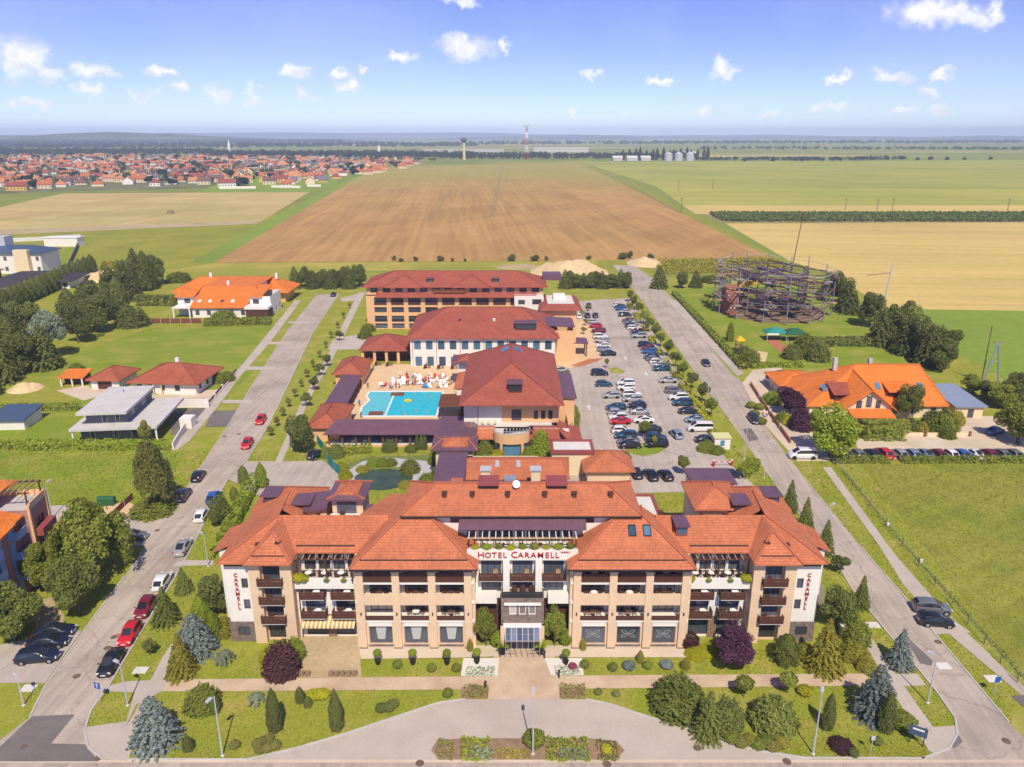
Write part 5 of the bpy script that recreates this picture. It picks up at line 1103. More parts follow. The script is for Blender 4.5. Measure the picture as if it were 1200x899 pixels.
walls(ga, -3.4, 3.4, 0, 8, 0, 2.5, 'render_white', {'S': [(1.6, 5.0, .05, 2.0, 0)]}, depth=.1, pane='wood_brown'); roof(hip_polys(-4.2, 4.2, -.8, 8.8, 2.5, 4.6), 'tile_brick', ga, ridge_mat='ridge_red')
hu = thing('garden_hut', 'small garden hut with orange roof and white posts beside the garage', 'hut', (-104.8, 171.6, 0))
walls(hu, -2.4, 2.6, 1.5, 4.2, 0, 2.3, 'wood_brown'); roof([[(-3, -.2, 2.3), (3.2, -.2, 2.3), (3.2, 4.6, 3.1), (-3, 4.6, 3.1)]], 'tile_bright', hu, ridge=None)
for x in (-2.4, .2, 2.6): MB().box(x - .15, x + .15, 0, .3, 0, 2.25).build('post', 'white_paint', hu)
sheet('terrace_paving', [(66, 458), (100, 452), (140, 458), (98, 470)], .06, 'paving_light'); sheet('terrace_paving', [(150, 466), (180, 463), (262, 456), (246, 474), (170, 472)], .06, 'paving_light')
# street fence of the bungalow
fb = thing('street_fence', 'low white wall with brown pickets along the bungalow drive', 'fence', (0, 0, 0))
pts = GP([(243, 478), (252, 467), (261, 456), (270, 445), (277, 437)])
for i in range(4):
    a, b = pts[i], pts[i + 1]; MB().bar((a[0], a[1], .25), (b[0], b[1], .25), .25, .5).build('wall_panel', 'render_white', fb); MB().bar((a[0], a[1], .85), (b[0], b[1], .85), .08, .5).build('pickets', 'wood_red', fb); MB().box(a[0] - .2, a[0] + .2, a[1] - .2, a[1] + .2, 0, 1.2).build('pier', 'render_white', fb)
# -- modern flat-roofed house
mh = thing('modern_house', 'modern grey house with two white flat roofs above a clipped hedge', 'house', (-77.5, 138.4, 0), R(6))
walls(mh, -6.6, 6.2, 0, 14.5, 0, 2.9, 'grey_slate', {'S': [(1.6, 2.6, .1, 2.3, 0), (6.0, 6.9, .1, 2.3, 0), (9.4, 10.6, .1, 2.3, 0)], 'E': row(3, 1.6, 14.5, .4, 2.3, margin=2)}, frame='white_paint', depth=.12)
MB().box(-7.6, 8.6, -2.4, 14.9, 2.92, 3.4).build('flat_roof', 'flat_grey', mh)
walls(mh, -5.4, 2.2, .6, 14.6, 3.4, 5.7, 'grey_slate', {'S': [(2.9, 3.8, 3.45, 5.2, 0), (5.4, 6.2, 3.45, 5.2, 0)], 'E': [(2.5, 4.2, 4.0, 5.2), (8, 10.5, 4.0, 5.2)]}, frame='white_paint', depth=.12)
MB().box(-6.4, 2.9, -1.2, 15.2, 5.72, 6.2).build('flat_roof', 'flat_grey', mh); MB().box(-2.6, -2.0, 11, 11.6, 6.2, 6.8).build('roof_vent', 'galvanised', mh)
for x in (-7.2, 8.2): MB().box(x - .15, x + .15, -2.1, -1.8, 0, 2.92).build('column', 'render_white', mh)
ms = thing('shed', 'white garden shed with slate-blue pitched roof next to the modern house', 'shed', (-101.8, 143.6, 0), R(3))
walls(ms, -3.6, 2.9, 0, 6.6, 0, 2.3, 'render_white'); roof([[(-4.2, -.5, 2.3), (3.3, -.5, 2.3), (3.3, 7.2, 3.1), (-4.2, 7.2, 3.1)]], 'slate_blue', ms, ridge=None)
mw = thing('gate_wall', 'white angular gate wall and bin house of the modern house', 'wall', (0, 0, 0))
pts = GP([(203, 527), (212, 512), (221, 498)])
for i in range(2): a, b = pts[i], pts[i + 1]; MB().bar((a[0], a[1], .7), (b[0], b[1], .7), .25, 1.4).build('wall_panel', 'render_white', mw)
c = G(221, 500); MB().box(c[0] - 1.2, c[0] + 1.2, c[1] - 1.2, c[1] + 1.2, 0, 2.2).build('bin_house', 'render_white', mw)
c = G(228, 478); MB().box(c[0] - 7, c[0] + 3.2, c[1], c[1] + .3, 0, 1.9).build('wall_panel', 'render_white', mw)
# -- twin house
th_ = thing('twin_house', 'white and cream twin house with long orange roof and rooflights', 'house', (-95, 243.5, 0))
walls(th_, -9.6, 8.6, 0, 14, 0, 3.6, 'render_white', {'S': row(5, 1.3, 18.2, .8, 2.4, margin=1)}, depth=.12)
roof([[(-10, -.8, 3.5), (8.5, -.8, 3.5), (8.5, 11, 8.2), (-10, 11, 8.2)]], 'tile_bright', th_, ridge_mat='ridge_bright')
walls(th_, -24, 14, 24, 36, 0, 4.0, 'render_yellow'); roof(hip_polys(-26, 16, 22, 38, 4.0, 8.2), 'tile_bright', th_, ridge_mat='ridge_bright'); MB().box(-9.5, 8, 11, 24, 0, 8.0).build('link_wall', 'render_white', th_)
roof([[(-10, 11, 8.2), (8.5, 11, 8.2), (8.5, 30, 8.3), (-10, 30, 8.3)]], 'tile_bright', th_, ridge=None)
for i, x in enumerate((-8, -4.5, -.5, 3.0)): z = 3.5 + 3.6 * .398; MB().poly([(x - .5, 2.1, z - .36 + .12), (x + .5, 2.1, z - .36 + .12), (x + .5, 3.5, z + .32), (x - .5, 3.5, z + .32)]).build('roof_window', 'window_glass' if i == 2 else 'cloth_white', th_)
walls(th_, -15.5, -9.7, 3.5, 12, 0, 6.4, 'render_white', {'S': [(2.2, 4.2, 4, 5.6)]}); roof([[(-16, 2.6, 6.4), (-9.6, 2.6, 6.4), (-9.6, 12, 8.6), (-16, 12, 8.6)]], 'tile_bright', th_, ridge=None)
MB().box(-15.6, -9.7, -1.5, 3.4, 3.3, 3.6).build('balcony', 'white_paint', th_)
for x in (-15.2, -10): MB().box(x - .2, x + .2, -1.4, -1.0, 0, 3.3).build('column', 'white_paint', th_)
walls(th_, 8.7, 15.5, 2.5, 14, 0, 6.6, 'render_white', {'S': [(1.0, 3.0, 4, 5.6)], 'E': row(3, 1.4, 11.5, .8, 2.4)}); MB().box(8.7, 16, -2.5, 2.4, 0, 3.3).build('wing', 'wood_brown', th_); MB().box(8.5, 16.2, -2.8, 2.45, 3.31, 4.1).build('balcony', 'white_paint', th_)
roof([[(8.6, 1.8, 6.6), (13, 1.8, 6.6), (13, 14, 8.4), (8.6, 14, 8.4)]], 'tile_bright', th_, ridge=None)
for x, y in ((-2, 14), (-14, 30), (10, 29)): MB().box(x - .4, x + .4, y - .4, y + .4, 7.5, 9.6).build('chimney', 'white_paint', th_)
def fence(label, px, h, m, post, name='fence', n=3, closed=True):
    t = thing(name, label, 'fence', (0, 0, 0)); P = GP(px)
    for i in range(len(P) - 1):
        a, b = Vector((*P[i], 0)), Vector((*P[i + 1], 0)); k = max(1, int((b - a).length / n))
        for j in range(k):
            p, q = a.lerp(b, j / k), a.lerp(b, (j + 1) / k); MB().bar((p.x, p.y, h * .55), (q.x, q.y, h * .55), .06, h * .8).build('fence_panel', m, t); MB().box(p.x - .07, p.x + .07, p.y - .07, p.y + .07, 0, h).build('post', post, t)
    return t
fence('brown timber fence across the garden of the twin house', [(166, 379), (200, 379), (236, 379)], 1.7, 'wood_red', 'concrete')
fence('low rusty fence running up to the dark parked estate', [(126, 612), (134, 606), (146, 594), (156, 585)], 1.2, 'wood_red', 'concrete', n=2)
# -- far white houses at the edge of the stubble
wh_ = thing('villa', 'white and cream three-storey villa with dark blue roof above the slate-roofed bungalow', 'house', (-214, 326, 0))
walls(wh_, -14, 12, 0, 14, 0, 9, 'render_white', {'S': row(6, 1.4, 26, 5.6, 7.4) + row(6, 1.4, 26, 1.2, 3.0)}); roof(hip_polys(-15, 13, -1, 15, 9, 11.5), 'slate_blue', wh_, ridge=None); MB().box(2, 8, -2.5, -.01, 0, 10.5).build('bay', 'render_cream', wh_)
MB().box(-12, -6, 6, 12, 11, 15).build('roof_tower', 'galvanised', wh_)
dk = thing('slate_bungalow', 'dark slate-roofed bungalow with white walls next to the conifer hedge', 'house', (-184, 291, 0), R(8))
walls(dk, -16, 12, 0, 16, 0, 3.2, 'render_white', {'S': row(5, 1.6, 28, .6, 2.4)}); roof(hip_polys(-17.5, 13.5, -1.5, 17.5, 3.2, 6.0), 'tile_dark', dk, ridge=None)
roof(hip_polys(-20, 0, -10, 4, 3.0, 5.2), 'tile_dark', dk, ridge=None); walls(dk, -18.6, -1.4, -8.6, 2, 0, 3.0, 'render_white')
br = thing('brick_house', 'brown house with rusty roof beyond the slate-roofed bungalow', 'house', (-212, 290, 0)); walls(br, -9, 8, 0, 12, 0, 6, 'stone_brown', {'S': row(4, 1.4, 17, 3.4, 4.8)}); roof(hip_polys(-10, 9, -1, 13, 6, 8.4), 'tile_brick', br, ridge=None)
yw = thing('boundary_wall', 'pale concrete wall with blue metal gate round the villa garden', 'wall', (0, 0, 0))
pts = GP([(8, 284), (50, 282), (96, 279), (90, 293), (80, 315)])
for i in range(4): a, b = pts[i], pts[i + 1]; MB().bar((a[0], a[1], 1.1), (b[0], b[1], 1.1), .3, 2.2).build('wall_panel', 'concrete_light' if i < 2 else 'grey_slate', yw)
wc = thing('white_container', 'white windowless garden annex inside the villa wall', 'annex', (*G(72, 289), 0)); MB().box(-9, 9, 0, 7, 0, 4.5).build('wall', 'render_white', wc); MB().box(-9.3, 9.3, -.3, 7.3, 4.51, 4.8).build('roof', 'white_paint', wc)
sheet('villa_lawn', [(45, 290), (88, 290), (78, 316), (50, 318)], .06, 'lawn_lush')

# -- apartment house with timber pergola
ap = thing('apartment_house', 'four-storey rose and blue apartment house with orange roofs and timber roof pergola', 'apartment building', (-62.3, 78, 0), R(7))
# local: x to the street (face at x=0 looks +x), y away
hE = []
for z in (1.0, 3.9, 6.8, 9.4):
    for y in (1.2, 4.4, 7.2): hE.append((y, y + 1.6, z, z + 1.5))
walls(ap, -14, 0, -1, 9.2, 0, 11.0, 'render_rose', {'E': hE, 'S': row(4, 1.5, 14, 3.9, 5.4) + row(4, 1.5, 14, 6.8, 8.3)}, frame='white_paint')
for (y0, y1) in ((.6, 2.8), (6.6, 8.9)):
    for z in (2.9, 5.8, 8.6):
        b_ = MB().box(.01, 1.1, y0, y1, z - .15, z).build('balcony', 'render_blue', ap); MB().box(1.02, 1.1, y0, y1, z, z + .95).build('parapet', 'render_blue', b_); MB().box(.02, 1.0, y0, y0 + .08, z, z + .95).build('side_panel', 'render_blue', b_)
for y in (3.3, 6.2): MB().box(.01, .25, y, y + .9, 0, 11).build('pilaster', 'render_blue', ap)
roof([[(-8, -2, 13.6), (1.2, -2, 10.9), (1.2, 6.5, 10.9), (-8, 6.5, 13.6)]], 'tile_bright', ap, ridge_mat='ridge_bright'); roof([[(-2, 6.6, 11.7), (.9, 6.6, 10.8), (.9, 9.0, 10.8), (-2, 9.0, 11.7)]], 'tile_bright', ap, ridge=None)
roof([[(-14, 6, 15.0), (-2.4, 5.2, 13.6), (-1.4, 13.8, 13.6), (-14, 13.8, 14.4)]], 'tile_bright', ap, ridge=None)
walls(ap, -14, 1.6, 9.3, 13.6, 0, 11.3, 'render_rose', {'E': [(1.0, 3.2, z, z + 1.7) for z in (2.0, 4.9, 7.8)]}, frame='wood_brown'); MB().box(1.45, 1.75, 9.0, 9.4, 0, 12.0).build('corner_pier', 'render_apricot', ap); MB().box(1.45, 1.75, 13.5, 13.9, 0, 12.0).build('corner_pier', 'render_apricot', ap)
for z in (4.6, 7.5): MB().box(1.62, 2.6, 9.6, 13.3, z - .1, z + .9).build('balcony', 'copper_box', ap)
MB().box(-5, 1.7, 9.2, 13.7, 11.31, 11.5).build('roof_terrace', 'concrete', ap)
for b_ in ((-5, 1.7, 13.5, 13.7), (1.5, 1.7, 9.4, 13.5)): MB().box(*b_, 11.5, 12.2).build('parapet', 'render_apricot', ap)
pg = MB().box(-5, 1.6, 9.6, 9.75, 13.4, 13.6).build('pergola', 'wood_brown', ap); MB().box(-5, 1.6, 13.3, 13.45, 13.4, 13.6).build('pergola_beam', 'wood_brown', pg)
for i in range(9): MB().box(-4.8 + i * .75, -4.68 + i * .75, 9.3, 13.7, 13.61, 13.75).build('pergola_rafter', 'wood_light', pg)
for x in (-4.6, 1.3):
    for y in (9.6, 13.3): MB().box(x - .08, x + .08, y, y + .15, 11.5, 13.4).build('pergola_post', 'wood_brown', pg)
# two green bins
for i, p in enumerate(((121, 592), (130.5, 592))):
    c = G(*p); t = thing('waste_container', 'green plastic waste container with rounded lid beside the low rusty fence', 'bin', (c[0], c[1], 0), .1, 'waste containers')
    MB().box(-.62, .62, -.5, .5, .18, 1.15).build('body', 'green_plastic', t); MB().lathe([(.001, -.66), (.5, -.66), (.5, .66), (.001, .66)], 14).build('lid', 'green_plastic', t)
    KIDS[t.name][-1].rotation_euler = (0, PI / 2, 0); KIDS[t.name][-1].location = (0, 0, 1.1)
    for x in (-.5, .5):
        for y in (-.4, .4): MB().cyl((x - .05, y, .09), (x + .05, y, .09), .09).build('wheel', 'black_plastic', t)

# ================================================================== HIGH ROPES COURSE
rp = thing('ropes_course', 'high ropes course of tall grey masts, cables, platforms and dark netting', 'ropes course', (88, 255, 0))
rr = random.Random(9); masts = []
for ring, (rx, ry, n, h) in enumerate(((18.5, 24, 15, 17.0), (11, 14, 9, 15))):
    for i in range(n):
        a = 2 * PI * (i + .3 * ring) / n; x, y = rx * math.cos(a) * rr.uniform(.9, 1.06), ry * math.sin(a) * rr.uniform(.9, 1.06); hh = h * rr.uniform(.9, 1.08); masts.append((x, y, hh, ring))
        MB().cyl((x, y, 0), (x, y, hh), .22, .14, 8).build('mast', 'mast_grey', rp)
        for z in ((4.5, 9.0, 13.0) if ring == 0 else (3.5, 7.5, 11.5)):
            if rr.random() < .75:
                MB().prism([(x + 1.5 * math.cos(t), y + 1.5 * math.sin(t)) for t in [2 * PI * k / 8 for k in range(8)]], z, z + .18).build('platform', rr.choice(['wood_light', 'rope_brown', 'timber_grey']), rp)
def pick(r): return [m for m in masts if m[3] == r]
o_, i_ = pick(0), pick(1)
for i in range(len(o_)):
    a, b = o_[i], o_[(i + 1) % len(o_)]
    for z, m, w in ((min(a[2], b[2]) - .4, 'galvanised', .16), (4.5, 'rope_brown', .4), (9.0, 'rope_brown', .4), (6.2, 'galvanised', .1), (10.6, 'galvanised', .1), (13.0, 'wood_brown', .3)):
        if rr.random() < .92: MB().bar((a[0], a[1], z), (b[0], b[1], z), w, w * .6).build('cable' if w < .2 else 'walkway', m, rp)
    c = i_[int(i * len(i_) / len(o_))]
    for z in (4.5, 7.5, 9.0, 11.5, 13.5): MB().bar((a[0], a[1], z), (c[0], c[1], z + rr.uniform(-1, 1)), .16 if rr.random() < .5 else .45, .2).build('walkway', rr.choice(['mast_grey', 'rope_brown', 'purple_mat']), rp)
for i in range(len(i_)):
    a, b = i_[i], i_[(i + 1) % len(i_)]
    for z in (3.5, 7.5, 11.5, 14):
        MB().bar((a[0], a[1], z), (b[0], b[1], z), .5, .25).build('walkway', 'purple_mat', rp)
        if z < 12:
            k = MB()
            for q in range(9): t = q / 8; k.bar((a[0] + (b[0] - a[0]) * t, a[1] + (b[1] - a[1]) * t, z), (a[0] + (b[0] - a[0]) * t, a[1] + (b[1] - a[1]) * t, z + 1.6), .1)
            k.bar((a[0], a[1], z + 1.6), (b[0], b[1], z + 1.6), .1); k.build('rope_net', 'rope_brown', rp)['kind'] = 'stuff'
for k in range(14):
    a, b = rr.sample(i_, 2); z = rr.choice([3.0, 6.8, 10.4, 12.5]); MB().bar((a[0], a[1], z), (b[0], b[1], z + rr.uniform(-.5, .5)), rr.uniform(1.0, 2.6), .25).build('deck', 'purple_mat', rp)
MB().prism([(18 * math.cos(t), 19 * math.sin(t) - 1) for t in [2 * PI * k / 16 for k in range(16)]], .03, .1).build('bark_floor', 'soil', rp)
ct = MB().box(-17.0, -12.5, -6, -1, 0, 9).build('climbing_tower', 'tile_brick_plain', rp)
for i in range(26): x = rr.uniform(-16.7, -12.8); z = rr.uniform(.6, 8.5); MB().box(x - .18, x + .18, -6.2, -6.01, z, z + .3).build('hold', rr.choice(['cloth_white', 'yellow_paint', 'cloth_blue', 'wood_light']), ct)
for i in range(6): MB().box(-13.5 + i * 1.3, -12.6 + i * 1.3, -8.2 + i * .8, -7.9 + i * .8, 9.6, 11.0).build('banner', 'yellow_paint', rp)
MB().cyl((27.5, -22, 0), (29, -22, 19.5), .28, .16, 8).build('mast', 'galvanised', rp); MB().bar((22.5, -20, 15.5), (28.6, -22, 16.6), .8, .3).build('walkway', 'wood_light', rp); MB().cyl((16.5, 30, 0), (20, 32, 30), .2, .12, 6).build('mast', 'wood_brown', rp)
pt = thing('play_tower', 'small wooden play tower with slide on the sand of the park', 'play tower', (*G(866, 412), 0)); MB().box(-.9, .9, -.9, .9, 1.6, 1.8).build('platform', 'wood_light', pt)
for x in (-.85, .85):
    for y in (-.85, .85): MB().box(x - .08, x + .08, y - .08, y + .08, 0, 3.4).build('post', 'wood_light', pt)
roof(hip_polys(-1.2, 1.2, -1.2, 1.2, 3.4, 4.6), 'yellow_paint', pt, ridge=None); MB().bar((.9, 0, 1.7), (3.6, -.4, .25), .6, .08).build('slide', 'blue_metal', pt)
for i, (p, m_, lab) in enumerate((((908, 398), 'teal_fabric', 'white and teal market tent in the ropes park'), ((930, 399), 'green_plastic', 'green garden tent in the ropes park'))):
    t = thing('tent', lab, 'tent', (*G(*p), 0)); roof(hip_polys(-3.2, 3.2, -2.4, 2.4, 2.4, 3.8), m_, t, ridge=None)
    for x in (-3, 3):
        for y in (-2.2, 2.2): MB().cyl((x, y, 0), (x, y, 2.4), .05).build('pole', 'white_paint', t)
    if i == 0: MB().box(-3.25, .2, -2.45, -2.41, 2.0, 2.5).build('valance', 'cloth_white', t)

# ================================================================== VEGETATION
NR = np.random.RandomState(12)
def leaf_mesh(name, P, N, size, m, flat=.55, asp=.6):
    """one small leaf-clump quad (bent in two triangles) per point, facing roughly N"""
    n = len(P); P = np.asarray(P, float); N = np.asarray(N, float)
    N = N + NR.normal(0, flat, (n, 3)); N /= np.linalg.norm(N, axis=1)[:, None] + 1e-9
    T = np.cross(N, NR.normal(0, 1, (n, 3))); T /= np.linalg.norm(T, axis=1)[:, None] + 1e-9
    B = np.cross(N, T); s = (np.asarray(size) * NR.uniform(.6, 1.35, n))[:, None]
    V = np.stack([P - T * s, P - B * s * asp + N * s * .18, P + T * s, P + B * s * asp + N * s * .18], 1).reshape(-1, 3)
    me = bpy.data.meshes.new(name); me.vertices.add(4 * n); me.vertices.foreach_set('co', V.astype(np.float32).ravel())
    me.loops.add(4 * n); me.polygons.add(n); me.loops.foreach_set('vertex_index', np.arange(4 * n, dtype=np.int32)); me.polygons.foreach_set('loop_start', np.arange(0, 4 * n, 4, dtype=np.int32))
    me.update(calc_edges=True); me.validate()
    if m is not None: me.materials.append(MATS[m])
    return me
def sphere_pts(n):
    v = NR.normal(0, 1, (n, 3)); return v / np.linalg.norm(v, axis=1)[:, None]
def crown_round(n, lumps=16, size=.09, base=.25, squash=1.0, inner=.5):
    """unit tree: total height 1, crown radius ~.5 wide; scaled per tree"""
    P, N = [], []; cz = (1 + base) / 2; hz = (1 - base) / 2
    for k in range(lumps):
        d = sphere_pts(1)[0]; d[2] = d[2] * .9 + .08; r = NR.uniform(.25, .62) if k > 2 else .3
        c = np.array([d[0] * r * .62, d[1] * r * .62, cz + d[2] * hz * .62 * (r / .5)]); rr_ = NR.uniform(.11, .22)
        q = sphere_pts(n // lumps); q[:, 2] *= hz / .5 * squash
        rad = rr_ * NR.uniform(inner, 1.0, (len(q), 1)) ** .5
        P.append(c + q * rad); N.append(q + np.array([0, 0, .6]))
    return np.concatenate(P), np.concatenate(N), size
def crown_cone(n, size=.06, base=.04, tiers=13, power=.85, droop=.18):
    P, N = [], []; per = n // (tiers * 11)
    for t in range(tiers):
        f = (t + NR.uniform(-.2, .2)) / tiers; z0 = base + (1 - base) * f; L = .5 * (1 - f) ** power + .015
        nb = max(5, int(13 * (1 - f) + 4))
        for b in range(nb):
            a = 2 * PI * (b + NR.uniform(-.3, .3)) / nb + t; l = L * NR.uniform(.82, 1.12); k = max(5, int(per * (1.25 - f)))
            s = NR.uniform(.08, 1, k) ** .6; w = NR.normal(0, .035, k) * (1.15 - s) + NR.normal(0, .012, k)
            x = np.cos(a) * l * s - np.sin(a) * w; y = np.sin(a) * l * s + np.cos(a) * w; z = z0 + .05 * (1 - s) - droop * l * s ** 1.5 + NR.normal(0, .010, k)
            P.append(np.stack([x, y, z], 1)); N.append(np.stack([np.cos(a) * .8 + 0 * s, np.sin(a) * .8 + 0 * s, .9 + 0 * s], 1))
    P = np.concatenate(P); N = np.concatenate(N); P[:, 2] = np.clip(P[:, 2], .01, 1.02); return P, N, size
def crown_column(n, size=.05, base=.02, belly=.42):
    z = NR.uniform(0, 1, n); r = .5 * np.minimum(1, (z / .12 + .35)) * (1 - np.clip((z - belly) / (1 - belly), 0, 1) ** 1.6) ** .8
    a = NR.uniform(0, 2 * PI, n); lob = 1 + .12 * np.sin(a * 5 + z * 9) + .08 * np.sin(a * 9 - z * 23); q = NR.uniform(.7, 1.02, n) * lob
    return np.stack([np.cos(a) * r * q, np.sin(a) * r * q, base + z * (1 - base)], 1), np.stack([np.cos(a), np.sin(a), .5 + 0 * a], 1), size
def crown_ball(n, size=.10, base=.0):
    q = sphere_pts(n); rr_ = NR.uniform(.8, 1.02, n)[:, None] * (1 + .06 * np.sin(q[:, :1] * 9 + q[:, 2:] * 7)); P = q * rr_ * .5; P[:, 2] = base + (P[:, 2] + .5) * (1 - base); P[:, 2] = np.clip(P[:, 2], 0.01, 2); return P, q + np.array([0, 0, .3]), size
def crown_dome(n, size=.05):
    q = sphere_pts(n); q[:, 2] = np.abs(q[:, 2]); ph = NR.uniform(0, 6, 6)
    lob = 1 + .10 * np.sin(q[:, 0] * 7 + ph[0]) * np.sin(q[:, 1] * 7 + ph[1]) + .09 * np.sin(q[:, 0] * 15 + q[:, 2] * 11 + ph[2]) * np.sin(q[:, 1] * 15 + ph[3]) + .05 * np.sin(q[:, 2] * 27 + q[:, 0] * 23 + ph[4])
    P = q * (lob * NR.uniform(.78, 1.03, n))[:, None] * np.array([.5, .5, .92]); P[:, 2] += .03; return P, q + np.array([0, 0, .4]), size
def crown_weep(n, size=.045, base=.08):
    P, N = [], []
    for k in range(54):
        a = NR.uniform(0, 2 * PI); r0 = NR.uniform(.05, .46) ; top = 1.0 - .52 * (r0 / .5) ** 1.7 * NR.uniform(.75, 1.15) - NR.uniform(0, .06); ln = NR.uniform(.22, .5) * (.6 + r0); m = n // 54
        s = NR.uniform(0, 1, m); x = np.cos(a) * (r0 + .05 * s) + NR.normal(0, .035, m); y = np.sin(a) * (r0 + .05 * s) + NR.normal(0, .035, m); z = np.maximum(base, top - ln * s)
        P.append(np.stack([x, y, z], 1)); N.append(np.stack([np.cos(a) + 0 * s, np.sin(a) + 0 * s, .45 + 0 * s], 1))
    return np.concatenate(P), np.concatenate(N), size
def trunk_mesh(kind):
    mb = MB()
    if kind == 'limb':
        mb.cyl((0, 0, 0), (.01, .005, .35), .03, .022, 7, False)
        for i in range(7): a = i * 2.4; r = .16 + .05 * (i % 3); mb.cyl((.01, .005, .26 + .04 * i), (r * math.cos(a), r * math.sin(a), .52 + .055 * i), .013, .005, 5, False)
    elif kind == 'mast': mb.cyl((0, 0, 0), (0, 0, .92), .028, .006, 7, False)
    else:
        mb.cyl((0, 0, 0), (0, 0, .4), .05, .03, 6, False)
        for i in range(4): a = i * 1.6; mb.cyl((0, 0, .08), (.2 * math.cos(a), .2 * math.sin(a), .5), .02, .008, 5, False)
    return mb.mesh('trunk')
TRUNK = {k: trunk_mesh(k) for k in ('limb', 'mast', 'bush')}
PROTO = {}
def proto(kind, m, var=0):
    key = (kind, m, var)
    if key in PROTO: return PROTO[key]
    f = {'full': lambda: crown_round(12000, 24, .024, base=.08), 'small': lambda: crown_round(2400, 12, .042, base=.26), 'cone': lambda: crown_cone(11000, .023, tiers=15), 'wide': lambda: crown_cone(13000, .023, power=.62, tiers=15, droop=.12),
         'column': lambda: crown_column(4200, .036), 'ball': lambda: crown_ball(2200, .052), 'mound': lambda: crown_dome(4600, .036), 'weep': lambda: crown_weep(12000, .021), 'balltree': lambda: crown_ball(900, .07, .52), 'far': lambda: crown_round(520, 9, .10, base=.08), 'farcone': lambda: crown_column(420, .11)}[kind]
    P, N, s = f()
    if kind == 'balltree': P[:, :2] *= 1.0
    t = 'mast' if kind in ('cone', 'wide', 'column', 'balltree', 'farcone') else ('bush' if kind in ('ball', 'mound') else 'limb')
    PROTO[key] = (leaf_mesh('crown', P, N, s, m, flat=.9 if kind == 'full' else .55), TRUNK[t]); return PROTO[key]
def tree(name, kind, m, px, h, r, label, cat='tree', group=None, var=0, world=None, parts=True, bark='bark', z=0):
    c = world or G(*px); cm, tm = proto(kind, m, var)
    if not parts:
        o = obj(name, cm, None); o.location = (c[0], c[1], z); o.scale = (2 * r, 2 * r, h); o.rotation_euler = (0, 0, rnd.uniform(0, 6)); return tag(o, label, cat, group)
    t = thing(name, label, cat, (c[0], c[1], z), rnd.uniform(0, 6), group); t.scale = (2 * r, 2 * r, h)
    obj('trunk', tm, bark if tm.materials else bark, t); obj('crown', cm, None, t); return t
def hedge(name, label, px, w, h, m, dens=26, size=.16, group=None, world=False, cat='hedge', kind_r=False):
    P = px if world else GP(px); pts, nrm = [], []
    for i in range(len(P) - 1):
        a, b = np.array(P[i]), np.array(P[i + 1]); L = np.linalg.norm(b - a); d = (b - a) / max(L, .01); nn = np.array([-d[1], d[0]]); n = int(L * (w + 2 * h) * dens)
        t = NR.uniform(0, L, n); s = NR.uniform(0, w + 2 * h, n); off = np.where(s < h, -w / 2, np.where(s > h + w, w / 2, s - h - w / 2)); zz = np.where(s < h, s, np.where(s > h + w, s - h - w, h))
        wob = 1 + .10 * np.sin(t * 2.1 + off) + .06 * np.sin(t * 5.3); zz = np.maximum(.03, zz * (1 + .05 * np.sin(t * 1.7)) - NR.uniform(0, .12, n)); off = off * wob + NR.normal(0, .05, n)
        p = a[None] + d[None] * t[:, None] + nn[None] * off[:, None]; pts.append(np.column_stack([p, zz]))
        nx = np.where(s < h, -1, np.where(s > h + w, 1, 0)); nrm.append(np.column_stack([nn[None] * nx[:, None], np.where(nx == 0, 1, .35)]))
        pts[-1] = pts[-1]
    P0 = np.array([P[0][0], P[0][1], 0]); me = leaf_mesh(name, np.concatenate(pts) - P0, np.concatenate(nrm), size, m, flat=.6)
    o = obj(name, me, None); o.location = tuple(P0); return tag(o, label, cat, group)

# ---- front lawn, spruces and shrubs
T = tree
T('blue_spruce', 'wide', 'leaf_blue', (184, 871), 5.6, 2.6, 'broad blue spruce standing by the street corner pavement')
T('blue_spruce', 'wide', 'leaf_blue', (1024, 838), 6.2, 2.4, 'tall blue spruce beside the promenade end and footpath', var=1)
T('blue_spruce', 'wide', 'leaf_blue', (230, 764), 5.2, 2.6, 'blue spruce behind the golden spruce near the CARAMELL wall', var=1)
T('golden_spruce', 'cone', 'leaf_golden', (214, 791), 5.4, 1.85, 'golden green spruce in front of a blue spruce')
T('golden_spruce', 'cone', 'leaf_golden', (965, 784), 6.6, 2.3, 'yellow green conifer beneath the white CARAMELL end wall', var=1)
T('spruce', 'cone', 'leaf_conifer', (195, 729), 5.0, 1.9, 'green spruce on the verge beside the dark red parked car')
T('spruce', 'cone', 'leaf_conifer', (216, 694), 3.8, 1.35, 'small green spruce on the verge beside the white parked car', var=1)
T('spruce', 'cone', 'leaf_blue', (1053, 779), 4.8, 1.7, 'grey green spruce on the narrow verge beside dark tarmac patch')
T('spruce', 'cone', 'leaf_conifer', (1008, 711), 4.6, 1.3, 'slim green spruce on the verge along the street near the end tower')
T('pine', 'small', 'leaf_dark', (984, 673), 3.2, 1.4, 'young dark pine at the lawn corner near the end tower')
T('yew', 'mound', 'leaf_conifer', (794, 830), 3.6, 2.8, 'wide dark green yew mound at the edge of the forecourt drive', 'shrub')
T('spruce', 'cone', 'leaf_conifer', (829, 862), 5.4, 1.9, 'bushy spruce leaning against the wide yew mound', var=1)
T('yew', 'mound', 'leaf_dark', (852, 850), 3.2, 1.6, 'dark green yew mound behind the bushy spruce', 'shrub')
T('mugo_pine', 'mound', 'leaf_conifer', (905, 850), 3.2, 2.3, 'round dark mugo pine alone on the forecourt lawn', 'shrub', var=1)
for p in ((871, 817), (922, 813)): T('ball_tree', 'balltree', 'leaf_mid', p, 2.5, .95, 'small ball-clipped tree on a thin stem below the promenade', group='ball trees')
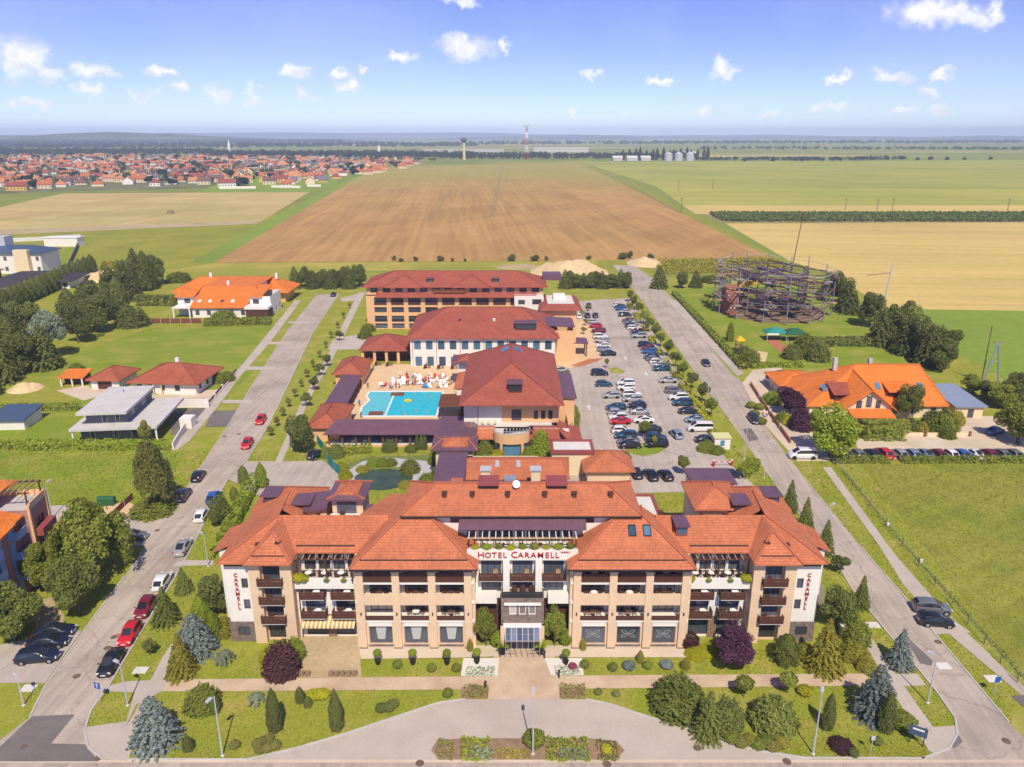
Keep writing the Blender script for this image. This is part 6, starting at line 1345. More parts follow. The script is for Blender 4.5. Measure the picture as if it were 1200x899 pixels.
T('column_tree', 'column', 'leaf_dark', (969, 855), 4.4, .62, 'slim dark column tree near the tall lamp on the lawn')
T('column_tree', 'column', 'leaf_dark', (1037, 857), 4.6, .8, 'slim dark column tree touching the tall blue spruce')
T('column_tree', 'column', 'leaf_dark', (323, 857), 5.2, .75, 'slender dark column tree on the forecourt lawn next to the clipped ball cluster')
T('column_tree', 'column', 'leaf_dark', (395, 856), 5.0, .68, 'slender dark column tree on the forecourt lawn facing the bricked cafe yard')
T('shrub', 'mound', 'leaf_mid', (238, 829), 2.6, 1.8, 'rounded green shrub behind the tall lamp on the lawn', 'shrub')
T('column_tree', 'column', 'leaf_dark', (252, 835), 2.4, .6, 'short dark conifer beside the rounded green shrub', 'conifer')
T('dwarf_conifer', 'column', 'leaf_dark', (221, 879), 1.7, .55, 'dwarf dark conifer cone beside the broad blue spruce', 'conifer')
T('shrub', 'ball', 'leaf_mid', (1057, 851), 1.5, 1.3, 'loose green shrub next to the information board', 'shrub')
T('plum_shrub', 'mound', 'leaf_plum', (986, 876), .8, 1.2, 'low plum-coloured shrub on the lawn near the kerb', 'shrub')
T('yellow_shrub', 'ball', 'leaf_lime', (943, 813), .9, .85, 'bright yellow shrub on the lawn below the promenade', 'shrub')
T('purple_tree', 'full', 'leaf_purple', (860, 778), 4.8, 3.1, 'dark purple-leaved plum tree in front of the hotel wing')
T('purple_shrub', 'mound', 'leaf_plum', (331, 789), 4.0, 2.0, 'dark purple shrub beside the cafe yard of the hotel', 'shrub')
T('shrub', 'mound', 'leaf_bright', (346, 770), 2.6, 1.2, 'bright green shrub behind the dark purple shrub', 'shrub')
T('shrub', 'mound', 'leaf_lime', (315, 774), 1.8, 1.0, 'yellow green shrub between purple shrub and end tower', 'shrub')
T('maple', 'full', 'leaf_dark', (979, 738), 6.4, 2.4, 'dense dark broadleaf tree by the end wall of the hotel')
T('maple', 'full', 'leaf_dark', (254, 722), 6.2, 2.3, 'dense dark broadleaf tree hugging the white CARAMELL wall', var=1)
T('conifer', 'column', 'leaf_conifer', (920, 775), 3.6, 1.5, 'dark conifer at the foot of the end tower', 'conifer')
T('shrub', 'mound', 'leaf_mid', (1003, 752), 3.0, 1.6, 'green shrub beside the white garden shelter', 'shrub')
T('yellow_shrub', 'mound', 'leaf_golden', (1000, 770), 1.8, 1.6, 'yellow green shrub by the footpath bend', 'shrub')
T('yellow_shrub', 'mound', 'leaf_golden', (1014, 784), 1.4, 1.1, 'small yellow green shrub touching the footpath', 'shrub')
T('shrub', 'mound', 'leaf_golden', (945, 770), 1.6, 1.2, 'olive shrub between dark conifer and yellow green conifer', 'shrub')
T('thuja', 'column', 'leaf_bright', (238, 737), 4.6, 1.2, 'bright green thuja pillar next to a dark broadleaf tree', 'thuja')
T('thuja', 'column', 'leaf_bright', (251, 748), 3.8, 1.0, 'bright green thuja pillar at the stone base of the CARAMELL wall', 'thuja')
T('shrub', 'mound', 'leaf_golden', (263, 742), 2.2, 1.4, 'golden shrub at the stone base of the CARAMELL wall', 'shrub')
T('dwarf_pine', 'small', 'leaf_olive', (176, 768), 2.4, 1.0, 'dwarf pine on the verge beside the bright red car', 'pine')
T('weeping_cedar', 'weep', 'leaf_silver', (264, 777), 1.7, 1.1, 'small silvery weeping cedar on the lawn near the promenade', 'shrub')
T('weeping_cedar', 'weep', 'leaf_silver', (300, 824), 1.2, 1.0, 'small silvery weeping shrub below the promenade', 'shrub', var=1)
T('conifer', 'column', 'leaf_dark', (352, 823), 2.0, .5, 'little dark cone conifer on the forecourt lawn', 'conifer'); T('conifer', 'column', 'leaf_dark', (361, 828), 1.3, .45, 'tiny dark cone conifer behind yellow shrubs', 'conifer')
for p in ((368, 818), (378, 817)): T('yellow_shrub', 'ball', 'leaf_lime', p, .9, .8, 'low yellow shrub among cone conifers on the lawn', 'shrub', 'yellow shrubs on the lawn')
T('clipped_ball', 'ball', 'leaf_mid', (525, 816), .95, .55, 'clipped green ball at the promenade edge near lavender bed', 'shrub')
for p in ((447, 833), (456, 832), (461, 828)): T('clipped_ball', 'ball', 'leaf_dark', p, .8, .62, 'clipped dark ball in the small group on the drive lawn', 'shrub', 'clipped balls near the drive')
for p in ((302, 874), (309, 872), (315, 869), (305, 881), (314, 879), (323, 876), (275, 876)): T('clipped_ball', 'ball', 'leaf_olive', p, .75, .55, 'clipped olive ball in the cluster near the lamp', 'shrub', 'clipped balls near the lamp')
for p in ((466, 782), (506, 786), (535, 786), (685, 782), (718, 785), (759, 783)): T('clipped_ball', 'ball', 'leaf_mid', p, .85, .55, 'clipped green ball in the lawn strip under the hotel front', 'shrub', 'clipped balls before the hotel')
for p in ((737, 783), (781, 782)): T('blue_dwarf_spruce', 'ball', 'leaf_blue', p, .85, .75, 'silver blue dwarf spruce in the lawn strip under the hotel front', 'shrub', 'blue dwarf spruces')
for p in ((701, 813), (722, 815)): T('clipped_ball', 'ball', 'leaf_olive', p, .6, .45, 'tiny clipped ball on the lawn below the plaza bed', 'shrub', 'tiny clipped balls')
T('dwarf_cypress', 'column', 'leaf_golden', (750, 776), 1.6, .4, 'thin golden cypress in the lawn strip under the hotel front', 'conifer'); T('dwarf_cypress', 'column', 'leaf_golden', (803, 784), 1.4, .5, 'thin golden cypress next to the bricked yard corner', 'conifer')
T('brown_shrub', 'ball', 'leaf_plum', (808, 758), 1.9, 1.05, 'round bronze shrub before the white hotel recess', 'shrub')
for i, p in enumerate(((815, 768), (825, 766), (833, 764), (842, 760))): T('ground_cover', 'mound', 'leaf_lime', p, .8, 1.2, 'lime yellow ground cover before the white hotel recess', 'ground cover', 'lime ground cover')
for i, p in enumerate(((858, 869), (868, 873), (878, 871), (888, 876), (905, 878), (916, 874), (897, 872))): T('low_shrub', 'ball', ['leaf_mid', 'leaf_olive', 'leaf_golden'][i % 3], p, .9, .75, 'low mixed shrub in the bed along the drive', 'shrub', 'low shrubs along the drive')
for p in ((1028, 872), (1000, 886)): T('small_bush', 'ball', 'leaf_dark', p, .8, .5, 'small dark bush on the corner lawn', 'shrub', 'small bushes on the corner lawn')
# climbing trees beside the portal
T('wall_tree', 'full', 'leaf_mid', (570, 757), 5.6, 1.7, 'leafy tree trained on the timber wall next to the curtained windows', var=1)
T('wall_tree', 'full', 'leaf_mid', (650, 757), 5.6, 1.6, 'leafy tree trained on the timber wall next to the ring-patterned windows', var=2)
for p in ((583, 757), (663, 755)): T('box_shrub', 'ball', 'leaf_bright', p, 2.0, .85, 'bright round shrub at the foot of the trained tree', 'shrub', 'shrubs beside the portal')
for p in ((551, 763), (683, 762)): T('pot_cypress', 'column', 'leaf_golden', p, 1.7, .35, 'small golden cypress on the pale hotel terrace', 'conifer', 'cypresses on the terrace')
# planting beds
for i, px in enumerate((([(543, 812), (572, 812)]), ([(656, 811), (686, 811)]))): hedge('lavender_bed', 'low grey green lavender hedge at the edge of the entrance plaza', px, 1.7, .45, 'leaf_plum' if 0 else 'leaf_olive', 40, .12, 'lavender beds')
hedge('island_planting', 'green juniper planting on the drive island', [(540, 880), (575, 879)], 2.6, .5, 'leaf_bright', 40, .14); hedge('island_planting', 'green juniper planting on the drive island beside the lamp', [(640, 880), (690, 880)], 2.6, .5, 'leaf_bright', 40, .14)
hedge('island_planting', 'silvery juniper carpet on the drive island near rounded tip', [(552, 886), (578, 886)], 1.2, .55, 'leaf_silver', 40, .14); hedge('island_planting', 'silvery juniper carpet on the drive island', [(655, 886), (688, 886)], 1.2, .55, 'leaf_silver', 40, .14)
hedge('island_planting', 'brown green planting on the tip of the drive island', [(512, 880), (532, 880)], 2.2, .4, 'leaf_olive', 40, .14); hedge('island_planting', 'brown green planting with yellow shrub on the island', [(700, 881), (724, 881)], 2.2, .4, 'leaf_olive', 40, .14)
hedge('island_planting', 'low yellow green edging on the drive island', [(580, 884), (622, 886)], 1.0, .35, 'leaf_golden', 40, .12)
T('yellow_shrub', 'ball', 'leaf_lime', (711, 882), .8, .55, 'small yellow shrub on the drive island', 'shrub')
T('round_shrub', 'ball', 'leaf_mid', (626, 872), 1.5, 1.1, 'round shrub with reddish flowers beside the island lamp', 'shrub')
sheet('flower_bed', [(543, 772), (585, 772), (583, 793), (540, 793)], .066, 'white_gravel')
sheet('flower_bed', [(638, 772), (682, 772), (684, 792), (646, 792)], .066, 'white_gravel')
sheet('island', [(505, 880), (512, 869), (540, 866), (690, 866), (722, 869), (732, 880), (722, 891), (515, 891)], .062, 'soil')
sheet('plaza_bed', [(540, 806), (573, 806), (572, 819), (541, 819)], .064, 'soil'); sheet('plaza_bed', [(655, 806), (687, 806), (687, 819), (656, 819)], .064, 'soil')
hedge('bed_planting', 'silvery mat planting in the white gravel bed beside the cone conifer', [(546, 788), (580, 788)], 1.3, .3, 'leaf_silver', 40, .12); hedge('bed_planting', 'silvery mat planting in the white gravel bed beside the red flowers', [(650, 787), (680, 787)], 1.3, .3, 'leaf_silver', 40, .12)
T('flower_bush', 'ball', 'flower_pink', (671, 783), .6, .5, 'cluster of red and white flowers in the gravel bed', 'flowers')

# standard trees in pots on the hotel terrace
for i, p in enumerate(((443, 779), (484, 779), (524, 779), (559, 778), (663, 779))):
    c = G(*p); t = thing('potted_tree', 'small ball-headed tree in a black pot along the pale hotel terrace', 'potted tree', (c[0], c[1], .06), 0, 'potted trees')
    MB().lathe([(.2, 0), (.34, .5), (.36, .55), (.3, .55), (.28, .48), (.001, .48)], 12).build('pot', 'black_plastic', t); MB().cyl((0, 0, .45), (0, 0, 1.35), .03).build('stem', 'bark', t)
    o = obj('crown', proto('ball', 'leaf_bright')[0], None, t); o.location = (0, 0, 1.15); o.scale = (.95, .95, .8)
for i, p in enumerate(((589, 767), (633, 767))):
    c = G(*p); t = thing('palm_pot', 'dark pot with spiky palm beside the glass entrance canopy', 'potted plant', (c[0], c[1], .06), 0, 'palms at the entrance'); MB().lathe([(.28, 0), (.42, .7), (.45, .75), (.001, .7)], 12).build('pot', 'black_plastic', t)
    k = MB()
    for q in range(16): a = q * .393; k.poly([(.03 * math.cos(a + 1.57), .03 * math.sin(a + 1.57), .75), (.5 * math.cos(a), .5 * math.sin(a), 1.35 + .25 * (q % 3)), (.85 * math.cos(a), .85 * math.sin(a), 1.1 + .25 * (q % 3)), (-.03 * math.cos(a + 1.57), -.03 * math.sin(a + 1.57), .75)])
    k.build('fronds', 'leaf_bright', t)
# planter boxes beside the cafe yard
for i, x in enumerate((340, 347, 354, 361, 388, 395, 402, 409, 416)): c = G(x, 792); o = MB().box(c[0] - .25, c[0] + .25, c[1] - .25, c[1] + .25, .05, .55).build('planter_box', 'stone_brown'); tag(o, 'small square planter box at the edge of the cafe yard', 'planter', 'planters of the cafe yard')
# terrace flowers on the sign parapet and roof terraces
for i in range(9): T('parapet_plant', 'ball', ['leaf_lime', 'leaf_bright', 'leaf_mid'][i % 3], None, .5 + .15 * (i % 3), .42 + .12 * (i % 2), 'yellow green plant in the planter above the HOTEL CARAMELL sign', 'plant', 'plants above the sign', world=(HX - 5.4 + i * 1.35, HY + 1.62), parts=False, z=12.2)
for (x, s) in ((-25.9, 1.0), (-25.2, .8), (-22.6, .5), (-20.6, .5), (-19.2, .7), (19.3, .9), (21.5, .5), (24, .5), (25.9, 1.0)): T('terrace_plant', 'ball', 'leaf_lime' if s > .6 else 'leaf_mid', None, s, .55 * s + .15, 'trailing plant on the white parapet of the hotel roof terrace', 'plant', 'plants on roof terrace parapets', world=(HX + x, HY + 1.75), parts=False, z=7.9)

# ---- hotel sides
hedge('hedge', 'clipped thuja hedge along the side wall of the hotel facing the parked cars', [(300, 567), (292, 582), (283, 600), (270, 625), (258, 655)], 1.6, 2.2, 'leaf_bright', 20, .2)
T('cypress', 'column', 'leaf_conifer', (286, 568), 3.6, .9, 'pointed cypress at the side road corner', 'conifer'); T('cypress', 'column', 'leaf_bright', (307, 571), 4.6, 1.0, 'bright thuja pillar at the side road', 'conifer'); T('cypress', 'column', 'leaf_mid', (275, 586), 2.4, .7, 'little thuja between cypress and round street tree', 'conifer')
T('street_tree', 'full', 'leaf_dark', (260, 614), 4.8, 2.2, 'round dark street tree on the verge beside the blue car')
for i, p in enumerate(((925, 598), (943, 620), (966, 648))): T('conifer', 'cone', 'leaf_conifer', p, 5.4, 1.5, 'dark green conifer in the row along the hotel side wing', 'conifer', 'conifers along the hotel side')
T('round_bush', 'mound', 'leaf_bright', (905, 472), 2.6, 2.3, 'round bright bush on the corner across from the car park', 'shrub')
hedge('hedge', 'thick bright hedge at the car park exit', [(866, 560), (878, 553), (884, 546)], 2.2, 1.7, 'leaf_bright', 20, .2)
# ---- left big trees
T('weeping_birch', 'weep', 'leaf_olive', (183, 598), 12.2, 3.2, 'tall weeping birch beside the two dark moving cars', bark='bark_pale')
T('shrub', 'mound', 'leaf_mid', (180, 600), 2.0, 3.4, 'broad clipped shrub under the tall weeping birch', 'shrub')
T('weeping_birch', 'weep', 'leaf_mid', (112, 682), 12.4, 4.8, 'huge weeping birch between apartment house and street', bark='bark_pale', var=1)
T('broadleaf_tree', 'full', 'leaf_mid', (134, 664), 9.0, 3.1, 'dense green tree leaning over the street beside the weeping birch')
T('broadleaf_tree', 'full', 'leaf_conifer', (94, 722), 8.8, 3.2, 'dense tree with shaded trunk at the bare earth patch', var=1)
T('broadleaf_tree', 'full', 'leaf_mid', (56, 694), 8.0, 2.9, 'dense green tree before the blue wall of the apartment house', var=2)
T('broadleaf_tree', 'full', 'leaf_conifer', (18, 750), 7.2, 3.7, 'wide dense tree beside the three navy cars', var=3)
T('broadleaf_tree', 'full', 'leaf_mid', (-20, 748), 7.5, 3.6, 'dense tree in front of the apartment house base', var=1)
# ---- modern house hedge etc.
hedge('hedge', 'long clipped green hedge before the modern grey house', [(-60, 527), (100, 527), (202, 527)], 1.6, 1.9, 'leaf_bright', 14, .24)
hedge('hedge', 'clipped hedge between garden hut plot and shed', [(-40, 482), (95, 481)], 1.4, 1.6, 'leaf_mid', 14, .24)
T('young_birch', 'small', 'leaf_olive', (172, 527), 6.5, 1.6, 'thin young birch poking over the clipped hedge', bark='bark_pale')
for i, p in enumerate(((258, 448), (266, 446), (90, 436))): T('garden_bush', 'mound', 'leaf_mid', p, 2.4, 2.0, 'garden bush near the brick-red bungalow', 'shrub', 'bungalow garden bushes')
# ---- dark tree belt
tb = random.Random(31)
belt = [(-30, 470), (4, 448), (30, 438), (14, 420), (62, 420), (55, 432), (92, 402), (85, 388), (112, 390), (128, 375), (108, 372), (140, 366), (134, 352), (158, 352), (150, 342), (172, 340), (184, 334), (160, 332), (-40, 430), (0, 408), (30, 396)]
for i, p in enumerate(belt):
    if i in (4,): T('silver_willow', 'full', 'leaf_silver', p, 14, 5.6, 'silvery green willow standing out of the dark tree belt'); continue
    if i in (9, 10): T('belt_tree', 'full', 'leaf_purple' if 0 else 'leaf_dark', p, tb.uniform(10, 13), tb.uniform(4.5, 6), 'dark broadleaf tree in the belt along the big green lawn', group='dark tree belt', var=i % 3); continue
    T('belt_tree', ('full', 'wide', 'full', 'column')[i % 4], 'leaf_dark', p, tb.uniform(11, 15), tb.uniform(4.4, 5.8) * (1, .8, 1, .7)[i % 4], 'dark broadleaf tree in the belt along the big green lawn', group='dark tree belt', var=i % 3)
T('copper_tree', 'full', 'leaf_purple', (6, 396), 8, 4, 'copper-leaved tree among the dark belt')
for i in range(18): t = i / 17; T('tall_thuja', 'column', 'leaf_dark', (-6 + 114 * t, 372 - 52 * t), 8, 2.3, 'tall dark thuja in the sloping hedge row beside the slate bungalow', 'thuja', 'tall thuja row')
for i in range(6): T('thuja', 'column', 'leaf_golden', (125 + 7 * i, 325 - i * .6), 7, 2.0, 'olive thuja in the short row by the sand heap', 'thuja', 'short thuja row')
hedge('hedge', 'tall dark hedge across the garden behind the tree belt', [(160, 358), (210, 358)], 3, 3.4, 'leaf_dark', 6, .5); hedge('hedge', 'clipped hedge at the feet of the twin house', [(240, 382), (318, 380)], 2.4, 2.2, 'leaf_mid', 8, .4)
T('garden_bush', 'mound', 'leaf_dark', (156, 382), 6, 5, 'dark round bush at the end of the brown timber fence', 'shrub'); T('garden_bush', 'mound', 'leaf_mid', (262, 376), 3.5, 4, 'green bush before the twin house wall', 'shrub'); T('garden_bush', 'mound', 'leaf_mid', (210, 330), 4, 5, 'bush beside the yellow gable of the twin house', 'shrub')
# ---- pine rows behind the hotel
for i in range(12): T('row_pine', 'wide' if i % 3 == 0 else 'full', 'leaf_dark', (346 + i * 7.0, 338 - (i % 3) * .8), tb.uniform(6.5, 9.5), 3.2, 'dark pine in the row behind the street end and guest wing', 'pine', 'pine row at the street end', var=i % 2)
for i in range(11): T('row_pine', 'wide' if i % 3 == 0 else 'full', 'leaf_dark', (662 + i * 7.2, 338 - (i % 2) * .8), tb.uniform(5.5, 7.5), 3.0, 'dark pine in the row below the yellow soil heap', 'pine', 'pine row at the soil heap', var=i % 2)
for i, (x, y, h) in enumerate(((462, 305.5, 3.5), (487, 306, 3), (516, 306, 3.5), (545, 307, 2.2), (600, 306, 4.5), (627, 306, 4), (640, 305.5, 3), (690, 304.5, 3), (730, 304, 4.5), (738, 303, 5), (762, 304, 4), (470, 307, 2.5), (530, 306.5, 2.5))): T('field_shrub', 'full', 'leaf_dark', (x, y), h * .75, h * (.4 + .12 * (i % 3)), 'dark shrub on the grassy edge of the ploughed field', 'shrub', 'field edge shrubs')
# ---- pool garden
T('big_tree', 'full', 'leaf_dark', (353, 530), 7.6, 3.5, 'big dark tree at the corner of the pool arcades', var=2)
for i, p in enumerate(((398, 400), (384, 430), (375, 441), (368, 458), (360, 477))): T('path_tree', 'small', 'leaf_dark', p, 3.6, 1.4, 'small dark tree on the gravel strip beside the footpath', group='path trees', var=i % 2)
for i, (p, h, r, m) in enumerate((((394, 535), 2.6, 1.6, 'leaf_conifer'), ((382, 536), 2.2, 1.0, 'leaf_bright'), ((457, 528), 2.2, 1.5, 'leaf_dark'), ((482, 529), 1.5, 1.2, 'leaf_mid'), ((481, 553), 2.4, 1.7, 'leaf_mid'), ((448, 545), 1.3, 1.4, 'leaf_bright'), ((437, 545), 1.2, 1.2, 'leaf_bright'), ((458, 545), 1.3, 1.2, 'leaf_mid'), ((500, 566), 1.8, 1.4, 'leaf_bright'), ((511, 543), 2.6, 1.5, 'leaf_mid'), ((405, 560), 1.6, 1.2, 'leaf_lime'), ((400, 550), 1.4, 1.2, 'leaf_lime'), ((425, 552), 1, 1.2, 'leaf_golden'), ((475, 570), 1, 1.2, 'leaf_golden'), ((513, 558), 1.8, 1.2, 'leaf_dark'))): T('pond_shrub', 'mound', m, p, h, r, {'leaf_conifer': 'dark conical shrub in the pond garden', 'leaf_bright': 'bright green shrub in the pond garden', 'leaf_dark': 'dark green shrub in the pond garden', 'leaf_mid': 'mid green shrub in the pond garden', 'leaf_lime': 'yellow shrub in the pond garden', 'leaf_golden': 'golden low shrub on the pond bank'}[m], 'shrub', 'pond garden shrubs')
hedge('hedge', 'broad green hedge in front of the long plum-roofed arcade', [(402, 531), (436, 529)], 2.6, 1.3, 'leaf_bright', 14, .22)
for i, p in enumerate(((489, 527), (494, 527), (498, 527))): T('slim_cypress', 'column', 'leaf_dark', p, 3, .5, 'slim cypress before the arcade end', 'conifer', 'slim cypresses')
for i, (p, h, r, m, l) in enumerate((((568, 536), 3.2, 1.7, 'leaf_mid', 'rounded green shrub before the white spa wall'), ((583, 539), 2.0, 1.5, 'leaf_lime', 'yellow shrub beside the rounded bay'), ((634, 532), 5.0, 1.8, 'leaf_bright', 'bright tree before the spa hall terrace'), ((620, 538), 2.4, 1.5, 'leaf_bright', 'bright shrub beside the rounded bay'), ((612, 541), 1.2, 2.0, 'leaf_mid', 'low hedge shrub under the rounded bay'), ((648, 540), 1.6, 1.6, 'leaf_mid', 'green shrub near the low roof terrace'), ((554, 541), 1.6, 1.6, 'leaf_lime', 'yellow shrub by the small plum-roofed pavilion'))): T('spa_shrub', 'mound', m, p, h, r, l, 'shrub')
for p in ((671, 505), (672, 498)): T('wall_shrub', 'column', 'leaf_mid', p, 4.5, 1.3, 'leafy shrub against the apricot spa entrance block', 'shrub', 'shrubs at the spa entrance')
for p in ((525, 425), (528, 418)): T('deck_cypress', 'column', 'leaf_conifer', p, 4, .6, 'slim cypress at the white dining hall', 'conifer', 'cypresses at the dining hall')
for p in ((432, 388), (428, 396)): T('garden_bush', 'mound', 'leaf_mid', p, 2.4, 2.2, 'green bush at the corner of the guest wing', 'shrub', 'guest wing bushes')
for i in range(14): t = i / 13; T('verge_sapling', 'small', 'leaf_olive', (410 - 92 * t, 362 + 150 * t), 2.4, .8, 'thin staked sapling in the verge of the tree-lined street', 'sapling', 'staked saplings', var=i % 2)
# ---- car park hedge and trees
sgs = [((737, 358), (741, 364)), ((745, 370), (749, 377)), ((754, 384), (758, 390)), ((763, 398), (766, 404)), ((770, 411), (774, 418)), ((779, 425), (782, 431)), ((789, 437), (796, 447)), ((799, 452), (806, 463)), ((809, 467), (818, 480)), ((821, 486), (832, 503)), ((835, 509), (847, 526))]
for a, b in sgs: hedge('yellow_hedge', 'golden yellow hedge segment between the car park trees', [a, b], 1.5, 1.2, 'leaf_lime', 18, .22, 'yellow hedge segments')
for i, p in enumerate(((737, 354), (742, 362), (748, 370), (754, 380), (760, 389), (767, 398), (774, 407), (782, 418), (791, 431), (800, 444), (810, 457), (822, 472), (833, 489))): T('car_park_tree', 'small', 'leaf_dark' if i % 3 else 'leaf_mid', p, 5.0 if i < 6 else 4.8, 1.7, 'dark young tree in the row between car park and street', group='car park trees', var=i % 2)
sheet('car_park_island', [(736, 520), (733, 527), (742, 533), (755, 535), (770, 532), (781, 526), (780, 519)], .064, 'lawn_lush'); sheet('car_park_island', [(713, 432), (716, 438), (730, 438), (733, 435), (722, 431)], .064, 'lawn')
for i, (p, l) in enumerate((((732, 550), 'small tree beside the small orange roof'), ((800, 556), 'small leafy tree at the car park edge near the barrier'), ((753, 513), 'small tree between the parked rows near the grass oval'), ((766, 526), 'thin young tree on the grass oval'), ((711, 432), 'thin yellowish tree on the small grass triangle'))): T('young_tree', 'small', 'leaf_mid' if i < 3 else 'leaf_golden', p, 4.2 if i < 3 else 3, 1.5 if i < 3 else .7, l)
for i, p in enumerate(((827, 528), (832, 524), (838, 530))): T('corner_shrub', 'mound', 'leaf_mid', p, 1.3, 1.8, 'low green shrub by the white kiosk of the car park', 'shrub', 'kiosk shrubs')
for i, p in enumerate(((682, 372), (686, 382), (684, 392), (690, 365))): T('garden_sapling', 'small', 'leaf_golden', p, 2.6, 1.0, 'golden sapling in the lawn strip of the guest wing entrance', 'sapling', 'entrance saplings')
# ---- ropes park and inn
for i, (p, h) in enumerate((((772, 338), 9), ((799, 338), 7), ((815, 337), 7), ((982, 356), 12), ((992, 366), 11), ((1019, 383), 12), ((1032, 404), 11), ((1052, 402), 13), ((1062, 415), 11), ((1080, 420), 12), ((1088, 428), 11), ((1108, 420), 9), ((970, 346), 9), ((1103, 436), 9))): T('park_tree', 'full' if i % 2 else 'wide', 'leaf_dark', p, h, h * .42, 'dark tree in the row round the ropes park', group='ropes park trees', var=i % 3)
hedge('hedge', 'low clipped hedge along the ropes park path', [(790, 345), (830, 388), (872, 434)], 1.6, 1.3, 'leaf_mid', 8, .4); hedge('hedge', 'wide hedge across the ropes park behind the inn', [(950, 405), (1022, 404)], 4, 2, 'leaf_dark', 6, .5); hedge('hedge', 'low hedge between inn yard and ropes park', [(880, 431), (940, 430)], 1.6, 1.2, 'leaf_bright', 8, .4)
for i, (p, h, r) in enumerate((((878, 428), 4.5, 3), ((958, 422), 5, 3.2), ((943, 412), 5, 3.4), ((928, 420), 4, 2.6), ((855, 400), 6, 1.1), ((870, 420), 3.5, 2.4), ((836, 330), 2.5, 6))): T('park_bush', 'mound', 'leaf_dark' if i % 2 else 'leaf_mid', p, h, r, 'rounded bush in the ropes park near the tents', 'shrub', 'ropes park bushes', var=i % 2)
T('lime_tree', 'full', 'leaf_bright', (972, 537), 10.5, 5.4, 'large bright green lime tree beside the white minibus', var=1)
T('copper_tree', 'full', 'leaf_purple', (925, 486), 6.4, 3.8, 'dark copper-leaved tree before the inn gate'); T('copper_tree', 'mound', 'leaf_purple', (938, 503), 4.4, 2.4, 'low copper-leaved shrub beneath the lime tree', 'shrub')
T('inn_tree', 'full', 'leaf_conifer', (1061, 492), 8.2, 3.0, 'dark green tree shading the gabled front of the inn', var=2)
hedge('hedge', 'tall leafy hedge before the inn terrace', [(1010, 514), (1060, 514)], 3, 3.6, 'leaf_mid', 10, .35)
hs_ = [(975.5, 1041), (1056, 1146), (1148.5, 1230)]
for k, (a, b) in enumerate(hs_): hedge('hedge', ['clipped thuja hedge before the parked row next to the lime tree', 'clipped thuja hedge before the parked row opposite the shed', 'clipped thuja hedge before the parked row at the yard end'][k], [(a, 542.5), (b, 542)], 1.2, 1.25, 'leaf_mid', 22, .2)
for i, (p, h, r) in enumerate((((1105, 505), 4.5, 3), ((1090, 500), 3.5, 2), ((1120, 497), 3, 1.6), ((1110, 513), 2.4, 1.6), ((1070, 503), 2.2, 1.6), ((1080, 505), 2, 1.4), ((915, 496), 2.6, 1.4))): T('inn_shrub', 'mound', ['leaf_mid', 'leaf_dark', 'leaf_golden'][i % 3], p, h, r, ['mid green', 'dark green', 'olive'][i % 3] + ' garden shrub around the inn', 'shrub', 'inn garden shrubs')
for i, (p, h, r) in enumerate((((1192, 520), 9, 5), ((1215, 500), 8, 4.5), ((1170, 478), 6, 3.6), ((1190, 470), 7, 4), ((1140, 462), 5, 3), ((1160, 470), 5, 3))): T('yard_tree', 'full', 'leaf_dark' if i % 2 else 'leaf_mid', p, h, r, 'tree along the far side of the inn car yard', group='inn yard trees', var=i % 3)
for i, p in enumerate(((880, 478), (890, 480), (892, 497), (884, 488))): T('clipped_bush', 'ball', 'leaf_mid', p, 1.4, 1.1, 'clipped bush on the verge before the inn fence', 'shrub', 'verge bushes')
T('yellow_shrub', 'mound', 'leaf_lime', (920, 496), 2.2, 1.8, 'yellow shrub behind the reddish brick fence', 'shrub')
# maize strip in the fields
sheet('maize_soil', [(826, 251), (1500, 251), (1500, 261), (845, 261)], .1, 'dirt')
mz = MB(); P = GP([(830, 251.5), (1480, 251.5), (1480, 260.5), (848, 260.5)])
n = 26000; u = NR.uniform(0, 1, n); v = NR.uniform(0, 1, n)
A, B, C, D = [np.array(p) for p in P]; pts = (1 - v)[:, None] * ((1 - u)[:, None] * A + u[:, None] * B) + v[:, None] * ((1 - u)[:, None] * D + u[:, None] * C)
o = obj('maize_crop', leaf_mesh('maize_crop', np.column_stack([pts, NR.uniform(.6, 2.6, n)]), np.tile([0, -.4, .6], (n, 1)), 1.0, 'leaf_corn'), None); tag(o, 'long dark green strip of standing maize between pale fields', 'crop', kind='stuff')
# weeds on the rough strip before the ploughed field
n = 7000; A, B, C, D = [np.array(p) for p in GP([(770, 306), (905, 304), (930, 318), (770, 322)])]; u = NR.uniform(0, 1, n); v = NR.uniform(0, 1, n); pts = (1 - v)[:, None] * ((1 - u)[:, None] * A + u[:, None] * B) + v[:, None] * ((1 - u)[:, None] * D + u[:, None] * C)
o = obj('weeds', leaf_mesh('weeds', np.column_stack([pts, NR.uniform(.1, 1.4, n)]), np.tile([0, -.4, .6], (n, 1)), .5, 'leaf_golden'), None); tag(o, 'tall dry weeds on the rough strip beside the ropes park', 'weeds', kind='stuff')
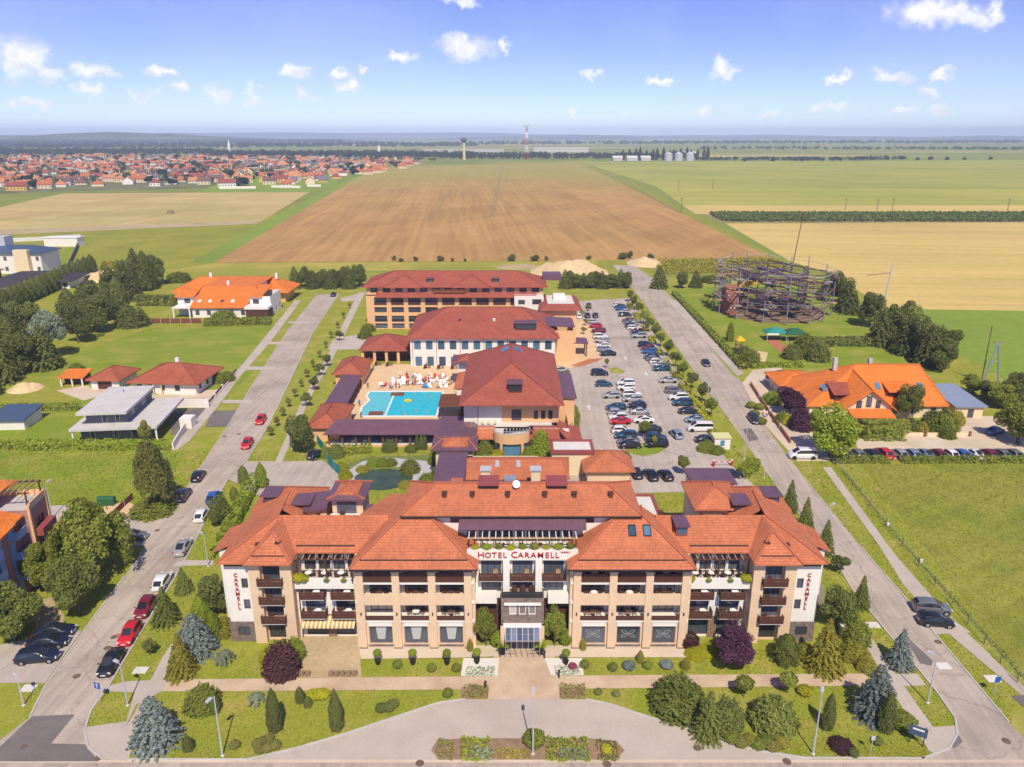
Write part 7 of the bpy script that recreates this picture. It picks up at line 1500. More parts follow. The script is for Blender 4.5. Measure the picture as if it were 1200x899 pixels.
# tufts of grass over the near lawns and verges
def inside(P, poly):
    r = np.zeros(len(P), bool); j = len(poly) - 1
    for i in range(len(poly)):
        (xi, yi), (xj, yj) = poly[i], poly[j]
        if yi != yj: r ^= ((yi > P[:, 1]) != (yj > P[:, 1])) & (P[:, 0] < (xj - xi) * (P[:, 1] - yi) / (yj - yi) + xi)
        j = i
    return r
n = 230000; yy = 57.5 + 75 * NR.uniform(0, 1, n) ** 1.7; P = np.column_stack([NR.uniform(-.72, .74, n) * (yy + 6), yy])
keep = ~((np.abs(P[:, 0] - HX) < 36.5) & (P[:, 1] > 74.3) & (P[:, 1] < 99)) & (P[:, 1] > 58.2)
for pl in PAVED: keep &= ~inside(P, pl)
P = P[keep]; sz = NR.uniform(.03, .11, len(P)) * (P[:, 1] / 75)
o = obj('grass', leaf_mesh('grass', np.column_stack([P, .035 + sz * .5]), np.tile([0, -.5, .8], (len(P), 1)), sz, 'grass_blade', flat=.7), None); tag(o, 'short uneven grass of the lawns and verges', 'grass', kind='stuff')

# ================================================================== VEHICLES
def car_meshes(kind):
    """parts of a car in metres, nose towards +x"""
    #          x      half w  belt   top   roof half w   (sections rear to front)
    S = {'hatch': [(-2.05, .70, .62, .64, .60), (-1.98, .80, .82, .86, .62), (-1.80, .84, .92, 1.12, .60), (-1.45, .86, .93, 1.40, .60), (-.60, .87, .92, 1.48, .62), (.20, .87, .90, 1.44, .60), (.62, .87, .90, 1.24, .60), (1.10, .86, .88, .94, .62), (1.62, .83, .80, .84, .60), (1.98, .74, .62, .66, .52), (2.06, .66, .50, .52, .48)],
         'estate': [(-2.30, .72, .62, .64, .60), (-2.24, .82, .84, .90, .62), (-2.08, .85, .94, 1.20, .60), (-1.80, .87, .95, 1.42, .61), (-.80, .88, .93, 1.48, .63), (.20, .88, .91, 1.44, .61), (.65, .88, .91, 1.22, .61), (1.15, .87, .88, .95, .63), (1.75, .84, .80, .84, .60), (2.16, .75, .62, .66, .52), (2.25, .66, .50, .52, .48)],
         'sedan': [(-2.25, .70, .62, .66, .58), (-2.18, .80, .84, .92, .60), (-1.70, .85, .92, 1.00, .62), (-1.10, .86, .93, 1.34, .60), (-.50, .87, .92, 1.44, .61), (.20, .87, .90, 1.41, .60), (.68, .87, .90, 1.20, .60), (1.20, .86, .87, .93, .62), (1.75, .83, .79, .83, .60), (2.12, .74, .62, .66, .52), (2.20, .66, .50, .52, .48)],
         'suv': [(-2.22, .76, .70, .74, .66), (-2.16, .86, .98, 1.04, .66), (-2.04, .89, 1.06, 1.36, .65), (-1.75, .90, 1.07, 1.62, .66), (-.70, .91, 1.05, 1.70, .68), (.25, .91, 1.03, 1.65, .66), (.72, .91, 1.03, 1.38, .66), (1.18, .90, 1.02, 1.10, .68), (1.78, .88, .96, 1.00, .66), (2.12, .78, .74, .78, .58), (2.22, .70, .55, .58, .54)],
         'van': [(-2.52, .80, .80, .84, .74), (-2.48, .90, 1.10, 1.50, .76), (-2.42, .94, 1.16, 1.84, .78), (-2.20, .95, 1.16, 1.93, .80), (-.80, .95, 1.15, 1.96, .81), (.70, .95, 1.13, 1.92, .79), (1.35, .95, 1.12, 1.56, .77), (1.78, .93, 1.08, 1.16, .76), (2.16, .90, .98, 1.02, .72), (2.44, .80, .70, .74, .62), (2.52, .72, .54, .56, .56)]}[kind]
    zb = .24 if kind != 'suv' else .32
    rows = []
    for (x, w, belt, top, rw) in S:
        half = [(w * .90, zb), (w * .985, zb + .14), (w, (zb + belt) / 2 + .05), (w * .985, belt - .06), (w * .95, belt)]
        if top - belt > .15: half += [(rw + .035, top - .055), (rw - .06, top)]
        else: half += [((w * .95 + rw) / 2, (belt + top) / 2), (rw - .06, top)]
        half += [(rw * .45, top + .018)]
        rows.append([(x, -y, z) for y, z in half] + [(x, y, z) for y, z in half[::-1]])
    mb = MB(); k = len(rows[0])
    for r in rows: mb.v += r
    for i in range(len(rows) - 1):
        for j in range(k - 1): a = i * k + j; mb.f.append((a, a + k, a + k + 1, a + 1))
        mb.f.append((i * k, i * k + k - 1, (i + 1) * k + k - 1, (i + 1) * k))
    mb.f.append(tuple(range(k))); mb.f.append(tuple((len(rows) - 1) * k + j for j in range(k - 1, -1, -1)))
    body = mb.mesh('body'); body.polygons.foreach_set('use_smooth', [True] * len(body.polygons))
    try: body.set_sharp_from_angle(angle=R(38))
    except Exception: pass
    # glass: side windows per section, windscreen, rear window — panels just proud of the greenhouse
    def lerp(p, q, t): return tuple(p[i] + (q[i] - p[i]) * t for i in range(3))
    gi = [i for i, s in enumerate(S) if s[3] - s[2] > .15]; g0, g1 = gi[0], gi[-1]
    def side(i0, i1, sgn):
        m_ = MB(); b = 4; t = 5
        def P(i, which):
            r = rows[i]; p = r[b] if which == 0 else r[t]
            return p if sgn < 0 else (p[0], -p[1], p[2])
        bot = [lerp(P(i, 0), P(i, 1), .10) for i in range(i0, i1 + 1)]; top = [lerp(P(i, 0), P(i, 1), .92) for i in range(i0, i1 + 1)]
        off = lambda p: (p[0], p[1] + sgn * .012, p[2] + .004)
        pl = [off(p) for p in bot] + [off(p) for p in top[::-1]]
        for i in range(len(bot) - 1):
            q = [off(bot[i]), off(bot[i + 1]), off(top[i + 1]), off(top[i])]; m_.poly(q if sgn < 0 else q[::-1])
        return m_.mesh('side_window')
    def cross(i0, i1, up, nm):
        a, b = rows[i0], rows[i1]; n5 = 5 if i0 in gi else 6; q0 = (a[6], a[k - 7]); q1 = (b[6], b[k - 7])
        c = [lerp(q0[0], q0[1], .04), lerp(q0[0], q0[1], .96), lerp(q1[0], q1[1], .96), lerp(q1[0], q1[1], .04)]; d = up
        m_ = MB(); f = [lerp(c[0], c[3], .08), lerp(c[1], c[2], .08), lerp(c[1], c[2], .94), lerp(c[0], c[3], .94)]; f = [(p[0] + d[0], p[1], p[2] + d[1]) for p in f]; m_.poly(f); return m_.mesh(nm)
    frontw = MB(); 
    a, b, c = rows[g1 - 1], rows[g1], rows[g1 + 1]
    def strip(seq, nm, dx, t0=.06, t1=.94):
        m_ = MB(); pts = []
        for r in seq: pts.append((lerp(r[6], r[k - 7], .05), lerp(r[6], r[k - 7], .95)))
        pts[0] = (lerp(pts[0][0], pts[1][0], .12), lerp(pts[0][1], pts[1][1], .12)); pts[-1] = (lerp(pts[-1][0], pts[-2][0], .06), lerp(pts[-1][1], pts[-2][1], .06))
        for i in range(len(pts) - 1): q = [pts[i][0], pts[i][1], pts[i + 1][1], pts[i + 1][0]]; m_.poly([(p[0] + dx, p[1], p[2] + .036) for p in q])
        return m_.mesh(nm)
    wind = strip([rows[g1 - 1], rows[g1], rows[g1 + 1]], 'windscreen', .03)
    rear = strip([rows[g0 + 1], rows[g0], rows[g0 - 1]] if kind != 'sedan' else [rows[g0 + 1], rows[g0], rows[g0 - 1]], 'rear_window', -.03)
    mid = (g0 + g1) // 2
    wr = .32 if kind not in ('suv', 'van') else .36; wx = (S[-1][0] - .80, S[0][0] + .82)
    w_ = MB(); w_.lathe([(.001, -.11), (wr * .60, -.11), (wr * .66, -.10), (wr * .95, -.10), (wr, -.07), (wr, .08), (.001, .08)], 16); wheel = w_.mesh('wheel')
    rim = MB(); rim.lathe([(.001, -.118), (wr * .2, -.122), (wr * .60, -.116), (wr * .62, -.105)], 14); rimm = rim.mesh('rim')
    arch = MB(); arch.lathe([(.001, -.02), (wr + .07, -.02), (wr + .07, .02), (.001, .02)], 16); archm = arch.mesh('wheel_arch')
    hl = MB().box(-.10, .06, -.17, .17, -.07, .07).mesh('headlight'); tl = MB().box(-.04, .08, -.11, .11, -.12, .12).mesh('taillight'); pl = MB().box(-.02, .02, -.26, .26, -.06, .06).mesh('number_plate')
    mir = MB().box(-.06, .06, -.10, .10, -.06, .07).mesh('mirror')
    return dict(S=S, body=body, sides=[(side(g0, mid, s), side(mid, g1, s)) for s in (-1, 1)], wind=wind, rear=rear, wheel=wheel, rim=rimm, arch=archm, wx=wx, wr=wr, hl=hl, tl=tl, pl=pl, mir=mir, L=S[-1][0])
CARM = {k: car_meshes(k) for k in ('hatch', 'estate', 'sedan', 'suv', 'van')}
PAINT = {'white': (.74, .74, .73), 'silver': (.44, .45, .47), 'grey': (.20, .21, .23), 'navy': (.012, .018, .045), 'black': (.012, .012, .015), 'blue': (.02, .10, .36), 'teal': (.02, .09, .16), 'red': (.52, .012, .02), 'dark red': (.18, .012, .022), 'pale blue': (.25, .33, .44), 'green': (.02, .07, .04)}
for n_, c_ in PAINT.items(): paint_mat('paint_' + n_, c_, .35 if n_ in ('silver', 'grey', 'pale blue', 'teal') else 0)
mat('rim_metal', (.42, .43, .45), var=0, rough=.35, metal=.6)
CARP = {}
def car(kind, colour, x, y, rz, label, group=None, z=.055):
    t = thing('parked_car' if kind != 'van' else 'minibus', label, 'car' if kind != 'van' else 'minibus', (x, y, z), rz, group); M = CARM[kind]; S = M['S']
    obj('body', M['body'], 'paint_' + colour, t)
    for sd in M['sides']:
        for sm in sd: obj('side_window', sm, 'car_glass', t)
    obj('windscreen', M['wind'], 'car_glass', t); obj('rear_window', M['rear'], 'car_glass', t)
    for wx in M['wx']:
        for s in (-1, 1):
            w = obj('wheel', M['wheel'], 'tyre', t); w.location = (wx, s * (S[5][1] - .09), M['wr']); w.rotation_euler = (-s * PI / 2 * -1, 0, 0) if s < 0 else (-PI / 2 * -1 + PI, 0, 0)
            obj('rim', M['rim'], 'rim_metal', w)
            a = obj('wheel_arch', M['arch'], 'black_plastic', t); a.location = (wx, s * (S[5][1] - .012), M['wr']); a.rotation_euler = (PI / 2, 0, 0)
    f = S[-2]; r = S[1]
    for s in (-1, 1):
        h = obj('headlight', M['hl'], 'light_lens', t); h.location = (f[0] - .04, s * (f[1] - .15), f[2] + .02); h.rotation_euler = (0, R(-18), s * R(-24))
        h = obj('taillight', M['tl'], 'tail_lens', t); h.location = (r[0] + .0, s * (r[1] - .12), r[2] - .02); h.rotation_euler = (0, 0, s * R(18))
        h = obj('mirror', M['mir'], 'paint_' + colour, t); h.location = (S[6][0] + .12, s * (S[6][1] + .07), S[6][2] + .08)
    p = obj('number_plate', M['pl'], 'plate', t); p.location = (S[-1][0] + .005, 0, .46); p = obj('number_plate', M['pl'], 'plate', t); p.location = (S[0][0] - .005, 0, .62)
    return t
def heading(p, q): a, b = G(*p), G(*q); return math.atan2(b[1] - a[1], b[0] - a[0])
def car_px(kind, colour, p, rz, label, group=None): c = G(*p); return car(kind, colour, c[0], c[1], rz, label, group)
LS = heading((125, 780), (300, 500)); RS = heading((1100, 790), (800, 400))
# along the left street (nose: +1 away)
for kind, col, p, d, lab in (('sedan', 'black', (131, 781), PI, 'black saloon parked at the kerb below the bright red car'), ('hatch', 'red', (153, 747), PI, 'bright red hatchback parked at the street kerb'), ('hatch', 'dark red', (171, 716), PI, 'dark red hatchback parked at the kerb beside a green spruce'), ('hatch', 'white', (191, 685), 0, 'white hatchback parked at the kerb beside a small spruce'), ('sedan', 'silver', (215, 645), 0, 'silver grey saloon parked at the kerb near the side hedge'),
        ('hatch', 'white', (237, 607), 0, 'white hatchback parked behind the blue car at the round street tree'), ('hatch', 'blue', (251, 586), 0, 'bright blue hatchback parked near the round street tree'), ('suv', 'navy', (215, 584), 0, 'navy car driving beside the weeping birch'), ('hatch', 'navy', (233, 561), 0, 'navy hatchback standing at the kerb above the weeping birch'), ('hatch', 'red', (290, 523), PI, 'red hatchback driving on the street next to the drive'), ('hatch', 'red', (306, 495), PI, 'small red car farther along the tree-lined street')):
    car_px(kind, col, p, LS + d, lab)
for i, (p, k) in enumerate((((66, 744), 'sedan'), ((58, 757), 'sedan'), ((46, 774), 'estate'))): car_px(k, 'navy', p, R(8), ['navy saloon in the street bay, first beside the wide dense tree', 'navy saloon between two others in the street bay', 'navy estate in the street bay, next to the lawn corner'][i])
car_px('estate', 'grey', (155, 632), R(4), 'dark grey estate in the bay beside the low rusty fence')
car_px('sedan', 'navy', (391, 347), LS, 'navy car far up the street by the pine row')
car_px('hatch', 'navy', (372, 536), R(60), 'navy hatchback in the shade behind the green windbreak')
# right street
car_px('sedan', 'navy', (827, 428), RS + PI, 'navy saloon driving on the street past the ropes park'); car_px('estate', 'navy', (883, 494), RS + PI, 'navy estate at the kerb beside two pedestrians'); car_px('suv', 'grey', (1091, 717), R(-8), 'grey estate parked across the verge bay'); car_px('hatch', 'black', (1096, 732), R(-8), 'black hatchback parked across the verge bay')
car_px('van', 'white', (940, 537), R(178), 'white minibus with blue glass under the lime tree')
# car park
def zc(x, y): return (600 + x / 3.457, 300 + y / 3.457 + 2.0)
hed = heading((737, 358), (847, 526)); PR = 0.03
lot_r = [((432, 199), 'white', 'hatch'), ((442, 214), 'blue', 'hatch'), ((452, 226), 'silver', 'hatch'), ((458, 238), 'navy', 'sedan'), ((470, 262), 'dark red', 'hatch'), ((488, 276), 'silver', 'hatch'), ((496, 292), 'white', 'estate'), ((505, 305), 'dark red', 'hatch'), ((515, 325), 'silver', 'suv'), ((542, 362), 'navy', 'suv'), ((558, 388), 'blue', 'estate'), ((565, 410), 'navy', 'hatch'), ((587, 430), 'white', 'hatch'), ((605, 458), 'teal', 'estate'),
         ((632, 506), 'silver', 'sedan'), ((658, 548), 'grey', 'estate'), ((673, 576), 'white', 'suv'), ((690, 599), 'teal', 'suv'), ((716, 632), 'navy', 'sedan'), ((742, 666), 'pale blue', 'sedan'), ((760, 702), 'white', 'van'), ((787, 748), 'navy', 'sedan')]
lot_r += [((437, 206), 'navy', 'hatch'), ((476, 270), 'grey', 'hatch'), ((484, 283), 'navy', 'hatch'), ((510, 314), 'navy', 'sedan'), ((550, 375), 'dark red', 'hatch'), ((575, 419), 'grey', 'hatch'), ((596, 443), 'silver', 'hatch')]
lot_l = [((330, 268), 'silver', 'hatch'), ((338, 284), 'red', 'hatch'), ((350, 303), 'dark red', 'estate'), ((358, 328), 'white', 'suv'), ((364, 344), 'silver', 'estate'), ((369, 364), 'white', 'hatch'), ((374, 380), 'pale blue', 'hatch'), ((388, 397), 'navy', 'sedan')]
lot_m = [((402, 568), 'silver', 'hatch'), ((420, 616), 'teal', 'estate'), ((425, 638), 'silver', 'hatch'), ((431, 655), 'white', 'hatch'), ((438, 673), 'red', 'sedan'), ((443, 710), 'white', 'hatch'), ((460, 733), 'teal', 'suv'), ((470, 754), 'grey', 'sedan'), ((478, 771), 'black', 'sedan'), ((460, 518), 'white', 'suv'), ((461, 535), 'white', 'hatch'), ((484, 563), 'white', 'suv'), ((487, 582), 'silver', 'estate'), ((506, 608), 'navy', 'hatch'), ((518, 633), 'silver', 'sedan'), ((533, 668), 'white', 'sedan'), ((560, 706), 'navy', 'sedan'), ((583, 742), 'teal', 'suv'), ((585, 766), 'black', 'suv')]
KN = {'hatch': 'hatchback', 'estate': 'estate car', 'sedan': 'saloon', 'suv': 'off-roader', 'van': 'minibus'}
for lst, where, flip in ((lot_r, 'in the car park row along the yellow hedge', 0), (lot_l, 'in the car park row beside the guest wing entrance lawn', 0), (lot_m, 'in the double middle row of the car park', 1)):
    for i, (p, col, k) in enumerate(lst): car_px(k, col, zc(*p), PR + (PI if (i * 7 + flip) % 3 else 0) + rnd.uniform(-.05, .05), '%s %s parked %s' % (col, KN[k], where), 'cars ' + where)
for k, col, p, rz, lab in (('suv', 'navy', (310, 203), 1.5, 'navy off-roader alone at the back lawn of the car park'), ('hatch', 'navy', (305, 241), 1.6, 'navy hatchback parked nose-in at the guest wing'), ('hatch', 'navy', (337, 241), 1.6, 'navy hatchback second at the guest wing lawn'), ('hatch', 'white', (271, 243), 1.6, 'white hatchback parked close to the guest wing wall'), ('suv', 'navy', (355, 477), PR, 'navy off-roader beside the small grass triangle'), ('hatch', 'teal', (372, 521), PR, 'teal hatchback parked alone below the small grass triangle'), ('hatch', 'pale blue', (664, 725), 1.75, 'pale blue car driving down the car park lane'),
        ('hatch', 'grey', (290, 797), 1.75, 'dark grey car at the low red roof of the spa'), ('hatch', 'black', (303, 845), 1.75, 'black car nearest the small orange roof of the spa link'), ('sedan', 'navy', (500, 882), 1.7, 'navy saloon parked behind the small orange roof'), ('sedan', 'navy', (560, 890), 1.75, 'navy saloon between two parked behind the flat roof'), ('hatch', 'black', (620, 892), 1.8, 'black hatchback parked behind the flat roof near the barrier'), ('sedan', 'navy', (885, 890), .1, 'navy saloon at the plum roof near the thick hedge'), ('hatch', 'silver', (200, 463), .3, 'silver car tucked behind the spa entrance block')):
    car_px(k, col, zc(*p), rz, lab)
# inn yard row
for i, (x, col, k) in enumerate(((985, 'grey', 'hatch'), (1004, 'grey', 'hatch'), (1021, 'navy', 'hatch'), (1035, 'red', 'suv'), (1053, 'silver', 'hatch'), (1068, 'pale blue', 'hatch'), (1083, 'pale blue', 'sedan'), (1098, 'dark red', 'hatch'), (1112, 'white', 'hatch'), (1125, 'blue', 'hatch'), (1141, 'white', 'sedan'), (1157, 'dark red', 'hatch'), (1172, 'grey', 'hatch'), (1186, 'grey', 'hatch'))): car_px(k, col, (x, 535), 1.65, '%s %s in the inn yard row behind the clipped thuja hedge' % (col, KN[k]), 'cars in the inn yard row')
car_px('hatch', 'blue', (1166, 508), .5, 'blue hatchback alone across the inn yard'); car_px('hatch', 'black', (917, 441), .2, 'black hatchback in the forecourt behind the copper tree'); car_px('van', 'white', (909, 447), .3, 'white van half hidden behind the copper tree')

# ================================================================== STREET FURNITURE
LAMPS = [((261, 886), 7.0, 'tall lamp post on the lawn in front of the green shrub', -1.9), ((624.5, 884), 6.9, 'tall lamp post on the drive island', 1.57), ((952.6, 884), 7.0, 'tall lamp post on the lawn beside the mugo pine', 1.2),
         ((150, 827), 5.2, 'lamp post on the small verge beside the blue road sign', 2.6), ((28, 827), 3.4, 'short lamp post on the street corner lawn', 2.4), ((1087, 824), 6.0, 'lamp post on the verge opposite the parking bay', 2.6), ((244, 664), 5.0, 'lamp post beside the side hedge of the hotel', 2.6), ((966, 640), 6.5, 'lamp post at the conifers along the hotel side', 0.6), ((895, 560), 6.5, 'lamp post at the car park exit hedge', 0.6), ((872, 538), 6.5, 'lamp post beside the white kiosk', 0.6), ((62, 607), 6.0, 'lamp post in the green behind the apartment house', 1.2), ((828, 480), 6.0, 'lamp post in the car park tree row', 0.5), ((855, 492), 6.0, 'lamp post on the verge opposite the navy estate', 3.6)]
for p, h, lab, a in LAMPS:
    c = G(*p); t = thing('street_lamp', lab, 'street lamp', (c[0], c[1], 0), a); MB().cyl((0, 0, 0), (0, 0, h), .085, .05, 8).build('post', 'galvanised', t); MB().lathe([(.18, 0), (.18, .12), (.1, .16)], 10).build('base', 'concrete_light', t); MB().bar((0, 0, h - .05), (.55, 0, h + .12), .06).build('arm', 'galvanised', t)
    hd = MB(); hd.box(.35, 1.0, -.16, .16, h + .06, h + .2); hd.box(.42, .95, -.12, .12, h + .201, h + .25); hdo = hd.build('lamp_head', 'galvanised', t); MB().box(.45, .95, -.12, .12, h + .02, h + .058).build('lens', 'light_lens', hdo)
# bollard lamps of the entrance
for p in ((586, 770), (638, 772), (591, 761), (629, 763), (569, 808), (655, 795)):
    c = G(*p); o = MB().lathe([(.09, 0), (.09, .75), (.14, .78), (.14, 1.0), (.02, 1.06)], 10).build('bollard_lamp', 'dark_metal'); o.location = (c[0], c[1], .06); tag(o, 'short dark bollard lamp at the edge of the entrance plaza', 'bollard', 'bollards of the entrance')
def sign_post(p, label, h, face, w, hh, m, rz=0, name='road_sign'):
    c = G(*p); t = thing(name, label, 'sign', (c[0], c[1], 0), rz); MB().cyl((0, .03, 0), (0, .03, h), .035).build('post', 'galvanised', t)
    MB().box(-w / 2, w / 2, -.03, 0, h - hh, h).build('panel', m, t); return t
t = sign_post((118, 824), 'square blue road sign with white mark on the small verge', 2.6, None, .75, .75, 'blue_sign', -.3)
MB().poly([(-.05, -.034, 2.0), (.05, -.034, 2.0), (.05, -.034, 2.5), (-.05, -.034, 2.5)]).build('mark', 'white_paint', t); MB().poly([(-.2, -.034, 2.3), (-.05, -.034, 2.3), (-.05, -.034, 2.4), (-.2, -.034, 2.4)]).build('mark', 'white_paint', t)
t = sign_post((1165, 815), 'blue parking sign on the verge across the street', 2.4, None, .7, .7, 'blue_sign', .2)
t = sign_post((1020, 884), 'grey back of a small sign on the corner lawn', 2.2, None, .4, .5, 'galvanised', 0)
c = G(1073, 873); t = thing('information_board', 'dark blue information board on two posts at the street corner', 'information board', (c[0], c[1], 0), R(-30))
for x in (-.6, .6): MB().cyl((x, .05, 0), (x, .05, 2.3), .05).build('post', 'dark_metal', t)
MB().box(-.8, .8, -.02, .04, 1.1, 2.2).build('panel', 'slate_blue', t); MB().box(-.5, .5, -.026, -.021, 1.75, 1.95).build('print', 'white_paint', t)
c = G(846, 527); t = thing('kiosk', 'small white kiosk with yellow-green roof at the end of the yellow hedge', 'kiosk', (c[0], c[1], 0), 0); MB().box(-1.5, 1.5, 0, 2.4, 0, 2.3).build('cabin', 'render_white', t); MB().box(-1.7, 1.7, -.2, 2.6, 2.31, 2.5).build('roof', 'leafless_lime', t); MB().box(-.4, .4, -.03, -.005, .8, 1.9).build('window', 'blue_glass', t)
for i, p in enumerate(((836, 547), (857, 546))):
    c = G(*p); t = thing('barrier', 'red and white car park barrier ' + ('post with boom' if i == 0 else 'post next to the exit hedge'), 'barrier', (c[0], c[1], .05)); MB().box(-.18, .18, -.18, .18, 0, 1.1).build('housing', 'red_paint', t); MB().box(-.19, .19, -.19, .19, 1.101, 1.2).build('cap', 'white_paint', t)
    if i == 0:
        for q in range(6): MB().box(.2 + q * .5, .69 + q * .5, -.05, .05, .88, .98).build('boom_segment', 'white_paint' if q % 2 else 'red_paint', t)
# green windbreak at the side road
wb = thing('windbreak', 'curved green fabric windbreak around the side road corner', 'fence', (0, 0, 0)); P = GP([(372, 520), (380, 530), (384, 543), (392, 552), (399, 558)])
for i in range(4): a, b = P[i], P[i + 1]; MB().bar((a[0], a[1], .95), (b[0], b[1], .95), .06, 1.8).build('fabric_panel', 'teal_fabric', wb); MB().cyl((a[0], a[1], 0), (a[0], a[1], 2), .05).build('post', 'galvanised', wb)
# wire fence with rusty posts along the rough meadow
wf = thing('wire_fence', 'old wire fence with leaning rusty posts along the rough meadow', 'fence', (0, 0, 0)); P = [G(980 + 250 * t, 545 + 300 * t ** .97) for t in [i / 13 for i in range(14)]]
for i, a in enumerate(P):
    MB().cyl((a[0], a[1], 0), (a[0] + rnd.uniform(-.15, .3), a[1] + rnd.uniform(-.1, .1), 1.5), .05).build('post', 'rust', wf)
    if i:
        b = P[i - 1]
        for z in (.5, 1.0, 1.4): MB().bar((a[0], a[1], z), (b[0], b[1], z), .015).build('wire', 'galvanised', wf)
    tf = MB()
hedge('fence_grass', 'strip of tall unmown grass under the wire fence', [(985, 549), (1060, 640), (1140, 728), (1210, 806)], .4, .25, 'leaf_mid', 30, .12, cat='grass')
c = G(1040, 617); o = MB().lathe([(.16, 0), (.16, .5), (.2, .55), (.08, .75)], 10).build('marker_post', 'white_paint'); o.location = (c[0] + 0, c[1], 0); tag(o, 'short white marker post in the rough meadow', 'marker post', 'white marker posts')
c = G(1079, 660); o = o.copy(); COL.objects.link(o); o.location = (c[0], c[1], 0)
c = G(993, 746); t = thing('garden_shelter', 'small white garden shelter between shrubs at the end wall', 'shelter', (c[0], c[1], 0)); roof(hip_polys(-.9, .9, -.6, .6, 1.5, 1.7), 'white_paint', t, ridge=None)
for x in (-.8, .8): MB().box(x - .05, x + .05, -.5, .5, 0, 1.5).build('leg_panel', 'timber_grey', t)
# small orange roof hut at the car park (lift or stair head)
c = G(712, 566); t = thing('garage_ramp_roof', 'small beige entrance hut with orange pyramid roof behind the hotel', 'hut', (c[0], c[1] - 1, 0)); walls(t, -3.6, 3.6, 0, 7, 0, 3.0, 'render_beige'); roof(hip_polys(-4.4, 4.4, -.8, 7.8, 3.0, 5.0), 'tile_orange', t)
# pylon
c = G(1160, 452); t = thing('power_pylon', 'blue-grey A-frame power pylon behind the inn', 'pylon', (c[0], c[1], 0)); 
for s in (-1, 1):
    lg = MB(); lg.cyl((s * 2.4, s * .6, 0), (0, 0, 10.6), .20, .16, 8); lg.build('leg', 'blue_metal', t)
MB().bar((-1.1, 0, 6.0), (1.1, 0, 6.0), .15).build('crossbar', 'blue_metal', t); MB().bar((-.9, 0, 10.4), (.9, 0, 10.4), .2).build('crossbar', 'blue_metal', t); MB().cyl((-.9, 2, 0), (-.9, 2.2, 14), .16, .1, 8).build('pole', 'bark', t)
for x in (-.8, 0, .8): MB().cyl((x, 0, 10.5), (x, 0, 10.95), .08).build('insulator', 'terracotta', t)

# ================================================================== PEOPLE
def person_mesh(pose):
    J = {'stand': [(0, 0, .95, .13), (0, .01, 1.15, .14), (0, .02, 1.40, .15), (0, .02, 1.50, .06), (0, .0, 1.58, .08), (0, -.01, 1.70, .09), (.10, 0, .90, .09), (.12, -.12, .48, .065), (.12, .02, .08, .045), (.12, -.12, .03, .04), (-.10, 0, .90, .09), (-.12, .10, .48, .065), (-.12, .25, .10, .045), (-.12, .12, .03, .04), (.20, .02, 1.38, .06), (.26, .06, 1.10, .045), (.25, -.06, .86, .035), (.25, -.10, .76, .03), (-.20, .02, 1.38, .06), (-.26, -.02, 1.10, .045), (-.25, -.16, .88, .035), (-.25, -.22, .80, .03)]}
    E_ = [(0, 1), (1, 2), (2, 3), (3, 4), (4, 5), (0, 6), (6, 7), (7, 8), (8, 9), (0, 10), (10, 11), (11, 12), (12, 13), (2, 14), (14, 15), (15, 16), (16, 17), (2, 18), (18, 19), (19, 20), (20, 21)]
    pts = J['stand']
    me = bpy.data.meshes.new('person_skel'); me.from_pydata([p[:3] for p in pts], E_, []); o = bpy.data.objects.new('tmp', me); COL.objects.link(o)
    sk = o.modifiers.new('s', 'SKIN'); sb = o.modifiers.new('u', 'SUBSURF'); sb.levels = 1; sb.render_levels = 1
    for i, p in enumerate(pts): me.skin_vertices[0].data[i].radius = (p[3], p[3]); me.skin_vertices[0].data[i].use_root = (i == 0)
    bpy.context.view_layer.update(); r = bpy.data.meshes.new_from_object(o.evaluated_get(bpy.context.evaluated_depsgraph_get())); bpy.data.objects.remove(o)
    r.name = 'person'; return r
PM = person_mesh('stand')
def person(x, y, rz, top, bottom, label, group=None, lying=False, z=.06):
    me = PM.copy(); me.materials.clear()
    for m in ('skin', top, bottom, 'bark'): me.materials.append(MATS[m])
    for p in me.polygons:
        c = p.center; r = abs(c.x); i = 0
        if c.z > 1.66 or (c.z > 1.58 and c.y > .05): i = 3
        elif 1.0 < c.z < 1.47 and r < .24: i = 1
        elif .45 < c.z <= 1.0 and r < .22: i = 2
        p.material_index = i; p.use_smooth = True
    o = bpy.data.objects.new('person', me); COL.objects.link(o); o.location = (x, y, z); o.rotation_euler = (0, 0, rz)
    if lying: o.rotation_euler = (R(-78), 0, rz); o.location = (x, y, .52)
    return tag(o, label, 'person', group)
c = G(893, 491); person(c[0], c[1], .4, 'cloth_red', 'cloth_blue', 'person in red top walking along the street beside the navy estate'); c = G(898, 490); person(c[0], c[1], .5, 'cloth_white', 'dark_metal', 'person in white top walking along the street beside the navy estate')
pr = random.Random(2)
for k in range(15):
    x, y = -29 + (k * 3.7) % 14 + pr.uniform(-.4, .4), 169.2 + (k * 2.3) % 9 + pr.uniform(-.3, .3); person(x, y, pr.uniform(0, 6), pr.choice(['skin', 'cloth_red', 'skin']), pr.choice(['cloth_blue', 'dark_metal', 'cloth_red']), 'bather standing among the sun loungers on the pool deck', 'bathers on the deck', z=.09)
for (x, y) in ((-22.4, 165.8), (-18.6, 163.8), (-24, 157), (-20.8, 154.5), (-18.3, 154.2), (-23, 152.8)): person(x, y, pr.uniform(0, 6), 'skin', 'dark_metal', 'bather standing chest-deep in the pool water', 'bathers in the pool', z=-1.05)
for (x, y) in ((-33.6, 157.5), (-31.8, 150.0), (-34, 170), (-22, 187), (-26, 179)): person(x, y, pr.uniform(0, 6), 'cloth_blue', 'dark_metal', 'person in blue standing at the edge of the pool deck', 'people round the pool', z=.09)

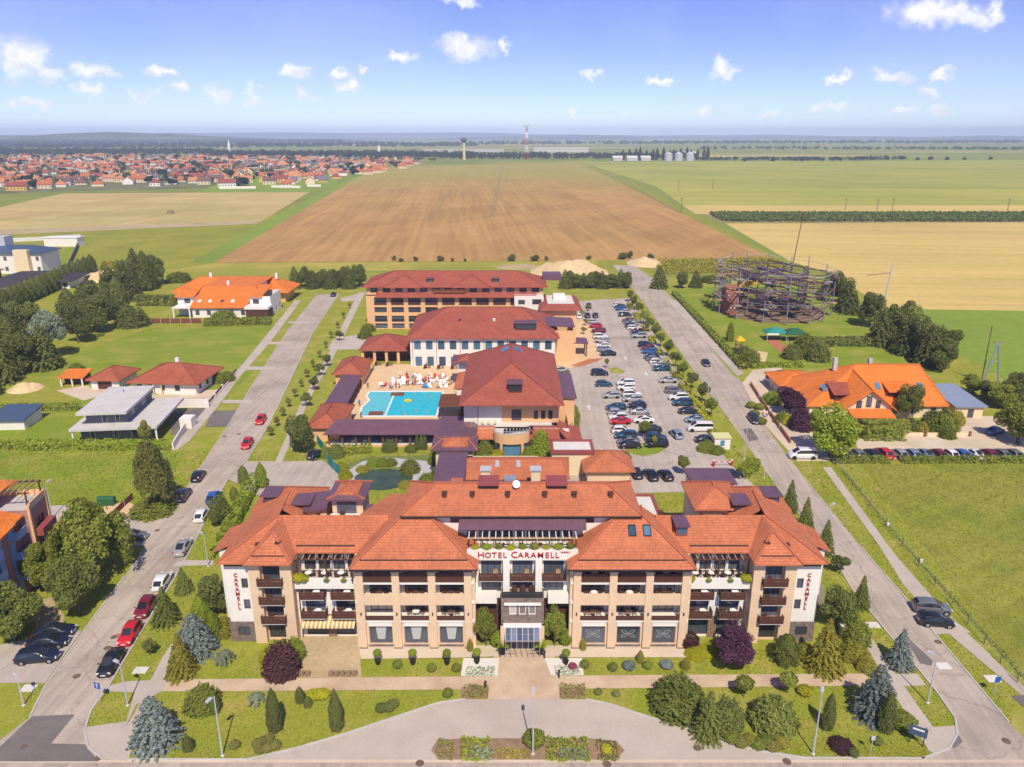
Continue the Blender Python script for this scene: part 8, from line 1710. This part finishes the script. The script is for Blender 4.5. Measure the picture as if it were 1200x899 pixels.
# ================================================================== VILLAGE AND FAR COUNTRY
HM = []
def house_mesh(w, d, h, r, hip):
    mb = MB(); mb.box(-w / 2, w / 2, -d / 2, d / 2, 0, h); nw = len(mb.f)
    if hip: polys = hip_polys(-w / 2 - .5, w / 2 + .5, -d / 2 - .5, d / 2 + .5, h, h + r)
    else:
        polys = gable_polys(-w / 2 - .4, w / 2 + .4, -d / 2 - .5, d / 2 + .5, h, h + r); mb.poly([(-w / 2, -d / 2, h), (-w / 2, d / 2, h), (-w / 2, 0, h + r * .94)]); mb.poly([(w / 2, d / 2, h), (w / 2, -d / 2, h), (w / 2, 0, h + r * .94)]); nw = len(mb.f)
    for p in polys: mb.poly(p)
    nr = len(mb.f); mb.box(w * .15, w * .15 + .8, .4, 1.2, h + r * .5, h + r + .9)
    nx = max(2, int(w / 3)); ng = len(mb.f)
    for s in (-1, 1):
        for i in range(nx):
            x = -w / 2 + (i + .5) * w / nx
            for z in ([1.2] if h < 4 else [1.2, 4.0]): y = s * (d / 2 + .03); q = [(x - .7, y, z), (x + .7, y, z), (x + .7, y, z + 1.4), (x - .7, y, z + 1.4)]; mb.poly(q if s < 0 else q[::-1])
    me = mb.mesh('house'); me.materials.append(MATS['render_white']); me.materials.append(MATS['far_orange']); me.materials.append(MATS['window_glass'])
    for i, p in enumerate(me.polygons): p.material_index = 0 if i < nw or nr <= i < ng else (1 if i < nr else 2)
    return me
for n_, c_ in (('far_orange', (.42, .14, .055)), ('far_red', (.27, .075, .055)), ('far_brown', (.17, .09, .075)), ('far_grey', (.16, .15, .17)), ('far_brick', (.50, .21, .10))): mat(n_, c_, var=.15, scale=.4)
HM = [house_mesh(*a) for a in ((11, 10, 2.8, 4.6, False), (14, 10, 4.2, 4.4, False), (12, 12, 2.8, 4.6, True), (18, 11, 4.4, 4.6, False), (11, 11, 4.2, 4.4, True), (24, 11, 4.4, 4.6, False))]
ROOFN = {'far_orange': 'orange', 'far_red': 'red', 'far_brown': 'brown', 'far_grey': 'grey', 'far_brick': 'rust-coloured'}; WALLN = {'render_white': 'white', 'render_cream': 'cream', 'render_yellow': 'ochre'}
vr = random.Random(17); placed = []
def village_ok(x, y):
    # nearer edge of the village follows the stubble field and the street that climbs to the wood
    edge = 905 if x < -250 else 905 + (x + 250) * 9.0
    if x < -480: edge = 905 - (-480 - x) * 1.1
    return y > edge
for k in range(26000):
    if len(placed) >= 640: break
    y = 640 + 1550 * vr.random() ** 1.2; x = vr.uniform(-.80 * y, -.11 * y)
    if not village_ok(x, y) or x > -135 or any(abs(x - a) < 13.5 + (y - 600) * .004 and abs(y - b) < 17 + (y - 600) * .010 for a, b in placed): continue
    placed.append((x, y))
placed.sort(key=lambda p: p[1]); rest = MB(); rest_mi = []; rest_m = list(ROOFN) + list(WALLN) + ['window_glass']
for k, (x, y) in enumerate(placed):
    rm = vr.choices(list(ROOFN), [4, 2.2, 2.2, 1, 3])[0]; wm = vr.choices(list(WALLN), [4, 3, 1])[0]; me = HM[vr.choices(range(6), [4, 3, 4, 1.2, 2, .7])[0]]; rz = vr.choice([0, 0, 0, PI / 2, PI]) + R(vr.uniform(-6, 6) + 12)
    if k < 295:
        o = bpy.data.objects.new('village_house', me); COL.objects.link(o); o.location = (x, y, -.05); o.scale = (1.08, 1.08, 1.0); o.rotation_euler = (0, 0, rz)
        for i, m in ((0, wm), (1, rm)): o.material_slots[i].link = 'OBJECT'; o.material_slots[i].material = MATS[m]
        tag(o, 'village house with %s roof and %s walls beyond the stubble field' % (ROOFN[rm], WALLN[wm]), 'house', 'village houses')
    else:
        n = len(rest.v); M_ = Matrix.Translation((x, y, -.05)) @ Matrix.Rotation(rz, 4, 'Z'); rest.v += [tuple(M_ @ v.co) for v in me.vertices]
        for p in me.polygons: rest.f.append(tuple(n + i for i in p.vertices)); rest_mi.append(rest_m.index((wm, rm, 'window_glass')[p.material_index]))
o = rest.build('far_village', None); tag(o, 'far rows of village houses fading into the dark wood', 'village', kind='stuff')
for m in rest_m: o.data.materials.append(MATS[m])
o.data.polygons.foreach_set('material_index', rest_mi)
pl2 = []
for k in range(300):
    for q in range(20):
        t = vr.random() ** 1.25; y = 650 + 1700 * t; x = vr.uniform(-.78 * y, -.10 * y)
        if village_ok(x, y - 12) and all(abs(x - a) > 5.5 or abs(y - b) > 7 for a, b in placed): break
    else: continue
    T('village_tree', 'far', vr.choice(['leaf_dark', 'leaf_far', 'leaf_far']), None, vr.uniform(8, 12), vr.uniform(6, 11), 'garden tree between the village houses', group='village trees', var=k % 3, world=(x, y), parts=False)
# white garden walls at the village edge
for i, (a, b) in enumerate((((257, 221.5), (300, 221)), ((318, 220), (352, 220.5)), ((360, 219), (376, 219)))): p, q = G(*a), G(*b); o = MB().bar((p[0], p[1], 1.3), (q[0], q[1], 1.3), .5, 2.6).build('garden_wall', 'render_white'); tag(o, 'long white garden wall at the field side of the village', 'wall', 'village garden walls')
# woodland belts as mass
def wood(label, px0, px1, depth, n, h, m, name='woodland'):
    a, b = np.array(G(*px0)), np.array(G(*px1)); P, N = [], []
    u = NR.uniform(0, 1, n); v = NR.uniform(0, 1, n); base = a[None] + (b - a)[None] * u[:, None]; sc_ = np.linalg.norm(base, axis=1, keepdims=True); base = base * (1 + v[:, None] * depth / sc_)
    hh = h * NR.uniform(.6, 1.15, n)
    for k in range(n):
        q = sphere_pts(26); q[:, 2] = np.abs(q[:, 2]) * 1.0; r = hh[k] * .5; c = np.array([base[k, 0], base[k, 1], hh[k] * .35]); P.append(c + q * np.array([r, r, hh[k] * .65]) * NR.uniform(.75, 1, (26, 1))); N.append(q)
    o = obj(name, leaf_mesh(name, np.concatenate(P), np.concatenate(N), h * .16, m, flat=.4), None); return tag(o, label, 'woodland', kind='stuff')
wood('dark wood behind the village roofs', (-120, 184), (250, 183), 700, 900, 16, 'leaf_far'); wood('dark wood between village and the radio mast', (240, 184.5), (560, 187.5), 420, 800, 15, 'leaf_far'); wood('dark wood under the radio mast', (545, 187.5), (820, 187.5), 260, 420, 14, 'leaf_far')
wood('hedgerow trees along the far green fields', (820, 189), (960, 188.5), 60, 120, 9, 'leaf_far'); wood('hedgerow trees in the far pale fields', (930, 190), (1060, 188), 60, 110, 10, 'leaf_far'); wood('distant dark wood on the plain', (-100, 176), (560, 173), 900, 1000, 22, 'leaf_far'); wood('distant dark wood beyond the green fields', (560, 171), (1300, 168), 900, 800, 24, 'leaf_far'); wood('distant wood low on the horizon', (820, 176), (1300, 177), 300, 260, 14, 'leaf_far'); wood('distant wood under the hills', (-100, 171), (400, 168), 900, 700, 26, 'leaf_far')
for i in range(16): T('poplar', 'farcone', 'leaf_far', (730 + i * 6.6 + (i % 3), 187.5), 22 + (i % 4) * 2, 4.2, 'dark poplar in the row beside the grain silos', 'poplar', 'poplar row', parts=False)
for i, (x, y, s) in enumerate(((940, 189.5, 1), (985, 189, .8), (1010, 188.5, 1.1), (1075, 188.5, .8), (1090, 188.3, 1), (1110, 188.3, .9), (1130, 188.2, .8), (1160, 188, .9), (905, 190, 1), (872, 190, .9))): T('field_tree', 'far', 'leaf_far', (x, y), 11 * s, 7 * s, 'lone tree at the end of the far crop field', group='lone field trees', parts=False)
wood('garden greenery between the village houses', (-120, 222), (200, 214), 700, 170, 8, 'leaf_far', 'garden_greenery'); wood('garden greenery between the far village houses', (200, 212), (430, 200), 620, 150, 8, 'leaf_far', 'garden_greenery')
# silos, sheds, masts
for i, x in enumerate((783, 795, 808)):
    c = G(x, 188.6); t = thing('grain_silo', 'grey metal grain silo with conical roof beyond the crop field', 'silo', (c[0], c[1], 0), 0, 'grain silos'); MB().cyl((0, 0, 0), (0, 0, 15), 9.5, None, 20).build('drum', 'galvanised', t); MB().lathe([(10, 15), (1, 20), (1, 21), (.01, 21)], 20).build('roof', 'galvanised', t)
for i, (x, w, lab) in enumerate(((741, 24, 'round white silage tank next to the grain silos'), (757, 22, 'white farm shed between tank and silos'), (724, 22, 'low pale farm shed at the wood'))):
    c = G(x, 188.6); t = thing('farm_shed', lab, 'farm building', (c[0], c[1], 0)); MB().box(-w / 2, w / 2, 0, 26, 0, 7).build('wall', 'concrete' if i else 'galvanised', t); roof(gable_polys(-w / 2 - .5, w / 2 + .5, -.5, 26.5, 7, 11), 'concrete_light', t, ridge=None)
c = G(810, 184.8); t = thing('white_hall', 'white hall behind the grain silos', 'farm building', (c[0], c[1], 0)); MB().box(-18, 18, 0, 20, 0, 10).build('wall', 'render_white', t); roof(gable_polys(-19, 19, -.5, 20.5, 10, 15), 'white_paint', t, ridge=None)
for x0, x1, lab in ((495, 590, 'long low white factory hall beyond the woods'), (625, 690, 'white factory hall behind the radio mast')):
    a, b = G(x0, 178.5), G(x1, 178.5); t = thing('factory_hall', lab, 'factory', ((a[0] + b[0]) / 2, a[1], 0)); w = (b[0] - a[0]) / 2; MB().box(-w, w, 0, 60, 0, 14 if x0 > 600 else 8).build('wall', 'concrete', t); MB().box(-w - 1, w + 1, -1, 61, 14.01 if x0 > 600 else 8.01, 15.5 if x0 > 600 else 9).build('roof', 'concrete_light', t)
c = G(617, 187); t = thing('radio_mast', 'red and white lattice radio mast with wide head above the woods', 'mast', (c[0], c[1], 0))
hz = [0, 16, 32, 48, 62, 76]
for i in range(5):
    sg = MB()
    for sx in (-1, 1):
        for sy in (-1, 1): r0, r1 = 4.5 - i * .7, 4.5 - (i + 1) * .7; sg.bar((sx * r0, sy * r0, hz[i]), (sx * r1, sy * r1, hz[i + 1]), 1.0)
        sg.bar((sx * r0, -r0, hz[i]), (-sx * r1, -r1, hz[i + 1]), .6); sg.bar((-r0, sx * r0, hz[i]), (-r1, -sx * r1, hz[i + 1]), .6)
    sg.bar((-r1, -r1, hz[i + 1]), (r1, -r1, hz[i + 1]), .8); sg.build('mast_section', 'red_paint' if i % 2 == 0 else 'white_paint', t)
MB().box(-8, 8, -2, 2, 76, 79).build('mast_head', 'galvanised', t); MB().box(-7, -5, -1, 1, 79, 82).build('antenna', 'galvanised', t); MB().box(5, 7, -1, 1, 79, 82).build('antenna', 'galvanised', t)
c = G(544, 187.5); t = thing('water_tower', 'slim yellow-green water tower with wide top above the trees', 'water tower', (c[0], c[1], 0)); MB().cyl((0, 0, 0), (0, 0, 40), 3.4, 2.8, 12).build('shaft', 'leafless_lime', t); MB().lathe([(3, 40), (8, 45), (8, 49), (.01, 51)], 16).build('tank', 'grey_slate', t)
for (x, y, h, lab) in ((269.5, 182, 46, 'slim white church spire among the far village roofs'), (444.5, 180, 40, 'white church tower rising from the dark wood')):
    c = G(x, y); t = thing('church_tower', lab, 'church tower', (c[0], c[1], 0)); MB().box(-3.5, 3.5, -3.5, 3.5, 0, h * .6).build('tower', 'render_white', t); MB().lathe([(4.6, h * .6), (2.2, h * .75), (.1, h)], 8).build('spire', 'render_white' if x < 300 else 'grey_slate', t)
# soil heap behind the guest wing
def heap(label, p, rx, ry, h, m, name='soil_heap'):
    c = G(*p); mb = MB(); n = 26; rr_ = random.Random(len(label)); ph = [rr_.uniform(0, 6) for _ in range(6)]
    for j in range(n + 1):
        for i in range(n + 1):
            x, y = (i / n - .5) * 2, (j / n - .5) * 2; d = math.hypot(x, y); f = max(0, 1 - d ** 1.7) * (1 + .25 * math.sin(5 * x + ph[0]) * math.sin(4 * y + ph[1]) + .12 * math.sin(13 * x + ph[2]) * math.sin(11 * y + ph[3])); mb.v.append((c[0] + x * rx, c[1] + y * ry, f * h - .05))
    for j in range(n):
        for i in range(n): a = j * (n + 1) + i; mb.f.append((a, a + 1, a + n + 2, a + n + 1))
    o = mb.build(name, m, None, True); return tag(o, label, 'soil heap')
heap('large yellow soil heap behind the guest wing', (667, 319), 17, 20, 5.2, 'sand'); heap('pale gravel heap beside the large yellow soil heap', (607, 313), 11, 8, 1.0, 'dirt'); heap('yellow sand heap at the end of the street', (757, 309), 9, 12, 2.6, 'sand'); heap('small yellow sand heap on the hut garden lawn', (30, 456), 4, 4, 1.6, 'sand'); heap('sand heap behind the short thuja row', (126, 327), 12, 9, 3.5, 'sand')
# power poles across the fields
for i, (x, y) in enumerate(((1027, 251), (795, 224), (835, 222), (1180, 250), (798, 249), (990, 250), (1045, 250))):
    c = G(x, y); t = thing('power_pole', 'thin timber power pole in the far fields', 'power pole', (c[0], c[1], 0), 0, 'power poles'); MB().cyl((0, 0, 0), (0, 0, 11), .25, .16, 6).build('pole', 'bark', t); MB().bar((-1.4, 0, 10.4), (1.4, 0, 10.4), .2).build('crossarm', 'bark', t)
c = G(200, 250.5); o = MB().lathe([(.001, 0), (2.6, .2), (2.4, 2.2), (.001, 3)], 10).build('field_stack', 'soil'); o.location = (c[0], c[1], 0); tag(o, 'lone dark stack in the middle of the stubble field', 'stack')
# air
hz_ = MB().box(-16000, 16000, -400, 16200, -3, 168).build('haze', None); tag(hz_, kind='stuff', label='thin blue summer haze over the whole plain', cat='haze')
hm = bpy.data.materials.new('haze_air'); hm.use_nodes = True; ht = hm.node_tree; ht.nodes.clear(); ho = ht.nodes.new('ShaderNodeOutputMaterial'); hv = ht.nodes.new('ShaderNodeVolumePrincipled')
hv.inputs['Color'].default_value = (.55, .67, 1.0, 1); hv.inputs['Density'].default_value = 1.15e-4; hv.inputs['Anisotropy'].default_value = -.38
ht.links.new(hv.outputs[0], ho.inputs['Volume']); hz_.data.materials.append(hm)
